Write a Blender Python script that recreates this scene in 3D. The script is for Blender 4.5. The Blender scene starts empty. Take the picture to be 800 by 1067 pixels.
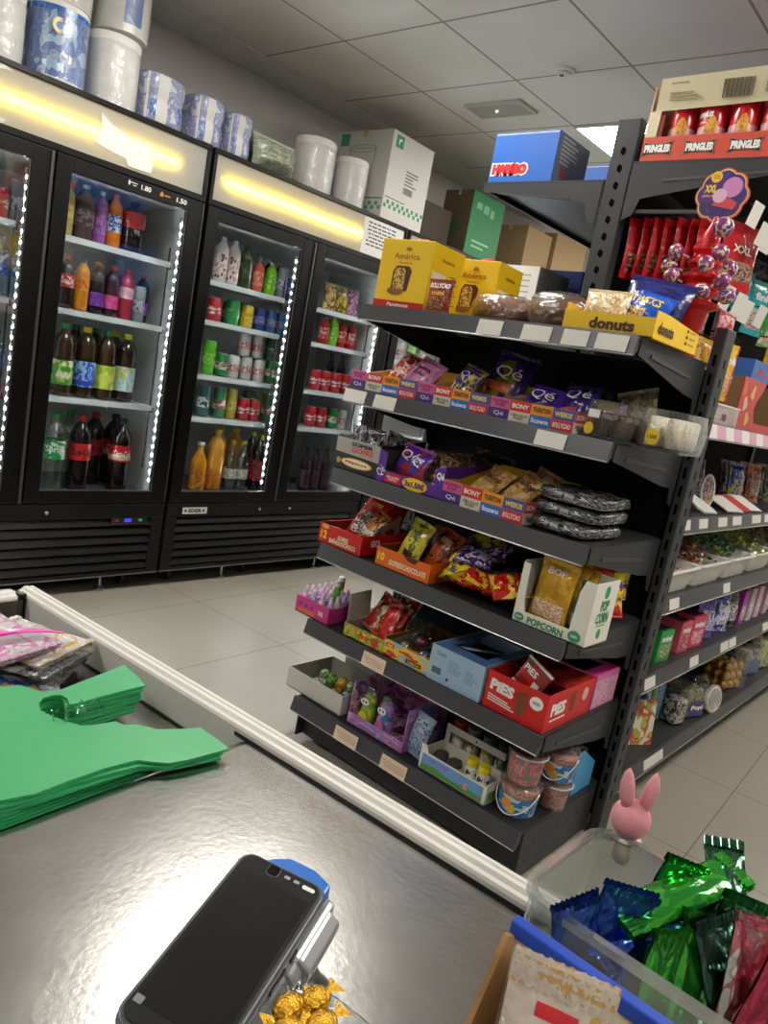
import bpy, math, random
from mathutils import Vector, Matrix, Euler, noise
PI = math.pi
C = bpy.context.scene.collection
rng = random.Random(7)
# ---------------------------------------------------------------- camera maths
EYE = Vector((0, 0, 1.2)); YAW, PITCH, ROLL, FPX = 0.69205325, 0.18042449, 0.18636552, 786.858
_f = Vector((math.cos(YAW)*math.cos(PITCH), math.sin(YAW)*math.cos(PITCH), -math.sin(PITCH)))
_r0 = Vector((math.sin(YAW), -math.cos(YAW), 0)); _u0 = _r0.cross(_f)
_r = math.cos(ROLL)*_r0 + math.sin(ROLL)*_u0
_u = -math.sin(ROLL)*_r0 + math.cos(ROLL)*_u0

def on_plane(px, py, axis, v):
    """where the sight line of a photo point meets the plane x, y or z = v"""
    d = _r*((px-400)/FPX) - _u*((py-533.5)/FPX) + _f
    return EYE + d*((v-EYE[axis])/d[axis])
def at_x(px, py, x): return on_plane(px, py, 0, x)
def at_y(px, py, y): return on_plane(px, py, 1, y)
def at_z(px, py, z): return on_plane(px, py, 2, z)
def column(p):
    c = Vector(p)-EYE
    return 400+FPX*c.dot(_r)/c.dot(_f)
def x_for(px, y, z):
    a, b = 0.2, 6.0
    for _ in range(40):
        m = (a+b)/2
        if column((m, y, z)) < px: a = m
        else: b = m
    return a
def y_for(px, x, z):
    a, b = 0.0, 4.0
    for _ in range(40):
        m = (a+b)/2
        if column((x, m, z)) > px: a = m
        else: b = m
    return a

# ---------------------------------------------------------------- materials
def lin(h):
    if not isinstance(h, str): return tuple(h)
    h = h.lstrip('#'); v = [int(h[i:i+2], 16)/255 for i in (0, 2, 4)]
    return tuple(c/12.92 if c <= .04045 else ((c+.055)/1.055)**2.4 for c in v)
_mc = {}
def _new(name):
    m = bpy.data.materials.new(name); m.use_nodes = True
    nt = m.node_tree; nt.nodes.clear()
    return m, nt, nt.nodes, nt.links
def mat(col, rough=.5, metal=0.0, vary=.06, scale=25, bump=0.0, bscale=60, coat=0.0, emit=0.0, stretch=None, spec=.5):
    key = ('m', col, rough, metal, vary, scale, bump, bscale, coat, emit, stretch, spec)
    if key in _mc: return _mc[key]
    m, nt, N, L = _new('surface'); c = lin(col)
    out = N.new('ShaderNodeOutputMaterial'); b = N.new('ShaderNodeBsdfPrincipled'); L.new(b.outputs[0], out.inputs[0])
    tc = N.new('ShaderNodeTexCoord'); nz = N.new('ShaderNodeTexNoise'); nz.inputs['Scale'].default_value = scale; nz.inputs['Detail'].default_value = 4
    src = tc.outputs['Object']
    if stretch:
        mp = N.new('ShaderNodeMapping'); mp.inputs['Scale'].default_value = stretch; L.new(src, mp.inputs[0]); src = mp.outputs[0]
    L.new(src, nz.inputs['Vector'])
    mx = N.new('ShaderNodeMix'); mx.data_type = 'RGBA'
    mx.inputs['A'].default_value = (*[max(0, x*(1-vary)) for x in c], 1); mx.inputs['B'].default_value = (*[min(1, x*(1+vary)) for x in c], 1)
    L.new(nz.outputs['Fac'], mx.inputs['Factor']); L.new(mx.outputs['Result'], b.inputs['Base Color'])
    b.inputs['Roughness'].default_value = rough; b.inputs['Metallic'].default_value = metal
    b.inputs['Coat Weight'].default_value = coat; b.inputs['Coat Roughness'].default_value = .08
    b.inputs['Specular IOR Level'].default_value = spec
    if emit:
        b.inputs['Emission Color'].default_value = (*c, 1); b.inputs['Emission Strength'].default_value = emit
    if bump:
        n2 = N.new('ShaderNodeTexNoise'); n2.inputs['Scale'].default_value = bscale; n2.inputs['Detail'].default_value = 3
        L.new(src, n2.inputs['Vector']); bp = N.new('ShaderNodeBump'); bp.inputs['Strength'].default_value = bump; bp.inputs['Distance'].default_value = .004
        L.new(n2.outputs['Fac'], bp.inputs['Height']); L.new(bp.outputs[0], b.inputs['Normal'])
    _mc[key] = m
    return m
def printed(cols, scale=4.0, seed=0, rough=.25, metal=0.0, bump=.35, bscale=18, warp=.35, coat=.3):
    """printed wrapper: blotches of the print's colours over the thing's own extent"""
    cols = tuple(cols); key = ('p', cols, scale, seed, rough, metal, bump, bscale, warp)
    if key in _mc: return _mc[key]
    m, nt, N, L = _new('print')
    out = N.new('ShaderNodeOutputMaterial'); b = N.new('ShaderNodeBsdfPrincipled'); L.new(b.outputs[0], out.inputs[0])
    tc = N.new('ShaderNodeTexCoord'); mp = N.new('ShaderNodeMapping'); mp.inputs['Location'].default_value = (seed*3.1, seed*1.7, seed*.9)
    L.new(tc.outputs['Generated'], mp.inputs[0])
    nz = N.new('ShaderNodeTexNoise'); nz.inputs['Scale'].default_value = scale; nz.inputs['Detail'].default_value = 2; nz.inputs['Distortion'].default_value = warp
    L.new(mp.outputs[0], nz.inputs['Vector'])
    cr = N.new('ShaderNodeValToRGB'); cr.color_ramp.interpolation = 'CONSTANT'; e = cr.color_ramp.elements
    n = len(cols); e[0].position = 0; e[0].color = (*lin(cols[0]), 1)
    pos = [0]+[.39+.22*((i-.5)/max(1, n-1)) for i in range(1, n)]
    for i in range(1, n):
        x = e[1] if i == 1 else e.new(.5)
        x.position = pos[i] if n > 2 else .53; x.color = (*lin(cols[i]), 1)
    if n == 1: e[1].color = (*lin(cols[0]), 1)
    L.new(nz.outputs['Fac'], cr.inputs[0]); L.new(cr.outputs[0], b.inputs['Base Color'])
    b.inputs['Roughness'].default_value = rough; b.inputs['Metallic'].default_value = metal; b.inputs['Coat Weight'].default_value = coat; b.inputs['Coat Roughness'].default_value = .1
    if bump:
        n2 = N.new('ShaderNodeTexNoise'); n2.inputs['Scale'].default_value = bscale; n2.inputs['Detail'].default_value = 2; n2.inputs['Distortion'].default_value = .8
        L.new(tc.outputs['Object'], n2.inputs['Vector']); n2.inputs['Scale'].default_value = bscale*3
        bp = N.new('ShaderNodeBump'); bp.inputs['Strength'].default_value = bump; bp.inputs['Distance'].default_value = .006
        L.new(n2.outputs['Fac'], bp.inputs['Height']); L.new(bp.outputs[0], b.inputs['Normal'])
    _mc[key] = m
    return m
def clear(tint='#f4f8f8', base=.06, rough=.05, bump=0.0, bscale=40, gloss=1.0, body=0.0, bodycol='#e8ecec'):
    """thin clear plastic or glass: lets light straight through, mirrors at grazing angles, body = milkiness"""
    key = ('c', tint, base, rough, bump, bscale, gloss, body, bodycol)
    if key in _mc: return _mc[key]
    m, nt, N, L = _new('clear')
    out = N.new('ShaderNodeOutputMaterial'); tr = N.new('ShaderNodeBsdfTransparent'); tr.inputs[0].default_value = (*lin(tint), 1)
    gl = N.new('ShaderNodeBsdfGlossy'); gl.inputs['Roughness'].default_value = rough; gl.inputs[0].default_value = (gloss, gloss, gloss, 1)
    fr = N.new('ShaderNodeFresnel'); 
    ge = N.new('ShaderNodeNewGeometry'); mr = N.new('ShaderNodeMapRange'); mr.inputs['To Min'].default_value = 1.45; mr.inputs['To Max'].default_value = 1/1.45
    L.new(ge.outputs['Backfacing'], mr.inputs['Value']); L.new(mr.outputs[0], fr.inputs[0])
    ad = N.new('ShaderNodeMath'); ad.operation = 'ADD'; ad.use_clamp = True; ad.inputs[1].default_value = base; L.new(fr.outputs[0], ad.inputs[0])
    mx = N.new('ShaderNodeMixShader'); L.new(ad.outputs[0], mx.inputs[0])
    thru = tr.outputs[0]
    if body:
        df = N.new('ShaderNodeBsdfDiffuse'); df.inputs[0].default_value = (*lin(bodycol), 1)
        nz0 = N.new('ShaderNodeTexNoise'); nz0.inputs['Scale'].default_value = 14
        tc0 = N.new('ShaderNodeTexCoord'); L.new(tc0.outputs['Object'], nz0.inputs['Vector'])
        mu = N.new('ShaderNodeMath'); mu.operation = 'MULTIPLY'; mu.inputs[1].default_value = 2*body; mu.use_clamp = True; L.new(nz0.outputs['Fac'], mu.inputs[0])
        m2 = N.new('ShaderNodeMixShader'); L.new(mu.outputs[0], m2.inputs[0]); L.new(thru, m2.inputs[1]); L.new(df.outputs[0], m2.inputs[2]); thru = m2.outputs[0]
    L.new(thru, mx.inputs[1]); L.new(gl.outputs[0], mx.inputs[2]); L.new(mx.outputs[0], out.inputs[0])
    if bump:
        tc = N.new('ShaderNodeTexCoord'); n2 = N.new('ShaderNodeTexNoise'); n2.inputs['Scale'].default_value = bscale; n2.inputs['Detail'].default_value = 3; n2.inputs['Distortion'].default_value = 1
        L.new(tc.outputs['Object'], n2.inputs['Vector']); bp = N.new('ShaderNodeBump'); bp.inputs['Strength'].default_value = bump; bp.inputs['Distance'].default_value = .01
        L.new(n2.outputs['Fac'], bp.inputs['Height']); L.new(bp.outputs[0], gl.inputs['Normal']); L.new(bp.outputs[0], fr.inputs['Normal'])
    _mc[key] = m
    return m
def tiles(col, line, pitch, mortar, origin, rot, rough, vary=.05, bump=.2, spec=.5):
    m, nt, N, L = _new('tiles')
    out = N.new('ShaderNodeOutputMaterial'); b = N.new('ShaderNodeBsdfPrincipled'); L.new(b.outputs[0], out.inputs[0])
    tc = N.new('ShaderNodeTexCoord'); mp = N.new('ShaderNodeMapping'); mp.vector_type = 'TEXTURE'
    mp.inputs['Location'].default_value = (origin[0], origin[1], 0); mp.inputs['Rotation'].default_value = (0, 0, rot); L.new(tc.outputs['Object'], mp.inputs[0])
    br = N.new('ShaderNodeTexBrick'); br.offset = 0; br.squash = 1
    br.inputs['Scale'].default_value = 1; br.inputs['Brick Width'].default_value = pitch; br.inputs['Row Height'].default_value = pitch
    br.inputs['Mortar Size'].default_value = mortar; br.inputs['Mortar Smooth'].default_value = .1; br.inputs['Bias'].default_value = 0
    c = lin(col); br.inputs['Color1'].default_value = (*c, 1); br.inputs['Color2'].default_value = (*[x*(1-vary) for x in c], 1); br.inputs['Mortar'].default_value = (*lin(line), 1)
    L.new(mp.outputs[0], br.inputs['Vector'])
    nz = N.new('ShaderNodeTexNoise'); nz.inputs['Scale'].default_value = 3; nz.inputs['Detail'].default_value = 6; L.new(tc.outputs['Object'], nz.inputs['Vector'])
    mr = N.new('ShaderNodeMapRange'); mr.inputs['To Min'].default_value = .9; mr.inputs['To Max'].default_value = 1.08; L.new(nz.outputs['Fac'], mr.inputs['Value'])
    mx = N.new('ShaderNodeMix'); mx.data_type = 'RGBA'; mx.blend_type = 'MULTIPLY'; mx.inputs['Factor'].default_value = 1
    L.new(br.outputs['Color'], mx.inputs['A']); L.new(mr.outputs[0], mx.inputs['B']); L.new(mx.outputs['Result'], b.inputs['Base Color'])
    b.inputs['Roughness'].default_value = rough; b.inputs['Specular IOR Level'].default_value = spec
    bp = N.new('ShaderNodeBump'); bp.invert = True; bp.inputs['Strength'].default_value = bump; bp.inputs['Distance'].default_value = .003
    L.new(br.outputs['Fac'], bp.inputs['Height']); L.new(bp.outputs[0], b.inputs['Normal'])
    return m
def glow(col, strength):
    key = ('g', col, strength)
    if key in _mc: return _mc[key]
    m, nt, N, L = _new('light'); out = N.new('ShaderNodeOutputMaterial'); e = N.new('ShaderNodeEmission')
    e.inputs[0].default_value = (*lin(col), 1); e.inputs[1].default_value = strength; L.new(e.outputs[0], out.inputs[0]); _mc[key] = m
    return m
def backlit(col='#f2efe2', trans=.5):
    m, nt, N, L = _new('backlit_acrylic'); out = N.new('ShaderNodeOutputMaterial')
    d = N.new('ShaderNodeBsdfPrincipled'); d.inputs['Base Color'].default_value = (*lin(col), 1); d.inputs['Roughness'].default_value = .3
    t = N.new('ShaderNodeBsdfTranslucent'); t.inputs[0].default_value = (*lin('#fff3cf'), 1)
    mx = N.new('ShaderNodeMixShader'); mx.inputs[0].default_value = trans
    L.new(d.outputs[0], mx.inputs[1]); L.new(t.outputs[0], mx.inputs[2]); L.new(mx.outputs[0], out.inputs[0])
    return m

# ---------------------------------------------------------------- mesh builder
class MB:
    def __init__(s): s.v = []; s.f = []; s.m = []; s.cur = 0
    def mi(s, i): s.cur = i; return s
    def add(s, vs, fs):
        b = len(s.v); s.v += [tuple(v) for v in vs]
        for f in fs: s.f.append(tuple(b+i for i in f)); s.m.append(s.cur)
        return s
    def box(s, x0, x1, y0, y1, z0, z1):
        vs = [(x, y, z) for x in (x0, x1) for y in (y0, y1) for z in (z0, z1)]
        return s.add(vs, [(0, 1, 3, 2), (4, 6, 7, 5), (0, 4, 5, 1), (2, 3, 7, 6), (0, 2, 6, 4), (1, 5, 7, 3)])
    def quad(s, a, b, c, d): return s.add([a, b, c, d], [(0, 1, 2, 3)])
    def prism(s, poly, vec):
        n = len(poly); v = Vector(vec); a = [Vector(p) for p in poly]
        return s.add(a+[p+v for p in a], [tuple(range(n-1, -1, -1)), tuple(range(n, 2*n))]+[(i, (i+1) % n, n+(i+1) % n, n+i) for i in range(n)])
    def lathe(s, prof, n=16, c=(0, 0, 0), cap=True):
        vs = []; fs = []
        for r, z in prof:
            for k in range(n):
                a = 2*PI*k/n; vs.append((c[0]+r*math.cos(a), c[1]+r*math.sin(a), c[2]+z))
        for i in range(len(prof)-1):
            for k in range(n):
                fs.append((i*n+k, i*n+(k+1) % n, (i+1)*n+(k+1) % n, (i+1)*n+k))
        if cap:
            fs.append(tuple(range(n-1, -1, -1))); fs.append(tuple(range((len(prof)-1)*n, len(prof)*n)))
        return s.add(vs, fs)
    def tube(s, pts, r, n=8):
        pts = [Vector(p) for p in pts]; vs = []; fs = []
        rs = r if isinstance(r, (list, tuple)) else [r]*len(pts)
        for i, p in enumerate(pts):
            t = (pts[min(i+1, len(pts)-1)]-pts[max(i-1, 0)]).normalized()
            a = t.orthogonal().normalized() if i == 0 else (a-t*a.dot(t)).normalized()
            b = t.cross(a)
            for k in range(n):
                w = 2*PI*k/n; vs.append(p+(a*math.cos(w)+b*math.sin(w))*rs[i])
        for i in range(len(pts)-1):
            for k in range(n): fs.append((i*n+k, i*n+(k+1) % n, (i+1)*n+(k+1) % n, (i+1)*n+k))
        fs.append(tuple(range(n-1, -1, -1))); fs.append(tuple(range((len(pts)-1)*n, len(pts)*n)))
        return s.add(vs, fs)
    def ball(s, c, r, n=14, m=8, sq=(1, 1, 1)):
        prof = [(max(1e-4, math.sin(PI*i/m)), -math.cos(PI*i/m)) for i in range(m+1)]
        vs = []; fs = []
        for rr, z in prof:
            for k in range(n):
                a = 2*PI*k/n; vs.append((c[0]+r*sq[0]*rr*math.cos(a), c[1]+r*sq[1]*rr*math.sin(a), c[2]+r*sq[2]*z))
        for i in range(m):
            for k in range(n): fs.append((i*n+k, i*n+(k+1) % n, (i+1)*n+(k+1) % n, (i+1)*n+k))
        return s.add(vs, fs)
    def grid(s, fn, nu, nv):
        vs = [fn(i/nu, j/nv) for j in range(nv+1) for i in range(nu+1)]
        return s.add(vs, [(j*(nu+1)+i, j*(nu+1)+i+1, (j+1)*(nu+1)+i+1, (j+1)*(nu+1)+i) for j in range(nv) for i in range(nu)])
    def mesh(s, name, mats, smooth=False):
        me = bpy.data.meshes.new(name); me.from_pydata(s.v, [], s.f)
        for m in (mats if isinstance(mats, (list, tuple)) else [mats]): me.materials.append(m)
        me.polygons.foreach_set('material_index', s.m)
        me.update()
        if smooth: me.polygons.foreach_set('use_smooth', [True]*len(me.polygons))
        return me
def link(name, me, parent=None, loc=(0, 0, 0), rot=(0, 0, 0)):
    o = bpy.data.objects.new(name, me); C.objects.link(o); o.parent = parent; o.location = loc; o.rotation_euler = rot
    return o
def obj(name, mb, m, parent=None, smooth=False, bev=0, loc=(0, 0, 0), rot=(0, 0, 0), auto=None):
    o = link(name, mb.mesh(name, m, smooth or bool(auto)), parent, loc, rot)
    if auto:
        o.data.set_sharp_from_angle(angle=math.radians(auto))
    if bev:
        b = o.modifiers.new('edge', 'BEVEL'); b.width = bev; b.segments = 2; b.limit_method = 'ANGLE'
    return o
_labels = {}
def tag(o, label, cat, group=None, kind=None):
    if label in _labels: print('DUPLICATE LABEL', label)
    n = len(label.split())
    if n < 4 or n > 16: print('LABEL LENGTH', n, label)
    _labels[label] = 1
    o['label'] = label; o['category'] = cat
    if group: o['group'] = group
    if kind: o['kind'] = kind
    return o
def thing(name, label, cat, loc=(0, 0, 0), rz=0, group=None, rot=None):
    o = bpy.data.objects.new(name, None); C.objects.link(o); o.location = loc; o.rotation_euler = rot or (0, 0, rz); o.empty_display_size = .05
    return tag(o, label, cat, group)
def struct(name, mb, m, smooth=False):
    o = obj(name, mb, m, None, smooth); o['kind'] = 'structure'; return o
def dup(root, loc, rz, label, group=None, rot=None):
    r = root.copy(); C.objects.link(r); r.location = loc; r.rotation_euler = rot or (0, 0, rz)
    if group: r['group'] = group
    if label in _labels: print('DUPLICATE LABEL', label)
    _labels[label] = 1; r['label'] = label
    for ch in list(root.children):
        c = ch.copy(); C.objects.link(c); c.parent = r
        for g in list(ch.children):
            d = g.copy(); C.objects.link(d); d.parent = c
    return r
ORD = 'first second third fourth fifth sixth seventh eighth ninth tenth eleventh twelfth thirteenth fourteenth fifteenth sixteenth seventeenth eighteenth nineteenth twentieth'.split()

# ---------------------------------------------------------------- lettering
_tc = {}
def text_geo(s, bold=.02):
    if (s, bold) not in _tc:
        cu = bpy.data.curves.new('t', 'FONT'); cu.body = s; cu.resolution_u = 2; cu.offset = bold; cu.align_x = 'CENTER'; cu.space_line = .85
        o = bpy.data.objects.new('t', cu); C.objects.link(o)
        dg = bpy.context.evaluated_depsgraph_get(); me = bpy.data.meshes.new_from_object(o.evaluated_get(dg))
        vs = [v.co.copy() for v in me.vertices]; fs = [tuple(p.vertices) for p in me.polygons]
        bpy.data.objects.remove(o); bpy.data.curves.remove(cu); bpy.data.meshes.remove(me)
        x0 = min(v.x for v in vs); x1 = max(v.x for v in vs); y0 = min(v.y for v in vs); y1 = max(v.y for v in vs)
        _tc[(s, bold)] = ([((v.x-(x0+x1)/2)/(x1-x0), (v.y-(y0+y1)/2)/(y1-y0)) for v in vs], fs)
    return _tc[(s, bold)]
def letter(parent, s, m, c, w, h, xd=(1, 0, 0), up=(0, 0, 1), bold=.02, rot=0, wrap=None, name='lettering', skew=0):
    """flat printed words centred at c, w wide and h high; wrap = radius to run around an upright cylinder whose axis is the parent's z"""
    vs, fs = text_geo(s, bold); xd = Vector(xd).normalized(); up = Vector(up).normalized(); c = Vector(c); out = []
    for x, y in vs:
        x, y = (x+skew*y)*w, y*h
        if rot: x, y = x*math.cos(rot)-y*math.sin(rot), x*math.sin(rot)+y*math.cos(rot)
        if wrap: out.append((wrap*math.sin(x/wrap+c.x), -wrap*math.cos(x/wrap+c.x), c.z+y))
        else: out.append(c+xd*x+up*y)
    mb = MB(); mb.add(out, fs)
    return obj(name, mb, m, parent)
WHITE = mat('#f0f0ee', .4); BLACK = mat('#0a0a0b', .4); INK = mat('#1b1b1e', .6)
# ================================================================ the room
ZC = 2.6
M_floor = tiles('#9c978a', '#6c675e', .57, .0022, (2.135, 2.188), math.radians(3.1), .42, .04, .15)
M_ceil = tiles('#e2e0db', '#98958f', .562, .0055, (2.483, 2.79), 0, .9, .03, .3, .2)
M_wall = mat('#d6d5d1', .9, vary=.03, scale=4, spec=.2)
struct('floor', MB().box(-2.6, 7, -3.2, 3.6, -.06, 0), M_floor)
struct('ceiling', MB().box(-2.6, 7, -3.2, 3.34, ZC, ZC+.05), M_ceil)
struct('trim_1', MB().box(-2.6, 7, 3.34, 3.6, ZC-.004, ZC+.05), mat('#e4e2de', .9, vary=.02, spec=.2))
struct('wall_back', MB().box(-2.6, 7, 3.6, 3.7, 0, ZC+.05), M_wall)
struct('wall_right', MB().box(7, 7.1, -3.2, 3.7, 0, ZC+.05), M_wall)
struct('wall_left', MB().box(-2.7, -2.6, -3.2, 3.7, 0, ZC+.05), M_wall)
struct('wall_front', MB().box(-2.6, 7, -3.3, -3.2, 0, ZC+.05), M_wall)
struct('baseboard_back', MB().box(-2.6, 7, 3.585, 3.6, 0, .07), mat('#77746d', .6))

M_lframe = mat('#d9d9d6', .5); M_panel = glow('#fff9f0', 23.0)
def ceiling_light(x, y, label):
    t = thing('ceiling_light', label, 'ceiling light', (x, y, ZC), 0, 'square ceiling light panels'); a = .276
    f = MB()
    for (p, q, r, s) in ((-a, a, -a, -a+.012), (-a, a, a-.012, a), (-a, -a+.012, -a+.012, a-.012), (a-.012, a, -a+.012, a-.012)): f.box(p, q, r, s, -.012, -.0005)
    obj('frame', f, M_lframe, t)
    obj('diffuser', MB().box(-a+.012, a-.012, -a+.012, a-.012, -.008, -.002), M_panel, t)
ceiling_light(3.888, 1.947, 'bright square ceiling light panel behind the tall grey shelf post')
ceiling_light(1.640, 1.947, 'square ceiling light panel above the floor before the drink coolers')
ceiling_light(-.61, 1.947, 'square ceiling light panel above the far end of the checkout counter')
ceiling_light(1.640, -.301, 'square ceiling light panel over the near end of the sweets aisle')
ceiling_light(3.888, -.301, 'square ceiling light panel halfway along the sweets aisle')
ceiling_light(-.61, -1.425, 'square ceiling light panel on the cashier side of the checkout counter')
ceiling_light(6.0, -.301, 'square ceiling light panel at the far end of the sweets aisle')
ceiling_light(6.0, 1.947, 'square ceiling light panel at the far end of the cooler row')

t = thing('air_vent', 'white rectangular air vent set in a ceiling tile', 'air vent', (3.32, 2.49, ZC), 0)
f = MB(); f.box(-.085, .085, -.17, -.158, -.014, 0).box(-.085, .085, .158, .17, -.014, 0).box(-.085, -.073, -.158, .158, -.014, 0).box(.073, .085, -.158, .158, -.014, 0)
obj('frame', f, mat('#c3c2bd', .5), t)
f = MB()
for i in range(9): f.prism([(-.07+i*.0165, -.158, -.003), (-.06+i*.0165, -.158, -.012), (-.058+i*.0165, -.158, -.011), (-.068+i*.0165, -.158, -.002)], (0, .316, 0))
obj('louvre', f, mat('#b0afa9', .5), t)
obj('indicator_light', MB().ball((0, .02, -.013), .009, 10, 6), mat('#ffffff', .3, emit=.6), t, True)
t = thing('smoke_detector', 'round white smoke detector on a ceiling tile', 'smoke detector', (3.005, 1.955, ZC))
obj('base_ring', MB().lathe([(.044, 0), (.044, -.008), (.04, -.012)][::-1], 24), mat('#e6e5e1', .5), t, auto=40)
obj('sensor_dome', MB().lathe([(.002, -.026), (.018, -.025), (.03, -.02), (.034, -.0121)], 24), mat('#dddcd8', .5), t, auto=40)
obj('dark_sensor_slot', MB().lathe([(.010, -.0285), (.010, -.026)], 16, (-.01, .004, 0)), BLACK, t)

# ================================================================ drink coolers
M_blk = mat('#080809', .33, vary=.2, spec=.35); M_blk2 = mat('#0d0d0e', .45, spec=.35); M_liner = mat('#e4e7e8', .35, vary=.03)
M_pane = clear('#f7faf9', .035, .02); M_chrome = mat('#b9babd', .25, .9, vary=.05); M_sign = backlit('#cbcbc4', .40); M_led = glow('#f4f8ff', 1300.0); M_ledy = glow('#ffdf50', 150.0)
M_shelf = mat('#dfe3e6', .3, .2, vary=.03); M_alu = mat('#8e9093', .32, .8, vary=.06)
W = 1.335
def build_cooler(label, x0):
    t = thing('drink_cooler', label, 'drink cooler', (x0, 3.0, 0), 0, 'black double door drink coolers')
    c = MB(); c.box(0, .025, .03, .57, .075, 2.01).box(W-.025, W, .03, .57, .075, 2.01).box(.025, W-.025, .55, .57, .075, 2.01).box(.025, W-.025, .03, .55, 1.985, 2.01).box(.025, W-.025, .05, .55, .075, .40).box(.025, W-.025, .04, .55, 1.735, 1.775)
    obj('cabinet', c, M_blk, t)
    l = MB(); l.box(.0255, .05, .045, .549, .44, 1.735).box(W-.05, W-.0255, .045, .549, .44, 1.735).box(.05, W-.05, .53, .549, .44, 1.735).box(.05, W-.05, .045, .53, 1.728, 1.7345)
    obj('liner', l, M_liner, t)
    obj('deck', MB().box(.05, W-.05, .045, .53, .401, .44), mat('#6d7073', .4, .3), t)
    h = MB(); h.box(0, W, 0, .03, 1.775, 1.80).box(0, W, 0, .03, 1.992, 2.012).box(0, .018, 0, .03, 1.80, 1.992).box(W-.018, W, 0, .03, 1.80, 1.992)
    obj('header_frame', h, M_blk, t, bev=.002)
    obj('sign_panel', MB().quad((.018, .011, 1.80), (W-.018, .011, 1.80), (W-.018, .011, 1.992), (.018, .011, 1.992)), M_sign, t)
    obj('sign_back', MB().box(.026, W-.026, .075, .08, 1.78, 1.984), mat('#4a4842', .8), t)
    s = obj('light_strip', MB().box(.07, W-.30 if x0 > 1.5 else W-.12, .026, .032, 1.884, 1.898), mat('#8a8a80', .5), t)
    d = MB()
    n = 34
    for i in range(n):
        x = .09+i*((W-.34 if x0 > 1.5 else W-.16)-.09)/(n-1); d.box(x-.006, x+.006, .0245, .026, 1.887, 1.895)
    obj('diode', d, M_ledy, s)
    g = MB(); g.box(0, W, 0, .05, .345, .412)
    g.box(0, .06, 0, .05, .075, .345).box(W-.06, W, 0, .05, .075, .345).box(.06, W-.06, .0, .05, .075, .095)
    gr = obj('grille', g, M_blk2, t, bev=.003)
    s = MB()
    for i in range(6):
        z = .098+i*.0415; s.prism([(.06, .001, z+.006), (.06, .014, z+.034), (.06, .02, z+.034), (.06, .008, z+.002)], (W-.12, 0, 0))
    obj('louvre', s, mat('#17171a', .38), gr)
    obj('recess', MB().box(.06, W-.06, .03, .049, .095, .345), BLACK, gr)
    obj('sill_strip', MB().box(0, W, -.002, .03, .074, .0795), M_alu, t)
    for k, (a, b) in enumerate(((.003, W/2-.006), (W/2+.006, W-.003))):
        fr = MB(); l0, r0 = (.062, .078)
        fr.box(a, a+l0, -.002, .028, .42, 1.772).box(b-r0, b, -.002, .028, .42, 1.772).box(a+l0, b-r0, -.002, .028, .42, .472).box(a+l0, b-r0, -.002, .028, 1.717, 1.772)
        dr = obj('door', fr, M_blk, t, bev=.003)
        obj('glass_pane', MB().box(a+l0, b-r0, .010, .014, .472, 1.717), M_pane, dr)
        obj('pane_edging', MB().box(a+l0, b-r0, .006, .0095, .472, .4755).box(b-r0-.0035, b-r0, .006, .0095, .4755, 1.717).box(a+l0, b-r0-.0035, .006, .0095, 1.714, 1.717), M_alu, dr)
        e = a if k else b-.012
        obj('handle', MB().box(e, e+.012, -.009, -.0025, .42, 1.77) if k == 0 else MB().box(b-.010, b-.004, -.006, -.0025, .42, 1.765), mat('#595b5e', .35, .7), dr)
        obj('lock', MB().lathe([(.009, 0), (.009, .006), (.005, .008)], 16), M_chrome, t, True, loc=(a+.1 if k else b-.1, -.0005, .378), rot=(PI/2, 0, 0))
        for xx in (a+l0-.012, b-r0+.004):
            dots = MB()
            for i in range(30):
                z = .51+i*.0395; dots.box(xx+.0035, xx+.0062, .0505, .052, z, z+.008)
            st = obj('light_strip', MB().box(xx, xx+.010, .052, .058, .50, 1.69), mat('#9a9c9e', .4), t); obj('diode', dots, M_led, st)
        for i, z in enumerate((1.495, 1.212, .853) if x0 < 1.5 else (1.468, 1.285, 1.028, .820)):
            sh = MB(); sh.box(a+.066, b-.080, .083, .52, z-.006, z).box(a+.066, b-.080, .080, .083, z-.022, z+.002)
            s = obj('shelf', sh, M_shelf, t)
            obj('shelf_clip', MB().box(b-.080, b-.070, .085, .10, z-.03, z-.008), mat('#55585b', .4, .6), s)
        obj('shelf_rail', MB().box(b-.079, b-.0735, .101, .108, .56, 1.56), mat('#45484b', .4, .6), t)
    mul = MB().box(W/2-.025, W/2+.025, .032, .05, .44, 1.735); obj('mullion', mul, M_blk, t)
    for x in (.40, 1.07):
        for y in (.035, .5):
            f = MB(); f.lathe([(.022, 0), (.022, .008), (.009, .014), (.006, .016), (.006, .0745)], 14, (x, y, 0)); obj('foot', f, M_chrome, t, auto=40)
    for x in (.56, 1.20 if x0 < 1.5 else .1):
        f = MB(); f.prism([(x-.008, .09+.028*math.cos(2*PI*i/16), .03+.028*math.sin(2*PI*i/16)) for i in range(16)], (.022, 0, 0)).box(x-.014, x+.02, .075, .12, .058, .0745)
        obj('castor', f, mat('#18181a', .5), t)
    return t
cA = build_cooler('black double door drink cooler whose lit header is stuck with torn white paper', .687)
obj('control_panel', MB().box(1.072, 1.243, -.003, .0, .320, .352), mat('#15171c', .25), cA)
pn = [o for o in cA.children if o.name.startswith('control_panel')][0]
obj('panel_outline', MB().box(1.072, 1.243, -.0036, -.003, .320, .3215).box(1.072, 1.0735, -.0036, -.003, .3215, .352), mat('#8c3b33', .5), pn)
obj('blue_display', MB().box(1.132, 1.168, -.0042, -.003, .328, .345), mat('#2d35c8', .3, emit=.8), pn)
obj('red_key', MB().box(1.085, 1.105, -.0042, -.003, .330, .343), mat('#7a2a28', .4, emit=.1), pn)
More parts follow.
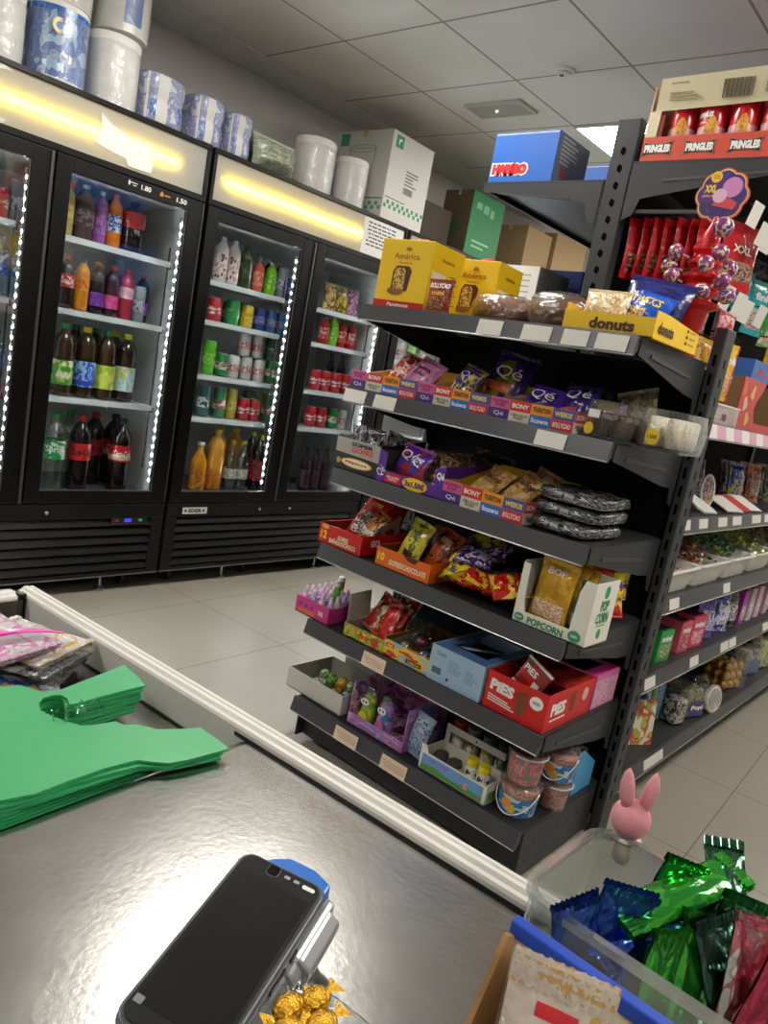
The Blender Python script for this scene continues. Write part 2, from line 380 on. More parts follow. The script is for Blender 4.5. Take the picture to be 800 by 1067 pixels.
obj('green_key', MB().box(1.203, 1.223, -.0042, -.003, .330, .343), mat('#1f8d63', .4, emit=.15), pn)
cB = build_cooler('black double door drink cooler with a printed notice on its lit header', 2.037)
pl = obj('badge', MB().box(.085, .225, -.004, -.0005, .360, .392), mat('#d9d9d6', .35), cB)
letter(pl, 'EDER', INK, (.155, -.0046, .376), .075, .018, bold=.04)
for x in (.10, .205): obj('badge_mark', MB().prism([(x+.010*math.cos(i*PI/6)*(1 if i % 2 else .45), -.0042, .376+.010*math.sin(i*PI/6)*(1 if i % 2 else .45)) for i in range(12)], (0, -.0006, 0)), INK, pl)
cC = build_cooler('black double door drink cooler mostly hidden behind the sweets shelving', 3.387)
# price strip on the second door
for o in (cA,):
    letter(o, '1.80', WHITE, (1.045, -.0032, 1.748), .045, .020, bold=.03); letter(o, '1.50', WHITE, (1.215, -.0032, 1.746), .050, .020, bold=.03)
    obj('price_mark', MB().box(.965, 1.005, -.0036, -.0026, 1.752, 1.755).box(.965, .972, -.0036, -.0026, 1.742, 1.760).box(.985, 1.000, -.0036, -.0026, 1.743, 1.746), WHITE, o)
    obj('orange_price_mark', MB().prism([(1.110, -.0036, 1.739), (1.126, -.0036, 1.739), (1.126, -.0036, 1.748), (1.121, -.0036, 1.757), (1.115, -.0036, 1.757), (1.110, -.0036, 1.748)], (0, .001, 0)).box(1.132, 1.158, -.0036, -.0026, 1.743, 1.749), mat('#c98432', .5), o)
# paper stuck on the lit headers
def paper(name, label, pts, y, cat='paper', col='#f3f1ea', group=None):
    p = [at_y(a, b, y) for a, b in pts]
    o = obj(name, MB().prism([(q.x, y, q.z) for q in p], (0, -.0012, 0)), mat(col, .7, vary=.02)); tag(o, label, cat, group)
    return o
paper('torn_paper', 'torn white star shaped paper stuck on the lit cooler header', [(105, 116), (117, 130), (133, 142), (152, 150), (160, 153), (153, 158), (160, 171), (157, 181), (133, 173), (131, 165), (116, 158), (98, 147), (107, 136)], 3.0085)
paper('paper_scrap', 'small white paper scrap at the upper edge of the lit cooler header', [(-6, 61), (0, 62), (14, 75), (6, 72), (-6, 70)], 3.0085)
paper('paper_scrap', 'small white paper scrap at the lower edge of the lit cooler header', [(-6, 121), (2, 123), (7, 125), (2, 128), (-6, 127)], 3.0085)
nt = thing('printed_notice', 'white printed notice on the lit header beside the white carton', 'notice', (0, 0, 0))
q = [at_y(a, b, 3.0085) for a, b in ((384, 222), (426, 240), (420, 281), (377, 266))]; x0, x1 = q[0].x-.02, q[0].x+.30
obj('sheet', MB().box(x0, x1, 3.0072, 3.0085, 1.802, 1.988), mat('#eeeeea', .7, vary=.02), nt)
m = MB(); r = random.Random(3)
for i in range(7):
    x = x0+.03+r.random()*.02
    while x < x1-.06:
        w = .012+r.random()*.03; m.box(x, x+w, 3.0066, 3.0072, 1.963-i*.019, 1.971-i*.019); x += w+.008
obj('print_lines', m, mat('#55565a', .6), nt)
# ================================================================ sweets shelving
M_g = mat('#34363a', .44, .25, vary=.08); M_gd = mat('#2a2b2e', .5, .2, vary=.1); M_back = mat('#0e0e10', .75, vary=.2, spec=.15); M_lip = mat('#414348', .35, .2, vary=.06)
M_clip = clear('#e9eef0', .05, .12); M_tagp = mat('#d8d6cf', .6, vary=.04); M_slot = mat('#050505', .9, spec=.05); M_print = mat('#8f8d88', .7)
XF, YR, YL, XB = 1.611, .72, 1.556, 2.05          # end unit: shelf front, right end, left end, back
SZ = [1.377, 1.139, .896, .662, .418, .16]        # shelf tops, highest first
def post(mbs, x0, x1, y0, y1, h, parent, face, pitch=.05, hexa=False):
    """slotted upright; face = which sides show slots"""
    p = obj('upright', MB().box(x0, x1, y0, y1, 0, h), M_g, parent, bev=.004)
    for fc in face:
        s = MB(); z = .12
        while z < h-.05:
            if fc == '-x':
                ym = (y0+y1)/2
                if hexa: s.prism([(x0-.0006, ym+a*.008, z+b*.013) for a, b in ((-.3, -1), (1, -.4), (1, .4), (.3, 1), (-1, .4), (-1, -.4))], (.0004, 0, 0))
                else: s.box(x0-.0006, x0-.0002, ym-.004, ym+.004, z, z+.030)
            if fc == '-y':
                xm = (x0+x1)/2; s.box(xm-.004, xm+.004, y0-.0006, y0-.0002, z, z+.022)
            z += pitch
        obj('slot_pattern', s, M_slot, p)
    return p
def bracket(parent, y, z, x0, x1, name='bracket', drop=.095, front=.040):
    b = MB(); pts = [(x0+.006, y, z-.003), (x1, y, z-.003), (x1, y, z-drop-.055), (x1-.022, y, z-drop-.045), (x1-.035, y, z-drop-.005), (x1-.10, y, z-drop), (x0+.004, y, z-front)]
    b.prism(pts, (0, .003, 0)); o = obj(name, b, M_g, parent)
    e = MB(); e.prism([(x0+.07, y-.003, z-.030), (x1-.10, y-.003, z-.047), (x1-.10, y-.003, z-.055), (x0+.07, y-.003, z-.038)], (0, .0035, 0)); obj('embossed_rib', e, M_lip, o)
    return o
def price_tag(sh, p0, p1, z, h=.034, x=None, col=M_tagp):
    y0, y1 = (y_for(p, XF-.004, z-.02) for p in (p0, p1))
    o = obj('price_tag', MB().prism([(XF-.0052, y0, z-.004), (XF-.0052, y1, z-.004), (XF-.0122, y1, z-.004-h), (XF-.0122, y0, z-.004-h)], (-.0008, 0, .0002)), col, sh)
    return o
T = thing('end_shelving_unit', 'dark grey end shelving unit of six sweets shelves facing the checkout', 'shelving unit', (0, 0, 0))
post(None, XB, 2.122, YR-.035, YR-.004, 1.47, T, ('-x', '-y')); post(None, XB, 2.122, YL+.004, YL+.035, 1.47, T, ('-x',))
obj('back_panel', MB().box(2.075, 2.085, YR-.003, YL+.003, .05, 1.36), M_back, T)
SH = []
for i, z in enumerate(SZ):
    s = obj('shelf', MB().box(XF+.008, XB+.02, YR+.001, YL-.001, z-.008, z).box(XF+.008, XF+.02, YR+.001, YL-.001, z-.035, z-.008), M_gd, T)
    obj('price_rail', MB().prism([(XF+.008, YR, z+.002), (XF, YR, z+.002), (XF-.011, YR, z-.042), (XF-.001, YR, z-.044), (XF+.008, YR, z-.03)], (0, YL-YR, 0)), M_lip, s)
    obj('rail_edge', MB().prism([(XF-.0112, YR, z-.0415), (XF-.0125, YR, z-.0425), (XF-.011, YR, z-.045), (XF-.008, YR, z-.0445)], (0, YL-YR, 0)), mat('#a9abae', .3, .4), s)
    if i < 5: bracket(s, YR-.0025, z, XF+.01, XB); bracket(s, YL-.0005, z, XF+.01, XB)
    SH.append(s)
base = MB().box(XF+.03, XB, YR, YR+.004, .02, .150).box(XF+.03, XB, YL-.004, YL, .02, .150).box(XF+.06, XF+.064, YR+.004, YL-.004, .02, .118)
pb = obj('plinth', base, M_g, T)
dm = MB()
for i in range(7):
    for zz in (.055, .10):
        x = XF+.07+i*.06+(0 if zz < .08 else .03); dm.lathe([(.007, 0), (.006, .0004)], 10, (0, 0, 0))
        n = len(dm.v)-20
        for k in range(n, n+20): v = dm.v[k]; dm.v[k] = (x+v[0], YR-.0002-v[2], zz+v[1])
obj('dot_pattern', dm, M_gd, pb)
for p0, p1 in ((499, 524), (545, 575), (587, 614), (622, 655)): price_tag(SH[0], p0, p1, SZ[0], .036)
for p0, p1 in ((360, 382), (391, 413), (559, 590)): price_tag(SH[1], p0, p1, SZ[1], .036)
price_tag(SH[4], 379, 402, SZ[4], .04, col=mat('#d9c9b4', .6)); price_tag(SH[5], 350, 373, SZ[5], .04, col=mat('#d9c9b4', .6)); price_tag(SH[5], 398, 424, SZ[5], .04, col=mat('#d9c9b4', .6))
for s in (SH[4], SH[5]):
    for tg in [c for c in s.children if c.name.startswith('price_tag')]:
        vs = [v.co for v in tg.data.vertices]; ya, yb = min(v.y for v in vs), max(v.y for v in vs); z0 = max(v.z for v in vs)
        m = MB()
        for k in range(3): m.prism([(XF-.0070-k*.0014, ya+.006, z0-.012-k*.007), (XF-.0070-k*.0014, yb-.006-k*.006, z0-.012-k*.007), (XF-.0075-k*.0014, yb-.006-k*.006, z0-.0134-k*.007), (XF-.0075-k*.0014, ya+.006, z0-.0134-k*.007)], (-.0022, 0, 0))
        o = obj('tag_print', m, mat('#c08a7c', .7), T); o.parent = s

# main run behind the end unit
G = thing('aisle_shelving_run', 'long dark grey double sided shelving run behind the end unit', 'shelving unit', (0, 0, 0))
XM, XE = 2.126, 5.2
post(None, XM, 2.165, 1.092, 1.166, 2.033, G, ('-x',), .048, True)
for x in (3.1, 4.1, 5.16): obj('upright', MB().box(x, x+.04, 1.1, 1.16, 0, 2.03), M_g, G)
obj('spine_panel', MB().box(2.165, XE, 1.118, 1.142, .03, 2.02), M_back, G)
AZ = [1.228, .955, .715, .470, .150]              # aisle shelf tops
def lip(sh, z, y, h, m, x0=XM+.004, x1=XE):
    o = obj('price_rail', MB().prism([(x0, y+.008, z+.002), (x0, y, z+.002), (x0, y-.010, z-h), (x0, y, z-h-.001), (x0, y+.008, z-.02)], (x1-x0, 0, 0)), m, sh)
    obj('rail_edge', MB().prism([(x0, y-.0102, z-h+.0005), (x0, y-.0115, z-h-.0005), (x0, y-.010, z-h-.003), (x0, y-.007, z-h-.0025)], (x1-x0, 0, 0)), mat('#a9abae', .3, .4), sh)
    return o
AS = []
for i, z in enumerate(AZ):
    s = obj('shelf', MB().box(XM+.004, XE, .712, 1.117, z-.008, z), M_gd, G); AS.append(s)
    lip(s, z, .704, .042, M_lip)
obj('plinth', MB().box(XM+.02, XE, .77, .78, .0, .12).box(XM+.01, XM+.016, .72, 1.117, .02, .14), M_gd, G)
def aisle_tag(sh, z, pa, pb, h=.032, col=M_tagp):
    xa, xb = x_for(pa, .697, z-.02), x_for(pb, .697, z-.02)
    o = obj('price_tag', MB().prism([(xa, .7028, z-.004), (xb, .7028, z-.004), (xb, .6955, z-.004-h), (xa, .6955, z-.004-h)], (0, -.0008, .0002)), col, sh)
    return o
strip_x = XM+.01
pk = [mat('#e8dfe0', .5), mat('#d7a6bd', .5)]
for k in range(9):
    xa = strip_x+k*.078; o = obj('price_tag', MB().prism([(xa, .7028, AZ[0]-.002), (xa+.077, .7028, AZ[0]-.002), (xa+.077, .694, AZ[0]-.040), (xa, .694, AZ[0]-.040)], (0, -.0008, .0002)), pk[k % 2], AS[0])
for k in range(7):
    pa = (711, 729, 749, 764, 784, 797, 812)[k]; aisle_tag(AS[1], AZ[1], pa, pa+(9 if k else 9), .036)
for pa, pb in ((698, 708), (754, 761)): aisle_tag(AS[2], AZ[2], pa, pb)
for pa, pb in ((672, 683), (719, 728), (751, 759), (760, 767), (795, 803)): aisle_tag(AS[3], AZ[3], pa, pb)
for pa, pb in ((671, 680), (680, 691)): aisle_tag(AS[4], AZ[4], pa, pb)
# high shelves left and right of the tall upright
sl = obj('shelf', MB().box(XM, XE, 1.17, 1.60, 1.857, 1.866).box(XM, XM+.004, 1.17, 1.60, 1.842, 1.857).box(XM, XE, 1.597, 1.60, 1.842, 1.857), M_gd, G)
def side_bracket(sh, y0, y1, z, x, drop):
    """bracket seen from the end: y0 at the upright, y1 at the shelf front"""
    d = 1 if y1 > y0 else -1
    o = obj('bracket', MB().prism([(x, y0, z), (x, y1, z), (x, y1, z-.022), (x, y0+d*.10, z-drop), (x, y0+d*.045, z-drop-.010), (x, y0+d*.03, z-drop-.055), (x, y0, z-drop-.07)], (-.003, 0, 0)), M_g, sh)
    obj('embossed_rib', MB().prism([(x-.0032, y0+d*.10, z-.042), (x-.0032, y1-d*.06, z-.024), (x-.0032, y1-d*.06, z-.030), (x-.0032, y0+d*.10, z-.050)], (-.002, 0, 0)), M_lip, o)
side_bracket(sl, 1.17, 1.595, 1.857, XM-.001, .052)
sl2 = obj('shelf', MB().box(XM+.004, XE, 1.143, 1.556, 1.400, 1.408).box(XM+.004, XE, 1.556, 1.566, 1.366, 1.410), M_gd, G)
sr = obj('shelf', MB().box(XM, XE, .60, 1.09, 1.905, 1.914).box(XM, XE, .60, .604, 1.87, 1.905), M_gd, G)
side_bracket(sr, 1.088, .605, 1.905, XM-.001, .085)
# ================================================================ product makers (local axes: x to the right, y away from the shopper, z up)
M_film = clear('#f6f9f9', .05, .08, .5, 50); M_filmw = clear('#f4f6f6', .09, .16, .8, 22, body=.14)
M_tub = clear('#f2f5f6', .07, .10, .1, 20, body=.05); M_can = mat('#c3c5c8', .28, .9, vary=.05)
def bottle(name, label, cat, body, sleeve, cap, h=.33, r=.048, band=(.42, .68), txt=None, tcol=WHITE, style='pet', loc=(0, 0, 0), rz=0, group=None, sleeve2=None):
    t = thing(name, label, cat, loc, rz, group)
    if style == 'pet': pr = [(.55*r, 0), (.92*r, .004), (r, .03*h/.33), (r, .40*h), (.985*r, .42*h), (.985*r, .68*h), (r, .70*h), (.93*r, .76*h), (.70*r, .83*h), (.42*r, .89*h), (.30*r, .92*h), (.30*r, .945*h)]
    elif style == 'wavy': pr = [(.55*r, 0), (.93*r, .005), (r, .05*h), (.94*r, .14*h), (r, .22*h), (.97*r, .25*h), (.97*r, .55*h), (r, .58*h), (.90*r, .66*h), (.97*r, .73*h), (.80*r, .82*h), (.45*r, .89*h), (.34*r, .92*h), (.34*r, .945*h)]
    else: pr = [(.8*r, 0), (r, .006), (r, .55*h), (.95*r, .62*h), (.6*r, .74*h), (.36*r, .84*h), (.33*r, .945*h)]
    obj('body', MB().lathe(pr, 18), body, t, True)
    if sleeve:
        s = obj('label_sleeve', MB().lathe([(r*1.012, band[0]*h), (r*1.012, band[1]*h)], 18, cap=False), sleeve, t, True)
        if txt: letter(s, txt, tcol, (-.25, 0, (band[0]+band[1])/2*h), r*1.7, (band[1]-band[0])*h*.42, wrap=r*1.022, bold=.03)
        if sleeve2: obj('label_stripe', MB().lathe([(r*1.018, (band[0]+.02)*h), (r*1.018, (band[0]+.09)*h)], 18, cap=False), sleeve2, s, True)
    cr = r*.34 if style != 'juice' else r*.42
    obj('cap', MB().lathe([(cr+.0015, .925*h), (cr+.002, .93*h), (cr+.002, .99*h), (cr, h)], 14), cap, t, auto=40)
    return t
def can(name, label, cat, body, accent, h=.115, r=.0325, txt=None, tcol=WHITE, loc=(0, 0, 0), group=None):
    t = thing(name, label, cat, loc, 0, group)
    obj('body', MB().lathe([(.75*r, 0), (r, .007), (r, h-.012), (.82*r, h-.002)], 18), body, t, auto=50)
    obj('lid', MB().lathe([(.83*r, h-.0025), (.86*r, h), (.80*r, h+.0005), (.78*r, h-.001)], 18), M_can, t, auto=40)
    if accent:
        b = obj('printed_band', MB().lathe([(r*1.01, h*.30), (r*1.01, h*.62)], 18, cap=False), accent, t, True)
        if txt: letter(b, txt, tcol, (-.25, 0, h*.46), r*1.5, h*.16, wrap=r*1.02, bold=.03)
    return t
def pouch_fn(w, h, t, seed=0, wr=.12, crimp=.08, side=0, puff=.55):
    def fn(u, v):
        x = (u-.5); q = max(0, 1-abs(2*x)**3); vv = min(1, max(0, (v-crimp)/(1-2*crimp))); p = max(0, math.sin(PI*vv))**puff
        n = noise.noise((u*4+seed*7.3, v*5+seed*3.1, side*5+seed))
        th = .5*t*q**.6*p*(1+wr*3*n)+.0008
        if v < crimp or v > 1-crimp: th = .0008+.0012*math.sin(u*w/.004)
        shrink = 1-.06*p
        return (x*w*shrink, (-th if side == 0 else th)+.0015*n, v*h)
    return fn
def bag(name, label, cat, loc, w, h, t, m, rot=(0, 0, 0), seed=0, txt=None, tm=WHITE, tpos=(.5, .6), tsize=(.7, .16), trot=0, seal=None, patch=None, group=None, txt2=None, tm2=None, tpos2=(.5, .4), tsize2=(.5, .1), puff=.55, crimp=.08, wr=.12):
    """sealed snack bag: front and back film, crimped ends, printed words, an optional printed patch"""
    r = thing(name, label, cat, loc, 0, group, rot=rot)
    mb = MB(); mb.grid(pouch_fn(w, h, t, seed, wr, side=0, puff=puff, crimp=crimp), 16, 20); mb.grid(pouch_fn(w, h, t, seed, wr, side=1, puff=puff, crimp=crimp), 16, 20)
    body = obj('pouch', mb, m, r, True)
    for z0 in (0, h*(1-crimp)):
        s = MB(); n = 24
        s.grid(lambda u, v: ((u-.5)*w*1.0, -.0028+.0009*math.sin(u*60), z0+v*h*crimp*.98), n, 1); s.grid(lambda u, v: ((u-.5)*w, .0028+.0009*math.sin(u*60), z0+v*h*crimp*.98), n, 1)
        obj('end_seal', s, seal or m, r, True)
    f = pouch_fn(w, h, t, seed, wr, side=0, puff=puff, crimp=crimp)
    def drape(me):
        for v in me.vertices:
            u = min(1, max(0, v.co.x/w+.5)); q = min(1, max(0, v.co.z/h)); v.co.y = f(u, q)[1]-.0012
    if patch:
        pm, u0, u1, v0, v1 = patch; p = MB(); p.grid(lambda u, v: ((u0+(u1-u0)*u-.5)*w*.94, 0, (v0+(v1-v0)*v)*h), 8, 8); o = obj('printed_patch', p, pm, r, True); drape(o.data)
        for v in o.data.vertices: v.co.y += .0006
    for s, mm, pos, sz in ((txt, tm, tpos, tsize), (txt2, tm2, tpos2, tsize2)):
        if s: o = letter(r, s, mm, ((pos[0]-.5)*w, 0, pos[1]*h), sz[0]*w, sz[1]*h, rot=trot, bold=0 if s == 'Qé' else .03); drape(o.data)
    R = Euler(rot).to_matrix()[2]; r.location.z -= min(R[0]*v.co.x+R[1]*v.co.y+R[2]*v.co.z for c in r.children for v in c.data.vertices)   # rests on its lowest point
    return r
class Spot:
    """a place on a shelf: local axes with the shopper's view"""
    def __init__(s, x, y, z, rz): s.o = Vector((x, y, z)); s.rz = rz; s.m = Matrix.Rotation(rz, 3, 'Z')
    def w(s, x, y, z=0): return s.o+s.m @ Vector((x, y, z))
def end_spot(px, shelf, x=1.625): return Spot(x, y_for(px, x, SZ[shelf]), SZ[shelf]+.0006, -PI/2)
def end_width(pa, pb, shelf, x=1.625): return y_for(pa, x, SZ[shelf])-y_for(pb, x, SZ[shelf])
def aisle_spot(px, shelf, y=.72): return Spot(x_for(px, y, AZ[shelf]), y, AZ[shelf]+.0006, 0)
def carton(name, label, sp, w, d, hf, hb, outer, inner=None, front=None, side=None, th=.003, cut=None, group=None, hs=None, cat='carton', back=None):
    """open display carton; front hf high, back hb high, sides sloping between"""
    t = thing(name, label, cat, sp.o, sp.rz, group); inner = inner or outer
    hs = hs if hs is not None else hf
    b = MB(); b.box(0, w, 0, d, 0, th)
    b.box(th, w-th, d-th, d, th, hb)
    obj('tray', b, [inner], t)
    f = MB(); f.prism([(0, 0, 0), (w, 0, 0), (w, 0, hf), (0, 0, hf)] if not cut else cut, (0, th, 0))
    fo = obj('front_panel', f, front or outer, t)
    sd = []
    for x in (0, w-th):
        s = MB(); s.prism([(x, th, th), (x, d, th), (x, d, hb), (x, th+d*.25, hs), (x, th, hs)], (th, 0, 0)); sd.append(obj('side_panel', s, side or outer, t))
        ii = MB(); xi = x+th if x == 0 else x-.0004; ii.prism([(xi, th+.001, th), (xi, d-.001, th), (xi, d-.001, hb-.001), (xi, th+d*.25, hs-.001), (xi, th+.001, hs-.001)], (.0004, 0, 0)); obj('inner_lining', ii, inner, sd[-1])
    return t, fo, sd
CELLS = [('#d45a96', '#7b2c55', 'PANTERA\nROSA'), ('#d2322d', '#f4efe6', 'BONY'), ('#f09a22', '#2a1a12', 'TIGRETON'), ('#3d4fa8', '#f2d93a', 'WEIKIS')]
CELL2 = [('#4a2a80', '#f3f0f5', 'Qé'), ('#d9d2be', '#2a2a22', 'CÍRCULO\nROJO'), ('#2f6fc0', '#eef3f8', 'Bucaneros'), ('#cf2f3a', '#f3e6e0', 'BOLLYCAO')]
def cells(fo, w, h, n=4, y=-.0008, side_x=None, order=(0, 1, 2, 3)):
    """two rows of coloured name cells printed on a pastry tray"""
    for r_, row in enumerate((CELLS, CELL2)):
        for k in range(n):
            bg, fg, s = row[order[k % 4]]; a = k*w/n; z0 = h*(.5 if r_ == 0 else 0); c = MB()
            if side_x is None:
                c.box(a+.0004, a+w/n-.0004, y, y+.0004, z0+.0003, z0+h*.5-.0003); cc = (a+w/n/2, y-.0006, z0+h*.25); xd = (1, 0, 0)
            else:
                c.box(side_x, side_x+.0004, a+.0004, a+w/n-.0004, z0+.0003, z0+h*.5-.0003); cc = (side_x+.001, a+w/n/2, z0+h*.25); xd = (0, 1, 0)
            o = obj('name_cell', c, mat(bg, .4), fo)
            o2 = letter(fo, s, mat(fg, .5), cc, w/n*(.8 if len(s) > 3 else .5), h*.5*(.62 if '\n' in s else .46), xd=xd, bold=0 if s == 'Qé' else .035)
# ================================================================ drinks inside the coolers
def gloss(c, r=.12, vary=.1): return mat(c, r, vary=vary, scale=20, coat=.3)
COLA = gloss('#140705'); CLR = clear('#e9f2f0', .12, .04, .3, 60); CAPW = mat('#e9e9e6', .4); CAPR = mat('#c81f22', .4); CAPG = mat('#1f9a49', .4); CAPY = mat('#e8cf1e', .4); CAPO = mat('#e0672a', .4); CAPB = mat('#2159b8', .4); CAPK = mat('#1c1c1f', .4)
def S(*c): return printed(c, 3.2, len(_mc), .3, bump=0)
K = {}
def kb(k, desc, *a, **kw): K[k] = ('b', desc, a, kw)
def kc(k, desc, *a, **kw): K[k] = ('c', desc, a, kw)
def kp(k, desc, *a, **kw): K[k] = ('p', desc, a, kw)
kb('cola', 'large cola bottle with red label', COLA, S('#c8161d'), CAPR, h=.335, r=.049, band=(.42, .64), txt='Coca-Cola', tcol=mat('#1a0d0c', .5))
kb('colaz', 'large cola bottle, red label with pale edge', COLA, S('#c8161d'), CAPK, h=.335, r=.049, band=(.42, .64), txt='Coca-Cola', sleeve2=mat('#d9c9a8', .5))
kb('lime', 'large clear soda bottle with green label', CLR, S('#1fa04d', '#1fa04d', '#dfe9df'), CAPG, h=.335, r=.049, band=(.42, .66), txt='Sprite')
kb('tea_g', 'dark tea bottle with leaf green label', gloss('#38220f'), S('#3f9a35', '#3f9a35', '#b8cc3c', '#e7e9d8'), CAPG, h=.30, r=.046, band=(.16, .50), style='wavy')
kb('tea_b', 'dark tea bottle with blue and white label', gloss('#33200f'), S('#2c57c9', '#9cc4e8', '#2c57c9'), CAPY, h=.30, r=.046, band=(.16, .52), style='wavy', sleeve2=mat('#2138b8', .4))
kb('tea_l', 'dark tea bottle with lemon lime label', gloss('#38220f'), S('#9cc33b', '#c7d84e', '#e8e27a'), CAPG, h=.30, r=.046, band=(.16, .50), style='wavy')
kb('tea_w', 'dark tea bottle with pale blue label', gloss('#241811'), S('#a9cfdf', '#d8e8ea', '#a9cfdf', '#d8c33f'), CAPY, h=.30, r=.046, band=(.16, .52), style='wavy')
kb('colas', 'small cola bottle with red label', COLA, S('#c8161d', '#c8161d', '#e8e0dc'), CAPR, h=.215, r=.0315, band=(.40, .64), txt='Coca-Cola')
kb('oran', 'small orange soda bottle with blue cap', gloss('#d98a1c'), S('#d8631c', '#e9a43a'), CAPB, h=.215, r=.0315, band=(.40, .66))
kb('purp', 'small dark bottle with purple label', gloss('#1b0d18'), S('#6a2f9a', '#8e49b8'), CAPO, h=.215, r=.033, band=(.16, .42))
kb('pinkl', 'small dark bottle with pink label', gloss('#3a0f1c'), S('#d8428f', '#e86ea8'), CAPO, h=.215, r=.033, band=(.16, .42))
kb('pinkb', 'small red bottle with pale pink label', gloss('#a82a45'), S('#e9a9c4', '#f2d6e2'), CAPR, h=.215, r=.033, band=(.42, .64))
kc('silv', 'tall silver can', gloss('#8f97a3', .25), S('#b9c2cc', '#7d5aa8'), h=.155, r=.0285)
kb('fant', 'orange bottle with white and blue label', gloss('#d9791f'), S('#e9eef4', '#2a55b0', '#e9eef4'), CAPO, h=.218, r=.032, band=(.30, .62), txt='Fanta', tcol=mat('#2a4fa8', .5))
kb('viol', 'slim violet drink bottle', gloss('#a763b8'), S('#b57cc9', '#8e4fa8'), CAPW, h=.213, r=.028, band=(.2, .7))
kb('bigc', 'wide cola bottle with red neck sleeve', gloss('#140a0e'), S('#a81a22'), CAPK, h=.213, r=.052, band=(.48, .78), txt='▪', tcol=WHITE)
kb('clrp', 'clear bottle with purplish drink', gloss('#5a4248', .15), S('#77626a', '#3c2d33'), CAPW, h=.218, r=.041, band=(.25, .55))
kb('yel', 'pale yellow drink bottle', gloss('#cdb878'), S('#e0cf8c', '#c9a94a'), CAPY, h=.215, r=.031, band=(.25, .65))
kb('pinkw', 'white and pink milkshake bottle', gloss('#e7dcdc', .25), S('#d8a7ae', '#efe6e4', '#7d4a50'), CAPW, h=.215, r=.034, band=(.1, .62))
kb('oliv', 'dark olive drink bottle', gloss('#3c4526'), S('#2a351c', '#56632f'), CAPK, h=.205, r=.036, band=(.25, .62))
kb('coral', 'small coral red drink bottle', gloss('#d9624c'), S('#e0705c', '#e9b09c'), CAPW, h=.165, r=.030, band=(.2, .62))
kb('gren', 'small bright green drink bottle', gloss('#7fc92e'), S('#58b02a', '#a9d94a'), CAPW, h=.165, r=.031, band=(.2, .62))
kb('wcap', 'dark drink bottle with white cap', gloss('#4a2c20'), S('#7a5a40', '#3c5a2c'), CAPW, h=.19, r=.029, band=(.2, .6))
kc('redc', 'red drink can', gloss('#c3202a', .25), S('#c3202a', '#e8e0de'), h=.115)
kc('grn5', 'tall green drink can', gloss('#1f8a3c', .25), S('#2f9f4a', '#145f2c'), h=.125, r=.0365)
kc('yelc', 'yellow drink can', gloss('#d9b91e', .25), S('#e3c72c', '#b58a14'), h=.115)
kc('bluc', 'dark blue energy drink can', gloss('#26348c', .25), S('#3c4fa8', '#8a93c9'), h=.115, r=.029)
kc('blus', 'slim blue and silver energy drink can', gloss('#2a6aa8', .25), S('#7fa3c9', '#2f6fb0', '#c9333b'), h=.115, r=.027)
kc('limec', 'tall lime green can', gloss('#63c02a', .25), S('#8fd94a', '#2f8a24'), h=.168, r=.031)
kc('beerw', 'white and red beer can', gloss('#d9d9d9', .25), S('#d9d9d9', '#c22a30', '#e6e6e6'), h=.115, r=.031)
kc('beerg', 'green beer can with red star', gloss('#1f7a35', .25), S('#1f7a35', '#d9e0d6', '#b3272c'), h=.118, r=.034)
kc('beerk', 'dark green beer can', gloss('#1d4a35', .25), S('#1d4a35', '#a9b8a8'), h=.115, r=.031)
kc('teal', 'tall teal and white beer can', gloss('#3f6f78', .25), S('#d6e0df', '#2f5a66'), h=.155, r=.032)
kc('grr', 'tall green can with red emblem', gloss('#2f7a4a', .25), S('#2f7a4a', '#b33a30', '#cfd8c8'), h=.155, r=.032)
kc('gold', 'tall gold and green can', gloss('#b8a23a', .25), S('#c9b84a', '#6f7a2c'), h=.155, r=.030)
kb('oj', 'orange juice bottle with white cap', gloss('#e89a14'), S('#e88a1c', '#d96a1c', '#e8b04a'), CAPW, h=.25, r=.042, band=(.05, .42), style='juice')
kb('ojy', 'large orange juice bottle with yellow cap', gloss('#d99a2a'), S('#c97a24', '#d9a04a'), CAPY, h=.32, r=.045, band=(.05, .36), style='pet')
kb('tonic', 'clear soda bottle with tall yellow neck foil', clear('#dfe8e2', .14, .05), S('#e0dcd0', '#c9b8a8'), CAPY, h=.27, r=.036, band=(.25, .45), style='wine')
kb('verm', 'dark bottle with red label and yellow cap', gloss('#1c0a0a'), S('#9a2430', '#b8343c', '#3a1214'), CAPY, h=.305, r=.040, band=(.2, .56), style='pet')
kb('darkp', 'dark wine coloured bottle', gloss('#2a1420', .18), S('#4a2a3a', '#35202c'), CAPK, h=.26, r=.032, band=(.1, .5), style='wine')
kb('dgrn', 'dark green bottle with small white label', gloss('#123a2c'), S('#14402f', '#14402f', '#d9ded6'), CAPK, h=.20, r=.033, band=(.2, .6))
kb('redb', 'red squat sauce bottle', gloss('#b8262a'), S('#c8342f', '#e0c9b8'), CAPR, h=.155, r=.030, band=(.2, .6))
kb('darks', 'dark cola coloured glass bottle', gloss('#24101a', .18), S('#3a1a24', '#2a1420'), CAPK, h=.225, r=.029, band=(.1, .5), style='wine')
kb('blub', 'blue labelled water bottle', clear('#cfe0f0', .15, .05), S('#2f62c9', '#5a8ae0', '#e6eef6'), CAPB, h=.23, r=.034, band=(.35, .7))
kb('gldb', 'golden drink bottle', gloss('#a8862a'), S('#c9a83a', '#8a6a20'), CAPY, h=.29, r=.043, band=(.2, .55))
BAGC = {'chtan': ('#c9a05a', '#7a4a2a', '#e0c98a'), 'chyel': ('#c9b23a', '#5a6a24', '#a8522c'), 'chpnk': ('#b86a9c', '#d9a9c4', '#7a3a6a')}
first = {}
CNT = {}
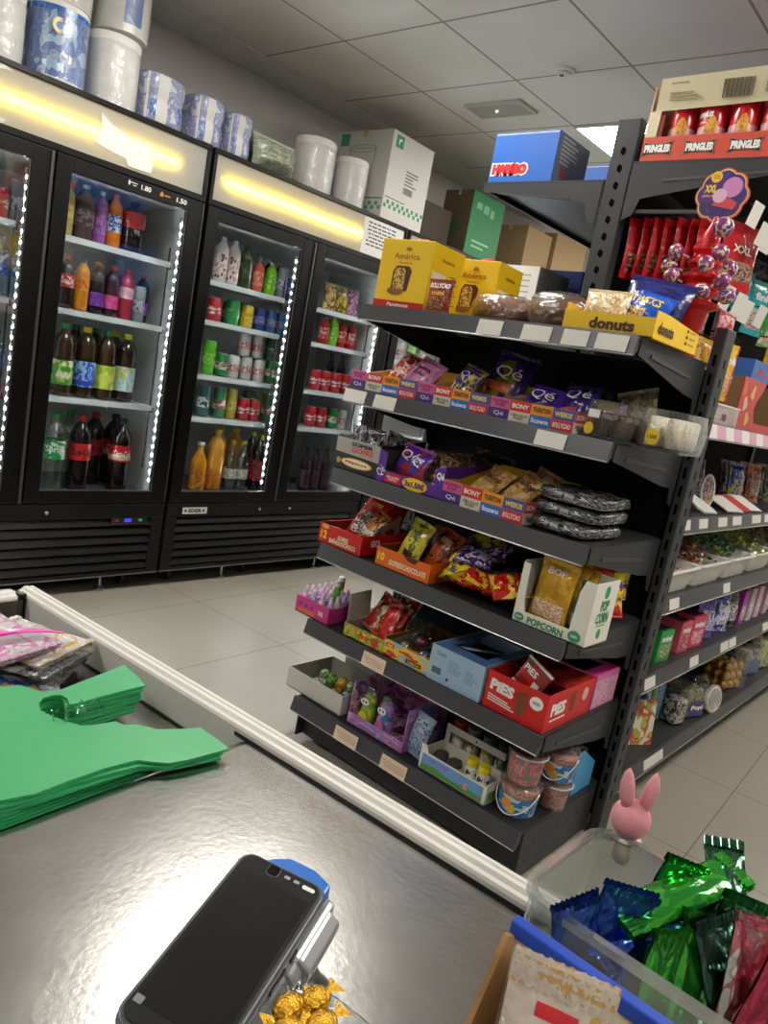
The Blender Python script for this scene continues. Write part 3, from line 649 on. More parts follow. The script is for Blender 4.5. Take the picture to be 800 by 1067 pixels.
CATS = {'b': 'bottle', 'c': 'can', 'p': 'bag'}
DOORX = {'first': (.745, 1.372), 'second': (1.382, 1.968), 'third': (2.09, 2.79), 'fourth': (2.80, 3.318), 'fifth': (3.44, 4.25)}
def stock(door, shelf, z, items, y=3.16, sub=''):
    """a row of drinks; items are (kind, photo column)"""
    lo, hi = DOORX[door]; prev = lo
    if sub == 'back': lo, hi = (lo, 2.88) if door == 'third' else (2.89, hi) if door == 'fourth' else (lo, hi)
    prev = lo
    for kind, px in items:
        rad = K[kind][3].get('r', .0325 if K[kind][0] == 'c' else .048)*1.03 if kind in K else .044
        x = max(x_for(px, y, z), prev+rad+.0006)
        if x+rad > hi: print('SKIP', door, shelf, kind, px); continue
        prev = x+rad
        key = (door, shelf, sub); n = CNT[key] = CNT.get(key, -1)+1
        lab = {'b': 'bottle', 'c': 'can', 'p': 'bag'}
        if kind in BAGC:
            d = {'chtan': 'tan snack bag', 'chyel': 'yellow green snack bag', 'chpnk': 'pink snack bag'}[kind]
            bag('snack_bag', f'{d}, {ORD[n]} on {shelf} behind the {door} cooler door', 'snack bag', (x, y, z+.001), .085, .155, .035, printed(BAGC[kind], 3, n), (-.12, 0, -.2), n+3, group='snacks and drinks in the coolers'); continue
        ty, desc, a, kw = K[kind]; label = f'{desc}, {ORD[n]} {sub or "front"} on {shelf}, {door} cooler door'
        loc = (x, y, z+.001)
        if kind in first: dup(first[kind], loc, rng.uniform(-.5, .3) if ty == 'b' and 'txt' not in kw else 0, label); continue
        nm = 'drink_bottle' if ty == 'b' else 'drink_can'
        first[kind] = bottle(nm, label, 'bottle', *a, loc=loc, group='drinks in the coolers', **kw) if ty == 'b' else can(nm, label, 'can', *a, loc=loc, group='drinks in the coolers', **kw)
BK = 'back'
FZ = .44; Zs = dict(zip('abc', (1.495, 1.212, .853))); Zt = dict(zip('abcd', (1.468, 1.285, 1.028, .820)))
stock('first', 'top shelf', Zs['a'], [('redc', -2), ('silv', 13)]); stock('first', 'middle shelf', Zs['b'], [('blub', -4), ('blub', 11)]); stock('first', 'low shelf', Zs['c'], [('blub', -8), ('blub', 6)]); stock('first', 'floor', FZ, [('gldb', -22), ('gldb', -3)])
stock('second', 'top shelf', Zs['a'], [('yel', 66), ('clrp', 82), ('viol', 96), ('fant', 105), ('bigc', 123)])
stock('second', 'middle shelf', Zs['b'], [('colas', 66), ('oran', 77), ('purp', 91), ('pinkl', 106), ('pinkb', 120), ('silv', 138)])
stock('second', 'low shelf', Zs['c'], [('tea_g', 61), ('tea_b', 84), ('tea_l', 101), ('tea_w', 121)])
stock('second', 'floor', FZ, [('lime', 51), ('cola', 78), ('colaz', 120)])
stock('second', 'top shelf', Zs['a'], [('bigc', 112), ('clrp', 128)], 3.30, BK); stock('second', 'middle shelf', Zs['b'], [('purp', 100), ('pinkl', 115), ('pinkb', 129), ('purp', 86)], 3.235, BK)
stock('second', 'low shelf', Zs['c'], [('tea_l', 72), ('tea_g', 92), ('tea_b', 112), ('tea_g', 130)], 3.29, BK); stock('second', 'floor', FZ, [('lime', 66), ('cola', 92), ('colaz', 108), ('cola', 131)], 3.30, BK)
stock('third', 'top shelf', Zt['a'], [('pinkw', 227), ('pinkw', 239), ('oliv', 251), ('coral', 266), ('gren', 279), ('silv', 291), ('blus', 301)]); stock('third', 'top shelf', Zt['a'], [('wcap', 266), ('wcap', 276), ('wcap', 287)], 3.26, BK)
stock('third', 'second shelf', Zt['b'], [('redc', 221), ('grn5', 240), ('yelc', 255), ('bluc', 268), ('blus', 280), ('blus', 291)]); stock('third', 'second shelf', Zt['b'], [('redc', 236), ('grn5', 252), ('bluc', 270), ('bluc', 284)], 3.245, BK)
stock('third', 'third shelf', Zt['c'], [('limec', 215), ('beerg', 228), ('beerw', 241), ('beerw', 254), ('beerw', 267), ('beerg', 281)]); stock('third', 'third shelf', Zt['c']+.119, [('beerw', 253), ('beerw', 266), ('beerk', 280)], 3.16, 'upper'); stock('third', 'third shelf', Zt['c'], [('beerk', 250), ('beerk', 265), ('beerk', 280), ('beerg', 236)], 3.235, BK)
stock('third', 'fourth shelf', Zt['d'], [('teal', 209), ('grr', 226), ('gold', 238), ('redc', 251), ('redc', 262), ('grr', 276), ('teal', 289)]); stock('third', 'fourth shelf', Zt['d'], [('beerk', 240), ('grr', 256), ('gold', 272)], 3.24, BK)
stock('third', 'floor', FZ, [('oj', 203), ('ojy', 219), ('tonic', 236), ('tonic', 248), ('verm', 264), ('verm', 279)]); stock('third', 'floor', FZ, [('ojy', 222), ('ojy', 238), ('verm', 256), ('verm', 274)], 3.265, BK)
stock('fourth', 'top shelf', Zt['a'], [('chtan', 342), ('chyel', 354), ('chpnk', 365), ('chpnk', 376)])
stock('fourth', 'second shelf', Zt['b'], [('redb', 335), ('gren', 344), ('redb', 353), ('redb', 363)])
stock('fourth', 'third shelf', Zt['c'], [('redc', 326), ('redc', 336), ('redc', 347), ('redc', 358)]); stock('fourth', 'third shelf', Zt['c'], [('darks', 340), ('darks', 351), ('darks', 362), ('darks', 373)], 3.24, BK)
stock('fourth', 'fourth shelf', Zt['d'], [('redc', 321), ('redc', 332), ('beerg', 343), ('beerw', 354), ('beerw', 365)])
stock('fourth', 'floor', FZ, [('darkp', 314), ('darkp', 324), ('darkp', 335), ('dgrn', 347), ('redb', 358), ('verm', 372)])
stock('fifth', 'second shelf', Zt['b'], [('beerw', 414), ('limec', 426), ('beerg', 438)]); stock('fifth', 'third shelf', Zt['c'], [('limec', 394), ('beerk', 405), ('teal', 416), ('teal', 427)]); stock('fifth', 'floor', FZ, [('blub', 394), ('lime', 408), ('blub', 424)])
# ================================================================ checkout counter and what lies on it
ZP, ZT = .79, .757
M_steel = mat('#b4b3b0', .235, 1.0, vary=.18, scale=22, bump=.045, bscale=170); M_steel2 = mat('#75726d', .3, 1.0, vary=.12, scale=10, bump=.05, bscale=60)
M_rail = mat('#dedcd6', .45, vary=.03); M_railc = mat('#b9b7b2', .5, vary=.03); M_brush = mat('#a3a2a0', .42, 1.0, vary=.1, scale=200, bump=.04, bscale=200)
pa, pb = at_z(36, 611, ZP+.012), at_z(556, 921, ZP+.012)
du = (pa-pb); du.z = 0; du.normalize(); dv = Vector((-du.y, du.x, 0)); A0 = Vector((pa.x, pa.y, 0))
if dv.x > 0: dv = -dv
def cp(u, v, z): return A0-du*u+dv*v+Vector((0, 0, z))          # u back from the far corner along the rail, v in from its outer edge
def uv_of(p): d = Vector((p.x, p.y, 0))-A0; return -d.dot(du), d.dot(dv)
RW = uv_of(at_z(285, 777, ZP+.012))[1]; UB = sum(uv_of(at_z(a, b, ZP))[0] for a, b in ((268, 772), (161, 821), (56, 855)))/3; UN, VN = 1.55, .78
def slab(mb, u0, u1, v0, v1, z0, z1):
    vs = [cp(u, v, z) for u in (u0, u1) for v in (v0, v1) for z in (z0, z1)]
    return mb.add(vs, [(0, 1, 3, 2), (4, 6, 7, 5), (0, 4, 5, 1), (2, 3, 7, 6), (0, 2, 6, 4), (1, 5, 7, 3)])
T = thing('checkout_counter', 'stainless steel checkout counter with white edge rail and sunken bagging tray', 'counter', (0, 0, 0))
obj('cabinet', slab(MB(), .01, UN, .012, VN, .08, ZT-.004), mat('#77787a', .5, vary=.04), T); obj('kick_plate', slab(MB(), .05, UN-.03, .06, VN-.03, 0, .08), BLACK, T)
top = MB(); prof = [(UN, ZP), (UB-.004, ZP), (UB-.010, ZP-.0008), (UB-.016, ZP-.003), (UB-.024, ZP-.010), (UB-.034, ZP-.024), (UB-.042, ZT+.004), (UB-.050, ZT+.001), (UB-.060, ZT), (RW, ZT)]
top.grid(lambda u, v: cp(prof[round(u*9)][0], RW-.004+(VN-RW)*v, prof[round(u*9)][1]), 9, 1)
obj('steel_top', top, M_steel, T, True)
obj('tray_wall', slab(slab(MB(), RW, UB, RW-.004, RW-.001, ZT, ZP+.004), RW-.004, RW, RW, VN, ZT, ZP+.004), M_steel2, T)
obj('corner_seal', slab(slab(MB(), RW-.002, RW+.002, RW, RW+.003, ZT, ZP+.006), RW-.010, RW-.0, RW, RW+.010, ZP+.0045, ZP+.0125), BLACK, T)
def rail(u0, v0, u1, v1, side):
    """channel section rail: two raised lips and a lower grey band; side = inward direction"""
    a, b = cp(u0, v0, 0), cp(u1, v1, 0); n = side; w = RW
    sec = [(0, ZP-.03), (0, ZP+.012), (.003, ZP+.014), (.007, ZP+.014), (.009, ZP+.011), (.013, ZP+.010), (w-.022, ZP+.010), (w-.017, ZP+.011), (w-.014, ZP+.0145), (w-.009, ZP+.0145), (w-.006, ZP+.011), (w-.002, ZP+.010), (w, ZP+.007), (w, ZP-.03)]
    mb = MB(); mb.prism([a+n*s+Vector((0, 0, z)) for s, z in sec], b-a); return mb, sec, a, b, n
mb, sec, a, b, n = rail(0, 0, UN, 0, dv); o = obj('edge_rail', mb, M_rail, T)
bd = MB(); bd.quad(a+n*.0135+Vector((0, 0, ZP+.0104)), b+n*.0135+Vector((0, 0, ZP+.0104)), b+n*(RW-.0225)+Vector((0, 0, ZP+.0104)), a+n*(RW-.0225)+Vector((0, 0, ZP+.0104))); obj('rail_band', bd, M_railc, o)
mb, sec, a, b, n = rail(0, RW+.012, 0, VN, -du); o = obj('edge_rail', mb, M_rail, T)
obj('rail_corner', slab(MB(), 0, RW, 0.0, RW+.012, ZP-.03, ZP+.009), mat('#1a1a1b', .4), T)
obj('steel_trim', slab(MB(), UB-.03, UN, RW-.003, RW+.0015, ZP-.001, ZP+.0028), mat('#3a3a3b', .3, .8), T)

# green carrier bags: a stack of T-shirt bags, each its own sheet
zin = lambda x, y: (x*.325, 630+y*.325)
OUT = [(-330, 330), (-200, 285), (0, 268), (60, 262), (85, 268), (130, 284), (195, 276), (300, 238), (400, 200), (436, 230), (466, 264), (440, 272), (330, 300), (245, 322), (222, 325), (214, 305), (195, 294), (165, 294), (135, 303), (120, 322), (130, 345), (165, 362), (215, 380), (260, 394), (300, 394), (335, 388), (372, 381), (400, 393), (440, 391), (500, 405), (570, 402), (640, 397), (690, 432), (735, 468), (600, 500), (540, 512), (490, 510), (440, 505), (330, 535), (220, 570), (110, 610), (0, 635), (-120, 670), (-300, 720)]
def sheet_mesh(pts, th, seed):
    """filled outline, finely cut so that it can ripple"""
    import bmesh
    bm = bmesh.new(); vs = [bm.verts.new((p.x, p.y, 0)) for p in pts]; bm.faces.new(vs)
    bmesh.ops.triangulate(bm, faces=bm.faces[:])
    bmesh.ops.subdivide_edges(bm, edges=bm.edges[:], cuts=3, use_grid_fill=True); bmesh.ops.subdivide_edges(bm, edges=[e for e in bm.edges if e.calc_length() > .02], cuts=1)
    bmesh.ops.triangulate(bm, faces=bm.faces[:])
    ret = bmesh.ops.extrude_face_region(bm, geom=bm.faces[:]); 
    for e in ret['geom']:
        if isinstance(e, bmesh.types.BMVert): e.co.z -= th
    bmesh.ops.recalc_face_normals(bm, faces=bm.faces[:])
    me = bpy.data.meshes.new('carrier_bag'); bm.to_mesh(me); bm.free(); return me
M_bag = mat('#35a565', .38, vary=.05, scale=8, bump=.12, bscale=14)
NB = 9; ztop = ZP+.012
for k in range(NB):
    z = ztop-.0036*k
    pts = []
    for x, y in OUT:
        p = at_z(*zin(x, y), ztop-.002)
        u, v = uv_of(p)
        jit = .0016*math.sin(k*2.1+x*.013)
        u += jit+(.0022*k if y > 480 and x < 450 else 0)-(.001*k if x > 560 else 0); v += .002*math.sin(k*1.3)+(.004*k if x > 560 else 0)+(.0015*k if 380 < x < 480 and y < 300 else 0)
        if z-.003 < ZP+.001: u = min(u, UB-.052 if z < ZP-.012 else UB-.03)
        pts.append(cp(u, max(v, RW+.004), 0))
    me = sheet_mesh(pts, .0026, k); me.materials.append(M_bag)
    for vtx in me.vertices:
        r = .0006*noise.noise((vtx.co.x*18, vtx.co.y*18, 3)); vtx.co.z += r
        u, v = uv_of(vtx.co)
    o = link('carrier_bag', me, None, (0, 0, z))
    tag(o, f"green plastic carrier bag, {'topmost' if k == 0 else 'lowest' if k == NB-1 else ORD[k]+' from the top'} of the stack on the counter tray", 'carrier bag', 'green carrier bags on the counter')
cr = MB(); c0 = at_z(*zin(228, 352), ztop)
for i in range(7): cr.add([c0+Vector((.012*math.cos(i)*.6-.03+i*.009, -.008+.010*math.sin(i*2.2), .001+.005*(i % 2))), c0+Vector((-.022+i*.009, -.010+.004*(i % 3), .012*(i % 2)+.002)), c0+Vector((-.018+i*.008, .010+.003*math.sin(i), .002+.009*((i+1) % 2)))], [(0, 1, 2)])
o = obj('crumpled_film', cr, clear('#7fd6a4', .12, .1, .6, 60, body=.3, bodycol='#2ba864')); o.data.materials[0] = clear('#7fd6a4', .12, .1, .6, 60, body=.3, bodycol='#2ba864')
o.name = 'torn_bag_film'; tag(o, 'crumpled scrap of clear green film between the carrier bag handles', 'plastic film')
# foil sachets lying behind the bags
M_foil = printed(('#b9babd', '#8f9196', '#d9d9da'), 5, 3, .25, .6, .5); M_foil2 = printed(('#d8d4cf', '#c4c2c4', '#c9a24c', '#d9d9da'), 4, 5, .22, .3, .5); M_foil3 = printed(('#c9c4cc', '#d0ccd2', '#c98ab0', '#c4bfc6', '#dadada'), 4, 9, .2, .2, .5)
q0 = at_z(58, 688, ZT+.02)
SA = [(.00, .000, .10, M_foil), (.006, .004, -.05, M_foil), (-.004, .006, .06, M_foil), (.003, -.004, -.12, M_foil), (-.012, .002, .02, M_foil), (.002, .002, -.2, M_foil2)]
for i, (dx, dy, rz, m) in enumerate(SA):
    o = bag('foil_sachet', f"silver foil sachet, {'lowest' if i == 0 else 'topmost' if i == 5 else ORD[i]+' from the bottom'} of the stack behind the green bags", 'sachet', (q0.x+dx-.002, q0.y+dy-.03, ZT+.004+i*.0062), .105, .12, .0048, m, (-PI/2+.02, 0, rz-.9+PI/2), i+4, group='foil sachets in the counter tray')
q1 = at_z(14, 690, ZT+.035)
bag('foil_sachet', 'pink and orange printed clear sachet at the left end of the counter tray', 'sachet', (q1.x+.005, q1.y-.02, ZT+.046), .11, .12, .006, M_foil3, (-PI/2+.05, 0, .3), 12, group='foil sachets in the counter tray')
bag('foil_sachet', 'blue and silver sachet half hidden beside the green bags', 'sachet', (q1.x-.01, q1.y-.075, ZT+.010), .10, .10, .008, printed(('#b9bcc4', '#3565b8', '#c9963c'), 4, 2, .2, .3), (-PI/2+.05, 0, .5), 14, group='foil sachets in the counter tray')
s0, s1 = at_z(-20, 664, ZT+.062), at_z(68, 659, ZT+.055); d = (s1-s0); nrm = Vector((-d.y, d.x, 0)).normalized()*.011
mb = MB(); mb.grid(lambda u, v: s0+d*u+nrm*(v-.5)*(1-.85*max(0, u-.7)/.3)+Vector((0, 0, .006*math.sin(PI*u))), 12, 2); o = obj('ribbon', mb, mat('#e02aa0', .35, vary=.05), None, True); m = o.modifiers.new('t', 'SOLIDIFY'); m.thickness = .0012
tag(o, 'bright magenta strip lying across the foil sachets', 'strip')

# card payment terminal
TL, TR, BL = at_z(257, 883, ZP+.056), at_z(343, 926, ZP+.052), at_z(99, 1042, ZP+.032)
ex = (TR-TL).normalized(); ey = (TL-BL); ey = (ey-ex*ey.dot(ex)).normalized(); ez = ex.cross(ey); LW, LL = (TR-TL).length, (TL-BL).dot(ey); O_ = TL-ey*LL
print('TERMINAL', LW, LL)
t = thing('card_terminal', 'dark grey handheld card payment terminal lying on the steel counter', 'card terminal', (0, 0, 0)); t.matrix_world = Matrix(((ex.x, ey.x, ez.x, O_.x), (ex.y, ey.y, ez.y, O_.y), (ex.z, ey.z, ez.z, O_.z), (0, 0, 0, 1)))
def rrect(x0, x1, y0, y1, r, z, n=5):
    out = []
    for cx, cy, a0 in ((x1-r, y1-r, 0), (x0+r, y1-r, PI/2), (x0+r, y0+r, PI), (x1-r, y0+r, 1.5*PI)):
        for i in range(n+1): a = a0+PI/2*i/n; out.append((cx+r*math.cos(a), cy+r*math.sin(a), z))
    return out
y0 = -.003; YT = LL
obj('housing', MB().prism(rrect(0, LW, y0, YT, .011, -.0155), (0, 0, .0145)), mat('#55585c', .4, vary=.05), t, bev=.0015)
obj('side_trim', MB().prism(rrect(-.0008, LW+.0008, y0-.0008, YT+.0008, .0115, -.010), (0, 0, .003)), mat('#7a7c80', .3, .7), t)
obj('screen_glass', MB().prism(rrect(.0032, LW-.0032, y0+.0032, YT-.0032, .008, -.001), (0, 0, .0016)), mat('#26282b', .14, coat=.5, vary=.3), t)
obj('display', MB().prism(rrect(.006, LW-.0055, y0+.014, YT-.019, .002, .00062), (0, 0, .0002)), mat('#141517', .2, coat=.4, vary=.2), t)
obj('camera_window', MB().prism(rrect(LW*.34, LW*.47, YT-.0125, YT-.0035, .0025, .0006), (0, 0, .0005)), mat('#050506', .1, coat=.5), t)
ic = MB().prism(rrect(LW*.335, LW*.475, YT-.013, YT-.003, .003, .0004), (0, 0, .0004)); obj('camera_ring', ic, mat('#8a8d92', .3, .6), t)
for k, xx in enumerate((.57, .68, .82)):
    if k == 2: obj('status_light', MB().prism(rrect(LW*xx-.0045, LW*xx+.005, YT-.0105, YT-.0075, .0014, .0006), (0, 0, .0004)), WHITE, t)
    else: obj('contactless_icon', MB().prism(rrect(LW*xx-.0022, LW*xx+.0022, YT-.0095, YT-.007, .001, .0006), (0, 0, .0004)), mat('#9aa0a6', .4), t)
obj('home_key_icon', MB().prism(rrect(LW*.12-.003, LW*.12+.003, .010, .015, .001, .0006), (0, 0, .0003)), mat('#7d8287', .4), t)
sb = MB()
for ya, yb, w0, zb in ((y0+.01, YT-.062, .006, -.030), (YT-.062, YT-.050, .010, -.034), (YT-.050, YT-.004, .015, -.040)):
    sb.prism([(LW-.012, ya, -.0158), (LW+w0*.35, ya, -.0125), (LW+w0, ya, -.019), (LW+w0*.8, ya, zb+.006), (LW-.012, ya, zb)], (0, yb-ya, 0))
obj('side_body', sb, mat('#a2a3a5', .34, .35, vary=.05), t, bev=.0025)
obj('side_groove', MB().prism([(LW+.0151, YT-.047, -.0185), (LW+.0151, YT-.010, -.0185), (LW+.0128, YT-.012, -.030), (LW+.0128, YT-.044, -.030)], (.0006, 0, 0)), mat('#c4c5c7', .3, .4), t)
pm = MB(); pm.prism([(LW-.006, YT-.052, -.012), (LW-.006, YT+.004, -.012), (LW-.006, YT+.004, -.030), (LW-.006, YT-.010, -.043), (LW-.006, YT-.040, -.043), (LW-.006, YT-.052, -.026)], (.012, 0, 0)); pm.prism([(.004, YT-.050, -.0155), (.004, YT+.003, -.0155), (.004, YT+.003, -.030), (.004, YT-.010, -.0425), (.004, YT-.038, -.0425), (.004, YT-.050, -.028)], (LW-.010, 0, 0))
obj('printer_housing', pm, mat('#a5a6a9', .35, .3, vary=.05), t, bev=.004)
obj('printer_lid', MB().prism([(.012, YT-.004, -.0165), (LW-.001, YT-.004, -.0165), (LW-.001, YT+.006, -.0165), (LW*.75, YT+.012, -.0165), (LW*.45, YT+.012, -.0165), (.02, YT+.005, -.0165)], (0, 0, .0135)), mat('#2f74cf', .3, vary=.04), t, bev=.002)
obj('side_key', MB().box(LW+.0009, LW+.0022, YT*.42, YT*.55, -.0105, -.0065).box(LW+.0009, LW+.0022, YT*.60, YT*.66, -.0105, -.0065), mat('#2a2b2d', .4), t)
obj('grip_belly', MB().prism([(.010, .012, -.0155), (LW-.010, .012, -.0155), (LW-.012, .02, -.0235), (.012, .02, -.0235)], (0, YT*.5, 0)), mat('#8e9094', .4, .2), t, bev=.003)
# clear bag of gold wrapped sweets at the front edge
g = at_z(283, 1078, ZP+.02)
bag('sweets_bag', 'clear bag of sweets at the counter front below the card terminal', 'bag', (g.x+.026, g.y-.062, ZP+.006), .075, .085, .022, M_film, (-PI/2+.12, 0, .25), 3)
M_goldf = mat('#d9a834', .25, .85, vary=.2, bump=.9, bscale=220)
for i, (dx, dy) in enumerate(((0, 0), (.016, -.006), (-.012, -.012), (.007, -.021))):
    o = obj('wrapped_sweet', MB().ball((0, 0, 0), .0095, 12, 8, (1.15, .9, .8)), M_goldf, None, True, loc=(g.x+.006+dx, g.y-.004+dy, ZP+.038)); w = MB()
    for s in (-1, 1): w.lathe([(.0025, .0), (.0075, .007)], 8, cap=False)
    obj('twist_end', MB().add([(-.010, 0, 0), (-.018, .007, .003), (-.019, -.006, -.002)], [(0, 1, 2)]).add([(.010, 0, 0), (.018, .006, .002), (.019, -.007, .001)], [(0, 1, 2)]), M_goldf, o)
    tag(o, f'gold foil wrapped sweet, {ORD[i]} of four in the clear bag below the terminal', 'sweet', 'gold wrapped sweets')

# clear tub of foil packs with a rabbit figure on its rim
TX0, TX1, TY0, TY1, TZ = .413, .532, -.06, .176, .900
t = thing('sweets_tub', 'clear plastic tub full of shiny foil packs at the counter edge', 'tub', (0, 0, ZP+.001))
H = TZ-ZP; w_ = MB(); ro = rrect(TX0, TX1, TY0, TY1, .022, 0); ri = rrect(TX0+.0025, TX1-.0025, TY0+.0025, TY1-.0025, .020, 0); n = len(ro)
vs = [(x, y, 0) for x, y, _ in ro]+[(x, y, H) for x, y, _ in ro]+[(x, y, H) for x, y, _ in ri]+[(x, y, .003) for x, y, _ in ri]
fs = [(k*n+i, k*n+(i+1) % n, (k+1)*n+(i+1) % n, (k+1)*n+i) for k in range(3) for i in range(n)]+[tuple(range(n))[::-1], tuple(range(3*n, 4*n))]
w_.add(vs, fs); obj('wall', w_, M_tub, t, auto=40)
rm = MB(); r2 = rrect(TX0-.003, TX1+.003, TY0-.003, TY1+.003, .024, 0); vs = [(x, y, H-.004) for x, y, _ in r2]+[(x, y, H+.001) for x, y, _ in r2]+[(x, y, H+.001) for x, y, _ in ri]+[(x, y, H-.004) for x, y, _ in ri]
rm.add(vs, [(k*n+i, k*n+(i+1) % n, ((k+1) % 4)*n+(i+1) % n, ((k+1) % 4)*n+i) for k in range(4) for i in range(n)]); obj('rim', rm, clear('#f2f6f6', .22, .08, body=.12), t, auto=40)
def foil(c1, c2, s): return printed((c1, c2, c1), 2.5, s, .13, .8, 1.0, 7)
GR, GL, BLU, RED, DK = foil('#2a9a48', '#1f8a3c', 1), foil('#58d848', '#3ab84a', 2), foil('#4a74dc', '#3458b8', 3), foil('#d84a68', '#b83a54', 4), foil('#2f5a48', '#4a7a64', 5)
FP = [('blue', BLU, 'upright at the left rear corner of the clear tub'), ('blue', BLU, 'upright beside the rabbit figure'), ('green', GR, 'with a red melon slice print beside the rabbit figure'), ('green', GR, 'standing tall at the right rear of the clear tub'), ('green', GR, 'with a pale printed front at the right of the tub'),
      ('bright green', GL, 'lying slanted across the middle of the tub'), ('dark green', DK, 'pointing right over the tub edge'), ('blue', BLU, 'lying low behind the front wall of the tub'), ('bright green', GL, 'low in the middle of the clear tub'), ('dark green', DK, 'under the red packs at the tub end'),
      ('red', RED, 'upright at the near end of the tub'), ('red', RED, 'behind the upright red one at the near tub end'), ('bright green', GL, 'at the left, propped against the tub wall'), ('dark green', DK, 'lying across the right side of the tub'), ('silver and red', foil('#d9d9dc', '#c87a84', 8), 'between the dark green and red ones'), ('blue', BLU, 'lying crosswise over the green ones')]
PK = [  # x, y, z of the pack's foot, width, height, rotation
 (.442, .140, .836, .034, .076, (.15, -.30, -.5)), (.468, .138, .836, .036, .076, (.2, .1, -.9)), (.505, .124, .832, .036, .084, (.05, .25, -.8)), (.517, .088, .830, .032, .076, (.05, .1, -1.0)), (.498, .078, .834, .036, .078, (-.1, .3, -.7)),
 (.458, .126, .884, .030, .100, (-1.3, .1, -2.0)), (.515, .050, .850, .026, .100, (-.7, .3, -1.5)), (.440, .116, .822, .034, .062, (.1, .4, -.3)), (.462, .074, .830, .034, .075, (-.4, .35, -.5)), (.486, .048, .832, .034, .082, (-.35, -.2, -.5)),
 (.452, .042, .836, .038, .088, (-.1, .30, -.8)), (.500, .016, .836, .036, .082, (-.1, -.1, -1.0)), (.434, .092, .826, .030, .080, (-.1, .2, -.4)), (.478, .060, .880, .026, .100, (-1.2, -.2, -1.2)), (.468, .046, .842, .034, .082, (-.3, .1, -.9)), (.452, .128, .852, .030, .070, (-.9, .3, -1.9))]
for i, (cn, m, where) in enumerate(FP):
    x, y, zb, ww, hh, rot = PK[i]
    o = bag('foil_pack', f'{cn} foil sweet pack {where}', 'sweet pack', (x, y, zb), ww, hh, .010, m, rot, i+20, group='foil packs in the clear tub', patch=(mat('#d04a4a', .3), .3, .75, .45, .85) if i == 2 else (mat('#d8d8c9', .3), .2, .8, .5, .75) if i == 4 else None, crimp=.08, wr=.3)
fl = MB(); r = random.Random(8)
for k in range(46):
    c = Vector((r.uniform(TX0+.036, TX1-.036), r.uniform(TY0+.036, TY1-.036), ZP+.010+.052*r.random())); a_ = r.uniform(0, PI); d = Vector((math.cos(a_), math.sin(a_), r.uniform(-.3, .3)))*.016; e = Vector((-d.y, d.x, 0))*.7
    fl.mi(k % 4); fl.add([c-d-e, c+d-e, c+d+e, c-d+e, c+Vector((0, 0, .008))], [(0, 1, 4), (1, 2, 4), (2, 3, 4), (3, 0, 4), (3, 2, 1, 0)])
o = obj('wrapped_sweets', fl, [GR, BLU, DK, GL]); tag(o, 'layer of small green and blue wrapped sweets filling the bottom of the clear tub', 'sweets', kind='stuff')
# rabbit figure
p = Vector((.528, .158, .0)); R = thing('rabbit_figure', 'small pink rabbit eared figure with cream body on the tub rim', 'figurine', (p.x+.008, p.y+.0, TZ-.017), 2.25)
M_pink = mat('#e79aa4', .45, vary=.04); M_cream = mat('#e6cfae', .5, vary=.05)
b = MB(); b.lathe([(.006, -.004), (.0085, .0), (.0088, .008), (.0075, .016), (.005, .022), (.004, .025)], 16); obj('body', b, M_cream, R, True)
h = MB(); h.ball((0, 0, .040), .0185, 20, 14, (.98, .95, 1.0)); obj('head', h, M_pink, R, True)
fc = MB().ball((0, -.0095, .0365), .0115, 14, 10, (.95, .8, .9)); obj('face', fc, M_cream, R, True)
obj('eye', MB().ball((-.004, -.0186, .038), .0012, 8, 6), BLACK, R, True); obj('eye', MB().ball((.004, -.0186, .038), .0012, 8, 6), BLACK, R, True)
obj('mouth', MB().tube([(-.0015, -.0182, .0335), (0, -.0186, .0328), (.0015, -.0182, .0335)], .0004, 6), mat('#9a4a4a', .5), R)
for s in (-1, 1):
    e = MB().tube([(s*.0075, .002, .053), (s*.0095, .002, .062), (s*.0115, .002, .074), (s*.0125, .001, .084), (s*.0125, .001, .089)], [.005, .0068, .0066, .004, .0008], 12); obj('ear', e, M_pink, R, True)
    a = MB().tube([(s*.007, -.002, .018), (s*.013, -.006, .013), (s*.017, -.008, .016)], [.0032, .003, .0026], 10); obj('arm', a, M_cream, R, True)
R.scale = (.8, .8, .8)
obj('collar', MB().lathe([(.0085, .0175), (.0105, .019), (.009, .0225), (.006, .0235)], 18), mat('#efe6d8', .5), R, True)

# blue trimmed cardboard box in front of the tub
q = at_z(537, 966, .945); bx1, by1 = q.x, q.y; M_crd = mat('#b08a5e', .75, vary=.06, scale=40); M_bluet = mat('#1f4bb8', .4, vary=.05)
t = thing('cardboard_box', 'cardboard box with blue trimmed edge filled with sweet bags at the counter front', 'box', (0, 0, ZP+.001)); HB = .945-ZP
b = MB(); b.box(bx1-.10, bx1-.003, by1-.26, by1-.003, 0, .003); obj('base', b, M_crd, t)
obj('side_panel', MB().prism([(bx1-.10, by1-.003, 0), (bx1-.004, by1-.003, 0), (bx1-.004, by1-.003, HB-.002), (bx1-.012, by1-.003, HB+.002), (bx1-.04, by1-.003, HB-.055), (bx1-.10, by1-.003, HB-.095)], (0, .003, 0)), M_crd, t)
obj('back_panel', MB().box(bx1-.003, bx1, by1-.26, by1, 0, HB), mat('#d9d3c9', .6, vary=.04), t)
obj('front_panel', MB().box(bx1-.10, bx1-.097, by1-.26, by1-.003, .003, HB-.10), M_crd, t); obj('end_panel', MB().box(bx1-.097, bx1-.003, by1-.26, by1-.257, .003, HB-.03), M_crd, t)
obj('blue_trim', MB().box(bx1-.005, bx1+.002, by1-.26, by1+.001, HB-.003, HB+.005), M_bluet, t, bev=.001)
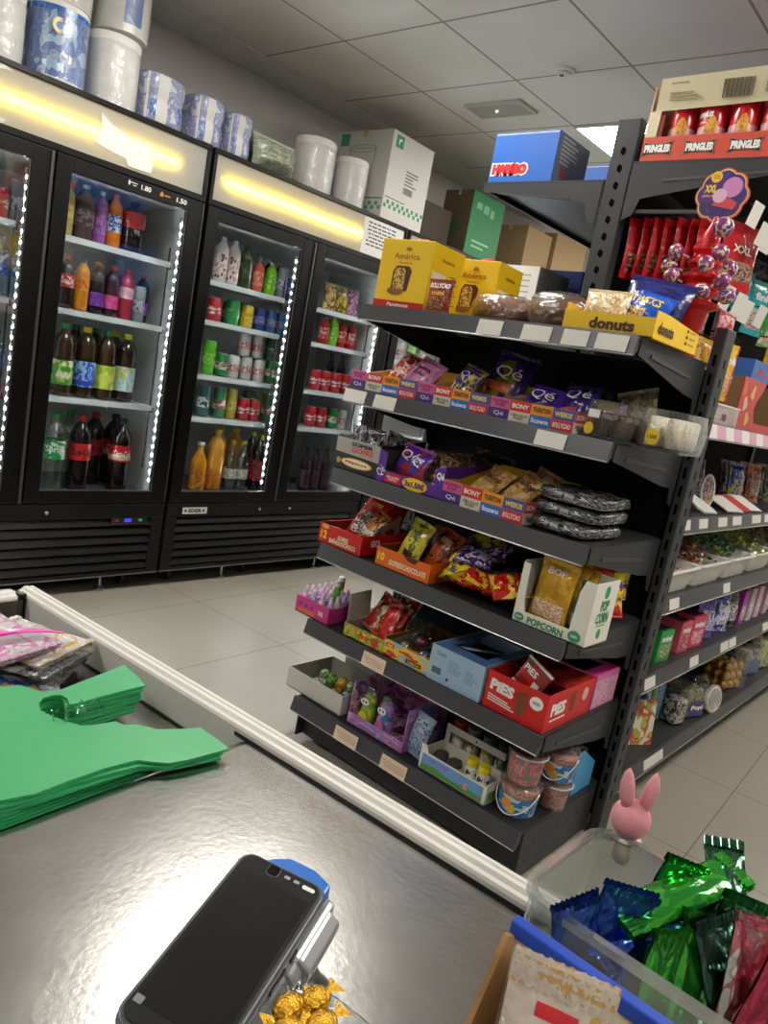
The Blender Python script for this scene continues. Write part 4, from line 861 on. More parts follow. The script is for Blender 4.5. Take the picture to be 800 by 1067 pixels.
SB = [('clear sweet bag with red zip top', printed(('#d9cfc4', '#e0d8cf', '#d8b47a'), 3, 3, .2), .030, .016, -.1, .168), ('brown and red sweet bag', printed(('#7a3a2c', '#a8443c', '#c9b09a'), 5, 4, .2), .068, .020, .04, .150), ('yellow and orange sweet bag', printed(('#e0a41f', '#e8c23a', '#c9541f'), 5, 6, .2), .022, .070, -.05, .158), ('green sweet bag', printed(('#3f9a2f', '#7ac23a', '#d9d04a'), 5, 7, .2), .052, .072, .0, .15), ('dark red sweet bag', printed(('#8a2a34', '#b8444a', '#5a1a24'), 5, 8, .2), .030, .125, .0, .155), ('pink sweet bag', printed(('#d98a9a', '#c9445a', '#e8c9c9'), 5, 9, .2), .068, .168, .04, .14)]
for i, (d_, m, ox, oy, lean, hh) in enumerate(SB):
    o = bag('sweets_bag', f'{d_} in the blue trimmed cardboard box', 'sweet bag', (bx1-.012-ox, by1-.016-oy-.012, ZP+.006), .046, hh, .018, m, (lean, 0, -PI/2+.35), i+31, group='sweet bags in the blue trimmed box', patch=(mat('#d8343f', .3), .30, .72, .865, .90) if i == 0 else None)
# ================================================================ sweets on the end unit, shelf by shelf (first = highest)
M_yel = mat('#f2c81c', .4, vary=.03); M_yel2 = mat('#e3b314', .45, vary=.04); M_redp = mat('#c9201f', .35, vary=.03); M_brn = mat('#4a2614', .5, vary=.15); M_crm = mat('#ead7a6', .6, vary=.1); M_purp = mat('#5a2a9a', .35, vary=.05); M_grn = mat('#2c8a5c', .45); M_gry = mat('#9a9890', .7, vary=.05)
def panel(parent, pts, m, name='printed_panel', d=(0, -.0004, 0)): return obj(name, MB().prism(pts, d), m, parent)
def disc(parent, c, rx, rz, m, name='printed_spot', n=18, d=-.0004): return obj(name, MB().prism([(c[0]+rx*math.cos(2*PI*i/n), c[1], c[2]+rz*math.sin(2*PI*i/n)) for i in range(n)], (0, d, 0)), m, parent)
# --- top shelf
def panettone(sp, w, d, h, label):
    t = thing('cake_box', label, 'cake box', sp.o, sp.rz+.10, 'yellow cake boxes on the top shelf')
    b = MB(); b.prism([(0, 0, 0), (w, 0, 0), (w, d, 0), (0, d, 0)], (0, 0, h)); obj('box', b, M_yel, t, bev=.002)
    panel(t, [(0, -.0006, .0), (w, -.0006, .0), (w, -.0006, h*.11), (0, -.0006, h*.11)], M_redp, 'red_band'); letter(t, 'Panettone', WHITE, (w*.5, -.0016, h*.055), w*.42, h*.055, bold=.03)
    letter(t, 'América', mat('#b0701a', .5), (w*.52, -.0008, h*.76), w*.50, h*.085, bold=.02); letter(t, 'Panettone', mat('#b0701a', .5), (w*.52, -.0008, h*.665), w*.25, h*.03)
    panel(t, [(w*.48, -.0004, h*.84), (w*.60, -.0004, h*.84), (w*.58, -.0004, h*.89), (w*.50, -.0004, h*.89)], mat('#b0701a', .5), 'crest')
    c = panel(t, [(w*.30, -.0004, h*.26), (w*.62, -.0004, h*.26), (w*.66, -.0004, h*.56), (w*.60, -.0004, h*.62), (w*.36, -.0004, h*.62), (w*.30, -.0004, h*.54)], M_brn, 'cake_picture')
    panel(c, [(w*.335, -.0010, h*.28), (w*.55, -.0010, h*.28), (w*.55, -.0010, h*.55), (w*.50, -.0010, h*.59), (w*.37, -.0010, h*.59), (w*.33, -.0010, h*.53)], printed(('#e6c66a', '#c99a3a', '#5a3418'), 9, 2, .5, bump=0), 'slice_picture')
    disc(c, (w*.40, -.0010, h*.25), w*.16, h*.06, mat('#8a5a24', .5), 'plate_picture')
    for k in range(9): panel(t, [(w+.0004, d*.62, h*(.60-.05*k)), (w+.0004, d*(.80+.12*((k*7) % 3)/3), h*(.60-.05*k)), (w+.0004, d*(.80+.12*((k*7) % 3)/3), h*(.615-.05*k)), (w+.0004, d*.62, h*(.615-.05*k))], mat('#8a6418', .5), 'print_line', (.0004, 0, 0))
    letter(t, 'América', mat('#b0701a', .5), (w+.001, d*.5, h*.80), d*.4, h*.06, xd=(0, 1, 0)); panel(t, [(w+.0004, d*.06, h*.46), (w+.0004, d*.5, h*.46), (w+.0004, d*.5, h*.60), (w+.0004, d*.06, h*.60)], mat('#e8e0c0', .5), 'white_label', (.0004, 0, 0))
    obj('handle_ribbon', MB().tube([(w*.35, d*.45, h), (w*.40, d*.47, h+.012), (w*.5, d*.5, h+.016), (w*.6, d*.53, h+.012), (w*.65, d*.55, h)], .005, 8), M_redp, t, True)
    return t
sp = end_spot(388, 0, 1.6235); panettone(sp, .172, .17, .187, 'large yellow panettone cake box at the left end of the top shelf')
sp = Spot(1.86, 1.462, SZ[0]+.0006, -PI/2); panettone(sp, .165, .15, .19, 'yellow panettone cake box standing behind the first one')
bag('snack_pouch', 'dark red snack pouch leaning against the yellow cake box', 'snack pouch', (1.632, y_for(455, 1.632, 1.39), SZ[0]+.001), .082, .088, .018, printed(('#8a1f22', '#6e1418', '#a8352c'), 3, 2, .4), (-.05, 0, -PI/2), 2, 'BOLLYCAO', WHITE, (.5, .80), (.8, .15), txt2='mini', tm2=mat('#e8b83a', .5), tpos2=(.5, .58), tsize2=(.5, .14), patch=(printed(('#c98a3a', '#8a5a24', '#6e1418'), 6, 3, .4), .15, .85, .08, .46))
def loaf(px, x, w, d, h, label, m, seed):
    """round loaf in a gathered clear bag"""
    y = y_for(px, x, SZ[0]+.04); t = thing('bread_loaf', label, 'bread', (x, y, SZ[0]+.0008), -PI/2)
    b = MB(); n = 20
    def f(u, v):
        a = 2*PI*u; r = math.sin(PI*v)**.5 if 0 < v < 1 else 0; z = h*(.5-.5*math.cos(PI*v)); q = 1+.06*noise.noise((math.cos(a)*2+seed, math.sin(a)*2, v*3))
        return (w*.5*r*q*math.cos(a), d*.5+d*.5*r*q*math.sin(a), z)
    b.grid(f, n, 10); obj('crumb', b, m, t, True)
    g = MB()
    def f2(u, v):
        a = 2*PI*u; r = math.sin(PI*min(.995, max(.005, v)))**.42; q = 1.07+.05*noise.noise((math.cos(a)*4+seed, math.sin(a)*4, v*6)); return (w*.5*r*q*math.cos(a), d*.5+d*.5*r*q*math.sin(a), .0005+(h*1.05)*(.5-.5*math.cos(PI*v)))
    g.grid(f2, 32, 14); g.add([(w*.45, d*.5, h*.6), (w*.62, d*.45, h*.75), (w*.64, d*.6, h*.5), (w*.55, d*.65, h*.3)], [(0, 1, 2), (0, 2, 3)])
    obj('clear_bag', g, clear('#f6f7f7', .16, .10, 1.2, 34), t, True)
    return t
M_loaf = mat('#8a5630', .6, vary=.3, scale=30, bump=.4, bscale=60); M_loaf2 = mat('#6e4526', .55, vary=.35, scale=40, bump=.5, bscale=50)
loaf(510, 1.76, .19, .13, .085, 'brown bread loaf in a clear bag beside the yellow cake boxes', M_loaf, 1)
loaf(570, 1.725, .185, .15, .098, 'brown bread loaf in a glossy clear bag beside the donuts tray', M_loaf2, 5)
# donuts tray
wd = end_width(585, 679, 0, 1.635); sp = end_spot(585, 0, 1.635); DT = .27
t, fo, sd = carton('display_tray', 'yellow donuts display tray at the right end of the top shelf', sp, wd, DT, .044, .048, M_yel, M_yel2, hs=.06)
letter(fo, 'donuts', M_brn, (wd*.55, -.0012, .020), wd*.50, .026, bold=.05); letter(sd[1], 'donuts', M_brn, (wd+.0012, DT*.24, .026), DT*.34, .026, xd=(0, 1, 0), bold=.05)
for k in range(3): disc(sd[1], (0, 0, 0), .001, .001, M_brn, 'print_dot') if False else obj('print_dot', MB().prism([(wd+.0004, DT*.72+.006*math.cos(i*PI/5), .045-.014*k+.004*math.sin(i*PI/5)) for i in range(10)], (.0004, 0, 0)), M_brn, sd[1]); obj('print_line', MB().box(wd+.0002, wd+.0008, DT*.78, DT*.92, .0435-.014*k, .0465-.014*k), mat('#a88414', .5), sd[1])
W3 = lambda x, y, z: tuple(sp.w(x, y, z))
bag('pastry_bag', 'clear bag of cream coloured pastries in the yellow donuts tray', 'pastry bag', W3(wd*.30, .055, .008), .11, .10, .05, printed(('#d8bd8a', '#ecdcb4', '#b9955c', '#f0e6cf'), 5, 2, .3, bump=.6), (-.25, 0, -PI/2+.1), 3)
bag('pastry_bag', 'navy blue pastry bag standing at the back of the donuts tray', 'pastry bag', W3(wd*.56, .150, .008), .165, .150, .045, printed(('#1b2260', '#232c7a', '#1b2260'), 3, 3, .25), (-.35, .12, -PI/2+.1), 4, 'Phoskitos', WHITE, (.45, .58), (.62, .20), tm2=WHITE, txt2='XXL', tpos2=(.3, .38), tsize2=(.25, .12))
bag('pastry_bag', 'bright blue pastry bag with yellow lettering at the front of the donuts tray', 'pastry bag', W3(wd*.66, .075, .008), .105, .098, .04, printed(('#1d4fc0', '#2a62d8', '#1d4fc0'), 3, 4, .22), (-.40, .22, -PI/2-.15), 5, 'WEIKIS', mat('#f2dc2a', .4), (.45, .72), (.66, .20), patch=(printed(('#e8f0f6', '#e0b43a', '#7a3a1c'), 6, 4, .3, bump=0), .12, .55, .18, .5))
# lollipop stand
LX, LY = 1.975, .758; z0 = SZ[0]+.0006
t = thing('lollipop_stand', 'red tiered lollipop stand with flower shaped sign beside the donuts tray', 'lollipop stand', (LX, LY, z0), -PI/2)
M_lr = mat('#cf2026', .3, vary=.05)
obj('base', MB().lathe([(.034, 0), (.034, .006), (.026, .012), (.012, .016)], 24), M_lr, t, auto=40)
tw = [(.016, .014)]
for k in range(5):
    z = .13+k*.034; r = .060-.006*k; tw += [(r*.62, z-.014), (r, z-.004), (r, z+.004), (r*.62, z+.012)]
tw += [(.022, .30), (.010, .325), (.006, .345)]
obj('tower', MB().lathe(tw, 24), M_lr, t, auto=35)
sg = MB(); pts = []
for i in range(48):
    a = 2*PI*i/48; r = .060+.0065*abs(math.cos(a*4)); pts.append((r*math.cos(a), 0, .396+r*math.sin(a)))
SGN = [('sign_card', pts, mat('#d8482c', .35), 0), ('sign_edge', [(x*.95, -.0012, .396+(z-.396)*.95) for x, y, z in pts], mat('#eec05a', .35), -.0004), ('sign_field', [(x*.90, -.0020, .396+(z-.396)*.90) for x, y, z in pts], printed(('#3a1f78', '#462684', '#5a1f70', '#2c1860'), 2.5, 2, .45, bump=0, coat=0), -.0004)]
for n_, pp, m_, d_ in SGN: cdn = obj(n_, MB().prism(pp, (0, .002 if d_ == 0 else d_, 0)), m_, t)
for c, rx, m_, n_ in (((.022, -.003, .415), .024, mat('#c977b4', .3), 'lollipop_picture'), ((-.004, -.0034, .395), .017, mat('#d8a4c4', .3), 'lollipop_picture'), ((-.022, -.003, .440), .0135, M_yel, 'round_badge')): disc(t, c, rx, rx, m_, n_, 24)
panel(t, [(-.02, -.003, .372), (.035, -.003, .362), (.042, -.003, .378), (.02, -.003, .390), (-.012, -.003, .384)], mat('#c93a4a', .4), 'ribbon_picture')
letter(t, 'Chupa\nChups', mat('#b02a20', .4), (-.022, -.0038, .440), .017, .012); letter(t, 'XXL', M_yel, (-.030, -.0030, .412), .030, .019, bold=.05); letter(t, 'CHUPA CHUPS', M_yel, (-.030, -.0030, .395), .036, .006)
obj('sign_stem', MB().tube([(0, .003, .335), (0, .0035, .35)], .004, 8), M_lr, t)
M_lol = [printed(('#7a3a80', '#a8385c', '#8a3a6a', '#d8c8a0', '#5a3a96', '#b8405a'), 2.2, i, .15, bump=.1) for i in range(4)]
k = 0
for tier, ang in enumerate(((-1.0, .45, 1.15), (-.55, .95), (-1.15, .4, 1.15), (-.95, .75), (.75,))):
    z = .13+tier*.034; r = .060-.006*tier
    for j, aa in enumerate(ang):
        a = -PI/2+aa; a0 = Vector((math.cos(a), math.sin(a), .22 if tier < 4 else .8)).normalized()
        pos = Vector((0, 0, z))+a0*(r+.036); wl = Matrix.Rotation(-PI/2, 3, 'Z') @ pos
        lp = obj('lollipop', MB().ball((0, 0, 0), .0205 if tier != 4 else .025, 16, 10, (1, 1, .92)), M_lol[k % 4], None, True, loc=(LX+wl.x, LY+wl.y, z0+wl.z), rot=(.3*k, .2*k, k))
        inv = lp.matrix_basis.to_3x3().inverted(); dirw = Matrix.Rotation(-PI/2, 3, 'Z') @ a0
        obj('stick', MB().tube([inv @ (-dirw*.0190), inv @ (-dirw*.0350)], .0024, 8), WHITE, lp)
        tag(lp, f'wrapped lollipop, {ORD[j]} from the left on the {ORD[tier]} tier up of the red stand', 'lollipop', 'lollipops on the red stand'); k += 1

# --- second shelf: pastry trays
XT = 1.632
for i, (a, b, lab) in enumerate(((364, 432, 'left end'), (433, 506.5, 'middle'), (508, 596, 'right of the middle'))):
    w = end_width(a, b, 1, XT); sp = end_spot(a, 1, XT)
    t, fo, sd = carton('pastry_tray', f'pastry tray with coloured name squares at the {lab} of the second shelf', sp, w-.002, .30, .052, .095, mat('#d9a8c0', .5), M_yel, hs=.052, group='printed pastry trays')
    cells(fo, w-.002, .052, 4)
    if i == 2: cells(sd[1], .30, .052, 4, side_x=w-.002, order=(1, 2, 3, 0))
    P2 = lambda x, y, z, sp=sp: tuple(sp.w(x, y, z))
    if i == 0:
        bag('pastry_bag', 'red pastry bag with white cake pictures at the left end of the second shelf', 'pastry bag', P2(w*.33, .12, .008), .13, .115, .055, printed(('#c41c22', '#d02a2c', '#efe3d8', '#b0161c'), 3.2, 2, .25), (-.5, .2, -PI/2-.1), 6)
        bag('pastry_bag', 'pink pastry bag lying in the left pastry tray', 'pastry bag', P2(w*.66, .075, .008), .105, .115, .045, printed(('#d07ab4', '#dc94c2', '#d07ab4'), 3, 3, .25), (-.6, .25, -PI/2-.15), 7, 'Pantera\nRosa', mat('#5a2440', .5), (.5, .55), (.6, .3))
    elif i == 1:
        bag('pastry_bag', 'purple and yellow pastry bag at the left of the middle tray', 'pastry bag', P2(w*.26, .085, .008), .085, .115, .045, printed(('#3a1f70', '#3a1f70', '#c9b02a', '#4a2a86'), 2.6, 5, .25), (-.5, .25, -PI/2-.1), 8, 'Qé', WHITE, (.5, .66), (.5, .22))
        bag('pastry_bag', 'tall purple pastry bag with orange band standing in the middle tray', 'pastry bag', P2(w*.64, .16, .008), .14, .170, .055, printed(('#2c1a5c', '#38216e', '#7a6a1c'), 2.6, 6, .25), (-.35, .1, -PI/2-.05), 9, 'Qé', WHITE, (.55, .60), (.62, .24), patch=(mat('#c2552a', .35), .10, .75, .28, .42))
    else:
        bag('pastry_bag', 'purple pastry bag lying at the left of the right hand pastry tray', 'pastry bag', P2(w*.32, .085, .008), .11, .10, .05, printed(('#4a2a9a', '#54319f', '#3a1f70'), 2.6, 7, .22), (-.6, .1, -PI/2-.1), 10, 'Qé', WHITE, (.5, .6), (.66, .34))
        bag('pastry_bag', 'dark purple pastry bag with red badge at the right of the pastry trays', 'pastry bag', P2(w*.73, .11, .008), .10, .115, .05, printed(('#33206a', '#3f2a86', '#2c4a3a'), 2.6, 8, .22), (-.5, -.1, -PI/2), 11, 'Qé', WHITE, (.5, .7), (.7, .3), patch=(mat('#c03a4a', .35), .1, .6, .22, .36))
def clam(label, px, shelf, w, d, h, fill, x=1.64, rz=0, seed=0):
    """clear clamshell with pastries in a row"""
    y = y_for(px, x, SZ[shelf]+.02); t = thing('pastry_clamshell', label, 'pastry pack', (x, y, SZ[shelf]+.0008), -PI/2+rz, 'clear pastry clamshells on the second shelf')
    b = MB(); lo, hi = rrect(.004, w-.004, .004, d-.004, .012, 0), rrect(0, w, 0, d, .014, h*.55); tp = rrect(.006, w-.006, .006, d-.006, .014, h); n = len(lo)
    b.add(lo+hi+tp, [(k*n+i, k*n+(i+1) % n, (k+1)*n+(i+1) % n, (k+1)*n+i) for k in range(2) for i in range(n)]+[tuple(range(2*n, 3*n))]); obj('clear_shell', b, clear('#f6f8f8', .035, .05, .4, 60), t, auto=40)
    fl = MB(); fo_ = rrect(-.005, w+.005, -.005, d+.005, .016, h*.53); fl.add(fo_+hi, [(i, (i+1) % n, n+(i+1) % n, n+i) for i in range(n)]); obj('shell_flange', fl, clear('#f4f6f6', .16, .07), t)
    obj('base_tray', MB().prism(rrect(.006, w-.006, .006, d-.006, .012, .0012), (0, 0, .006)), mat('#1c1a19', .5), t)
    return t
t = clam('clear clamshell of dark chocolate cakes beside the pastry trays', 604, 1, .125, .16, .088, None)
M_choc = mat('#3a2118', .45, vary=.2, bump=.3, bscale=70)
for i in range(2):
    for j in range(3): 
        o = obj('chocolate_cake', MB().lathe([(.018, 0), (.024, .008), (.025, .030), (.020, .040), (.008, .045)], 16), M_choc, None, True); w_ = Matrix.Rotation(t.rotation_euler.z, 3, 'Z') @ Vector((.034+i*.056, .036+j*.044*1.02, 0)); o.location = t.location+w_+Vector((0, 0, .0078)); o.scale = (.86, .86, 1.25)
        tag(o, f'chocolate cake in the clear clamshell, {ORD[j]} from the front in its {"left" if i == 0 else "right"} column', 'cake', 'chocolate cakes in a clamshell')
disc(t, (.022, -.001, .022), .012, .014, mat('#e3c11f', .4), 'price_sticker'); panel(t, [(.014, -.0006, .048), (.042, -.0006, .048), (.042, -.0006, .066), (.014, -.0006, .066)], WHITE, 'white_label')
t = clam('clear clamshell of white and brown iced rolls at the right end of the second shelf', 660, 1, .105, .20, .092, None, 1.655, .06)
M_ice = printed(('#e3d8c4', '#efe8da', '#e3d8c4', '#d2c2a8', '#7a5a40'), 3, 3, .4, bump=.3)
for i in range(2):
    for j in range(4):
        o = obj('iced_roll', MB().lathe([(.012, 0), (.018, .004), (.018, .064), (.012, .069)], 14), M_ice, None, True); w_ = Matrix.Rotation(t.rotation_euler.z, 3, 'Z') @ Vector((.030+i*.044, .036+j*.042, 0)); o.location = t.location+w_+Vector((0, 0, .0078)); o.rotation_euler = (0, 0, .4*i+j)
        tag(o, f'iced roll in the clear clamshell, {ORD[j]} from the front in its {"left" if i == 0 else "right"} column', 'cake', 'iced rolls in a clamshell')
disc(t, (.040, -.001, .030), .016, .018, mat('#e3c11f', .4), 'price_sticker'); letter(t, '1.50€', INK, (.040, -.0018, .030), .022, .009)
bag('pastry_bag', 'crinkled gold and silver pastry bag behind the clear clamshells', 'pastry bag', (1.92, .80, SZ[1]+.001), .11, .125, .06, printed(('#c9c2a8', '#a89a6a', '#e6e2d4'), 4, 3, .18, .5, .9), (-.2, -.3, -PI/2), 12)
bag('pastry_bag', 'dark pastry bag at the back of the second shelf', 'pastry bag', (1.97, 1.0, SZ[1]+.001), .14, .12, .05, printed(('#22242a', '#2f333b', '#4a4f5a'), 3, 5, .2), (-.2, .1, -PI/2), 13)

# --- third shelf
w = end_width(347, 391, 2); sp = end_spot(347, 2)
t, fo, sd = carton('display_carton', 'black and grey waffle display carton at the left end of the third shelf', sp, w, .20, .095, .12, mat('#1c1a1b', .4), mat('#9a968e', .6), hs=.10, front=mat('#161415', .4))
panel(fo, [(.0, -.0004, .052), (w, -.0004, .046), (w, -.0004, .095), (.0, -.0004, .095)], mat('#a8a49c', .5), 'grey_field')
letter(fo, 'SÚPER', INK, (w*.60, -.0012, .083), w*.5, .014, bold=.05); letter(fo, 'GOFRE', mat('#d04a24', .4), (w*.62, -.0012, .066), w*.5, .016, bold=.05)
disc(fo, (w*.52, -.0006, .027), w*.36, .014, mat('#e8c03a', .4), 'oval_badge'); disc(fo, (w*.52, -.0011, .027), w*.32, .011, mat('#f0e6d0', .4), 'oval_badge'); letter(fo, 'Filipinos', mat('#c2342a', .4), (w*.52, -.0022, .027), w*.5, .010, bold=.04); disc(fo, (w*.10, -.0006, .026), .008, .009, mat('#b89a4a', .5), 'round_badge')
for k in range(5): bag('foil_snack', f'dark foil wrapped waffle snack, {ORD[k]} from the left in the black and grey carton', 'snack', tuple(sp.w(.034+k*.026, .05+.03*(k % 3), .005)), .055, .128, .016, printed(('#2a282a', '#8a8c90', '#3a2a2a', '#b9bbbd'), 5, k, .2, .4, .8), (-.15-.07*k % .4, .12*(k % 3-1), -PI/2+.5*(k % 2)), k+40, group='foil wrapped waffle snacks')
w = end_width(391, 459, 2); sp = end_spot(391, 2)
t, fo, sd = carton('display_carton', 'purple biscuit display carton with yellow price sticker on the third shelf', sp, w-.002, .24, .034, .10, M_purp, mat('#3f3a3a', .6), hs=.090)
panel(t, [(0, -.0008, 0), (.030, -.0008, 0), (.030, -.0008, .085), (0, -.0008, .09)], M_purp, 'corner_panel'); panel(t, [(w-.032, -.0008, .02), (w-.002, -.0008, .02), (w-.002, -.0008, .088), (w-.032, -.0008, .080)], M_purp, 'corner_panel')
letter(t, 'Qé', WHITE, (.016, -.0018, .030), .028, .030, rot=.9, bold=.0); letter(t, 'Qé', WHITE, (w-.014, -.0018, .06), .026, .022, bold=.05)
panel(fo, [(.034, -.0006, .004), (.092, -.0006, .004), (.092, -.0006, .030), (.034, -.0006, .030)], M_redp, 'red_label'); letter(fo, 'MINI GOFRE\nCHOCO', WHITE, (.063, -.0016, .017), .046, .013, bold=.03)
disc(t, (w*.60, -.0012, .018), .045, .018, M_yel, 'price_sticker'); letter(t, '3x1.50€', mat('#3a2a6a', .4), (w*.60, -.0022, .018), .070, .018, bold=.05)
bag('pastry_bag', 'purple pastry bag in the purple biscuit carton', 'pastry bag', tuple(sp.w(w*.28, .05, .008)), .12, .105, .04, printed(('#4a2a8a', '#54319f', '#b03040'), 2.6, 9, .22), (-.35, .1, -PI/2-.05), 14, 'Qé', WHITE, (.42, .65), (.6, .3))
for k in range(5): bag('pastry_bag', f'clear bag of brown biscuits, {ORD[k]} from the left in the purple carton', 'biscuit bag', tuple(sp.w(w*(.37+.105*k), .060+.045*(k % 2)+.012*k, .008)), .085, .10+.01*(k % 2), .022, printed(('#6a4226', '#4a2c1a', '#8a6040', '#b9a48e'), 5, k, .2, bump=.7), (-.45, .15*(k % 3-1), -PI/2+.2), k+50, group='biscuit bags in the purple carton')
w = end_width(457, 541, 2); sp = end_spot(458.5, 2)
t, fo, sd = carton('pastry_tray', 'pastry tray printed with coloured name squares and yellow inside on the third shelf', sp, w, .27, .058, .105, M_yel2, M_yel, hs=.058)
cells(fo, w, .058, 4); cells(sd[1], .27, .058, 4, side_x=w, order=(1, 2, 3, 0))
for k, (x, y, lean, rl) in enumerate(((.26, .045, -.75, .15), (.62, .06, -.75, .2), (.60, .165, -.55, .15))):
    bag('bread_pack', f'clear pack of bread slices, {ORD[k]} from the left in the yellow lined tray', 'bread pack', tuple(sp.w(w*x, y, .008)), .10, .125, .026, printed(('#b9884a', '#a06a34', '#cfa66a', '#d9bf8f'), 3.5, k, .2, bump=.4), (lean, rl, -PI/2-.35), k+60, 'Dallop', mat('#3a1a14', .4), (.5, .66), (.75, .2), group='bread packs in the yellow lined tray', patch=(printed(('#c99a5c', '#e0c08a'), 4, k, .3, bump=0), .12, .88, .1, .5))
M_fs = printed(('#4a4b4e', '#8a8c90', '#2f3032', '#c9cbcc'), 6, 4, .16, .35, 1.0, 26)  # lighter silver patches put the foil's highlights into the colour
for k in range(3):
    t = thing('foil_packet', f'dark silver foil packet, {("lowest", "middle", "topmost")[k]} of the stack on the third shelf', 'foil packet', (1.655+.014*(k % 2), .922-.004*k, SZ[2]+.0008+k*.0375), -PI/2+.06*(k-1), 'stack of foil packets'); pw, pd, ph = .185-.008*(2-k), .21, .034
    b = MB()
    def pf(u, v, pw=pw, pd=pd, ph=ph, k=k):
        a = 2*PI*u; c_, s_ = math.cos(a), math.sin(a); ex_ = .35; q = abs(math.cos(PI*v-PI/2))**.35 if 0 < v < 1 else 0
        x = math.copysign(abs(c_)**ex_, c_); y = math.copysign(abs(s_)**ex_, s_); n_ = 1+.05*noise.noise((x*3+k*5, y*3, v*5)); zz = -math.copysign(abs(math.cos(PI*v))**.45, math.cos(PI*v))
        return (pw/2+pw/2*x*q*n_, pd/2+pd/2*y*q*n_, ph/2+ph/2*zz*(1+.07*noise.noise((x*4, y*4, v*3+k))*(0 if zz < -.9 else 1)))
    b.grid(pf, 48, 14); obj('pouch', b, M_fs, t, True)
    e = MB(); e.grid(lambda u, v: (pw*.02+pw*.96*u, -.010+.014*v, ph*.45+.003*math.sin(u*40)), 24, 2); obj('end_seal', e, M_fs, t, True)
    panel(t, [(pw*.45, -.0015, ph*.3), (pw*.58, -.0015, ph*.3), (pw*.58, -.0015, ph*.7), (pw*.45, -.0015, ph*.7)], mat('#b9bbb9', .4), 'small_print')
bag('pastry_bag', 'dark chocolate pastry bag at the back of the third shelf', 'pastry bag', (1.95, 1.25, SZ[2]+.001), .15, .12, .05, printed(('#2a1a1a', '#3a2420', '#6a4a3a'), 3, 5, .2), (-.2, .1, -PI/2), 17)

# --- fourth shelf
w = end_width(331, 374, 3); sp = end_spot(331, 3, 1.622)
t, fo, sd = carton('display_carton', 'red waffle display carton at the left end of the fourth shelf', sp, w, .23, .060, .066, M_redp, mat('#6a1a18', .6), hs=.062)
letter(fo, '12', mat('#f0d23a', .4), (.022, -.0012, .028), .026, .026, bold=.04); letter(fo, 'GOFRES\nBAÑADOS/CHOCO', mat('#f0e2c0', .4), (w*.58, -.0012, .024), w*.62, .030, bold=.04); disc(fo, (.024, -.0006, .052), .016, .007, mat('#e0a83a', .4), 'gold_badge')
disc(sd[1], (0, 0, 0), .0001, .0001, WHITE, 'print_dot') if False else letter(sd[1], 'GO', WHITE, (w+.0012, .06, .038), .04, .022, xd=(0, 1, 0), bold=.05)
bag('waffle_pack', 'red waffle pack with grid picture in the red carton', 'waffle pack', tuple(sp.w(w*.38, .085, .008)), .118, .165, .032, printed(('#c41f20', '#cf2c28', '#a8171a'), 3, 3, .22), (-.60, .08, -PI/2-.1), 21, 'GOFRES', mat('#e8c25a', .4), (.5, .82), (.4, .09), patch=(printed(('#2c1810', '#3a2014', '#e0d0c0'), 10, 4, .3, bump=0), .15, .85, .15, .62))
bag('waffle_pack', 'brown and orange chocolate waffle pack in the red carton', 'waffle pack', tuple(sp.w(w*.73, .045, .008)), .066, .125, .026, printed(('#d08a2a', '#3a1c14', '#c26a24', '#3a1c14'), 2.4, 5, .22), (-.5, .3, -PI/2-.15), 22, 'Django', WHITE, (.5, .38), (.7, .22), trot=.3)
bag('waffle_pack', 'red waffle pack standing at the back of the red carton', 'waffle pack', tuple(sp.w(w*.52, .19, .008)), .12, .13, .03, printed(('#b01c1e', '#c42a26', '#e8d0c0'), 3, 6, .22), (-.3, -.05, -PI/2), 23)
w = end_width(390, 445, 3); sp = end_spot(390, 3, 1.622)
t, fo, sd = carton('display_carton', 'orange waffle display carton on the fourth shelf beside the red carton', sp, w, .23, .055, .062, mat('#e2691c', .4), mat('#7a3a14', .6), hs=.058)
letter(fo, '10', mat('#f2d83a', .4), (.020, -.0012, .030), .026, .024, bold=.04); letter(fo, 'GOFRES/CHOCOLATE', mat('#f0e2c0', .4), (w*.60, -.0012, .022), w*.68, .016, bold=.04); panel(fo, [(w*.5, -.0006, .055), (w*.78, -.0006, .055), (w*.72, -.0006, .040), (w*.58, -.0006, .044)], M_brn, 'dripping_chocolate')
bag('waffle_pack', 'yellow green waffle pack standing in the orange carton', 'waffle pack', tuple(sp.w(w*.30, .06, .008)), .085, .135, .03, printed(('#c9c22a', '#d8cf3a', '#5a6a1c'), 4, 3, .25), (-.3, .15, -PI/2-.1), 24, 'MINI\nCHOC', mat('#3a4a14', .4), (.5, .66), (.5, .2), patch=(M_brn, .3, .75, .1, .3))
bag('waffle_pack', 'orange and brown waffle pack standing in the orange carton', 'waffle pack', tuple(sp.w(w*.70, .085, .008)), .085, .13, .035, printed(('#d0561c', '#7a3a1c', '#c24a18', '#4a2414'), 3, 4, .22), (-.4, .2, -PI/2-.1), 25, 'GOFRES', mat('#e8c89a', .4), (.5, .72), (.5, .12))
bag('waffle_pack', 'dark brown waffle pack at the back of the orange carton', 'waffle pack', tuple(sp.w(w*.5, .185, .008)), .13, .115, .03, printed(('#3a2014', '#5a3018', '#8a5a34'), 3, 4, .22), (-.3, 0, -PI/2), 26)
YB, RB, PB = printed(('#e8cf1c', '#f0da3a', '#e8cf1c', '#5a3a7a'), 3, 2, .2, bump=.7), printed(('#c41f24', '#d8342e', '#c41f24', '#e8c83a'), 3, 3, .2, bump=.7), printed(('#4a2f7a', '#3a2462', '#d9c9e0', '#5a3a8a'), 3.5, 4, .2, bump=.8)
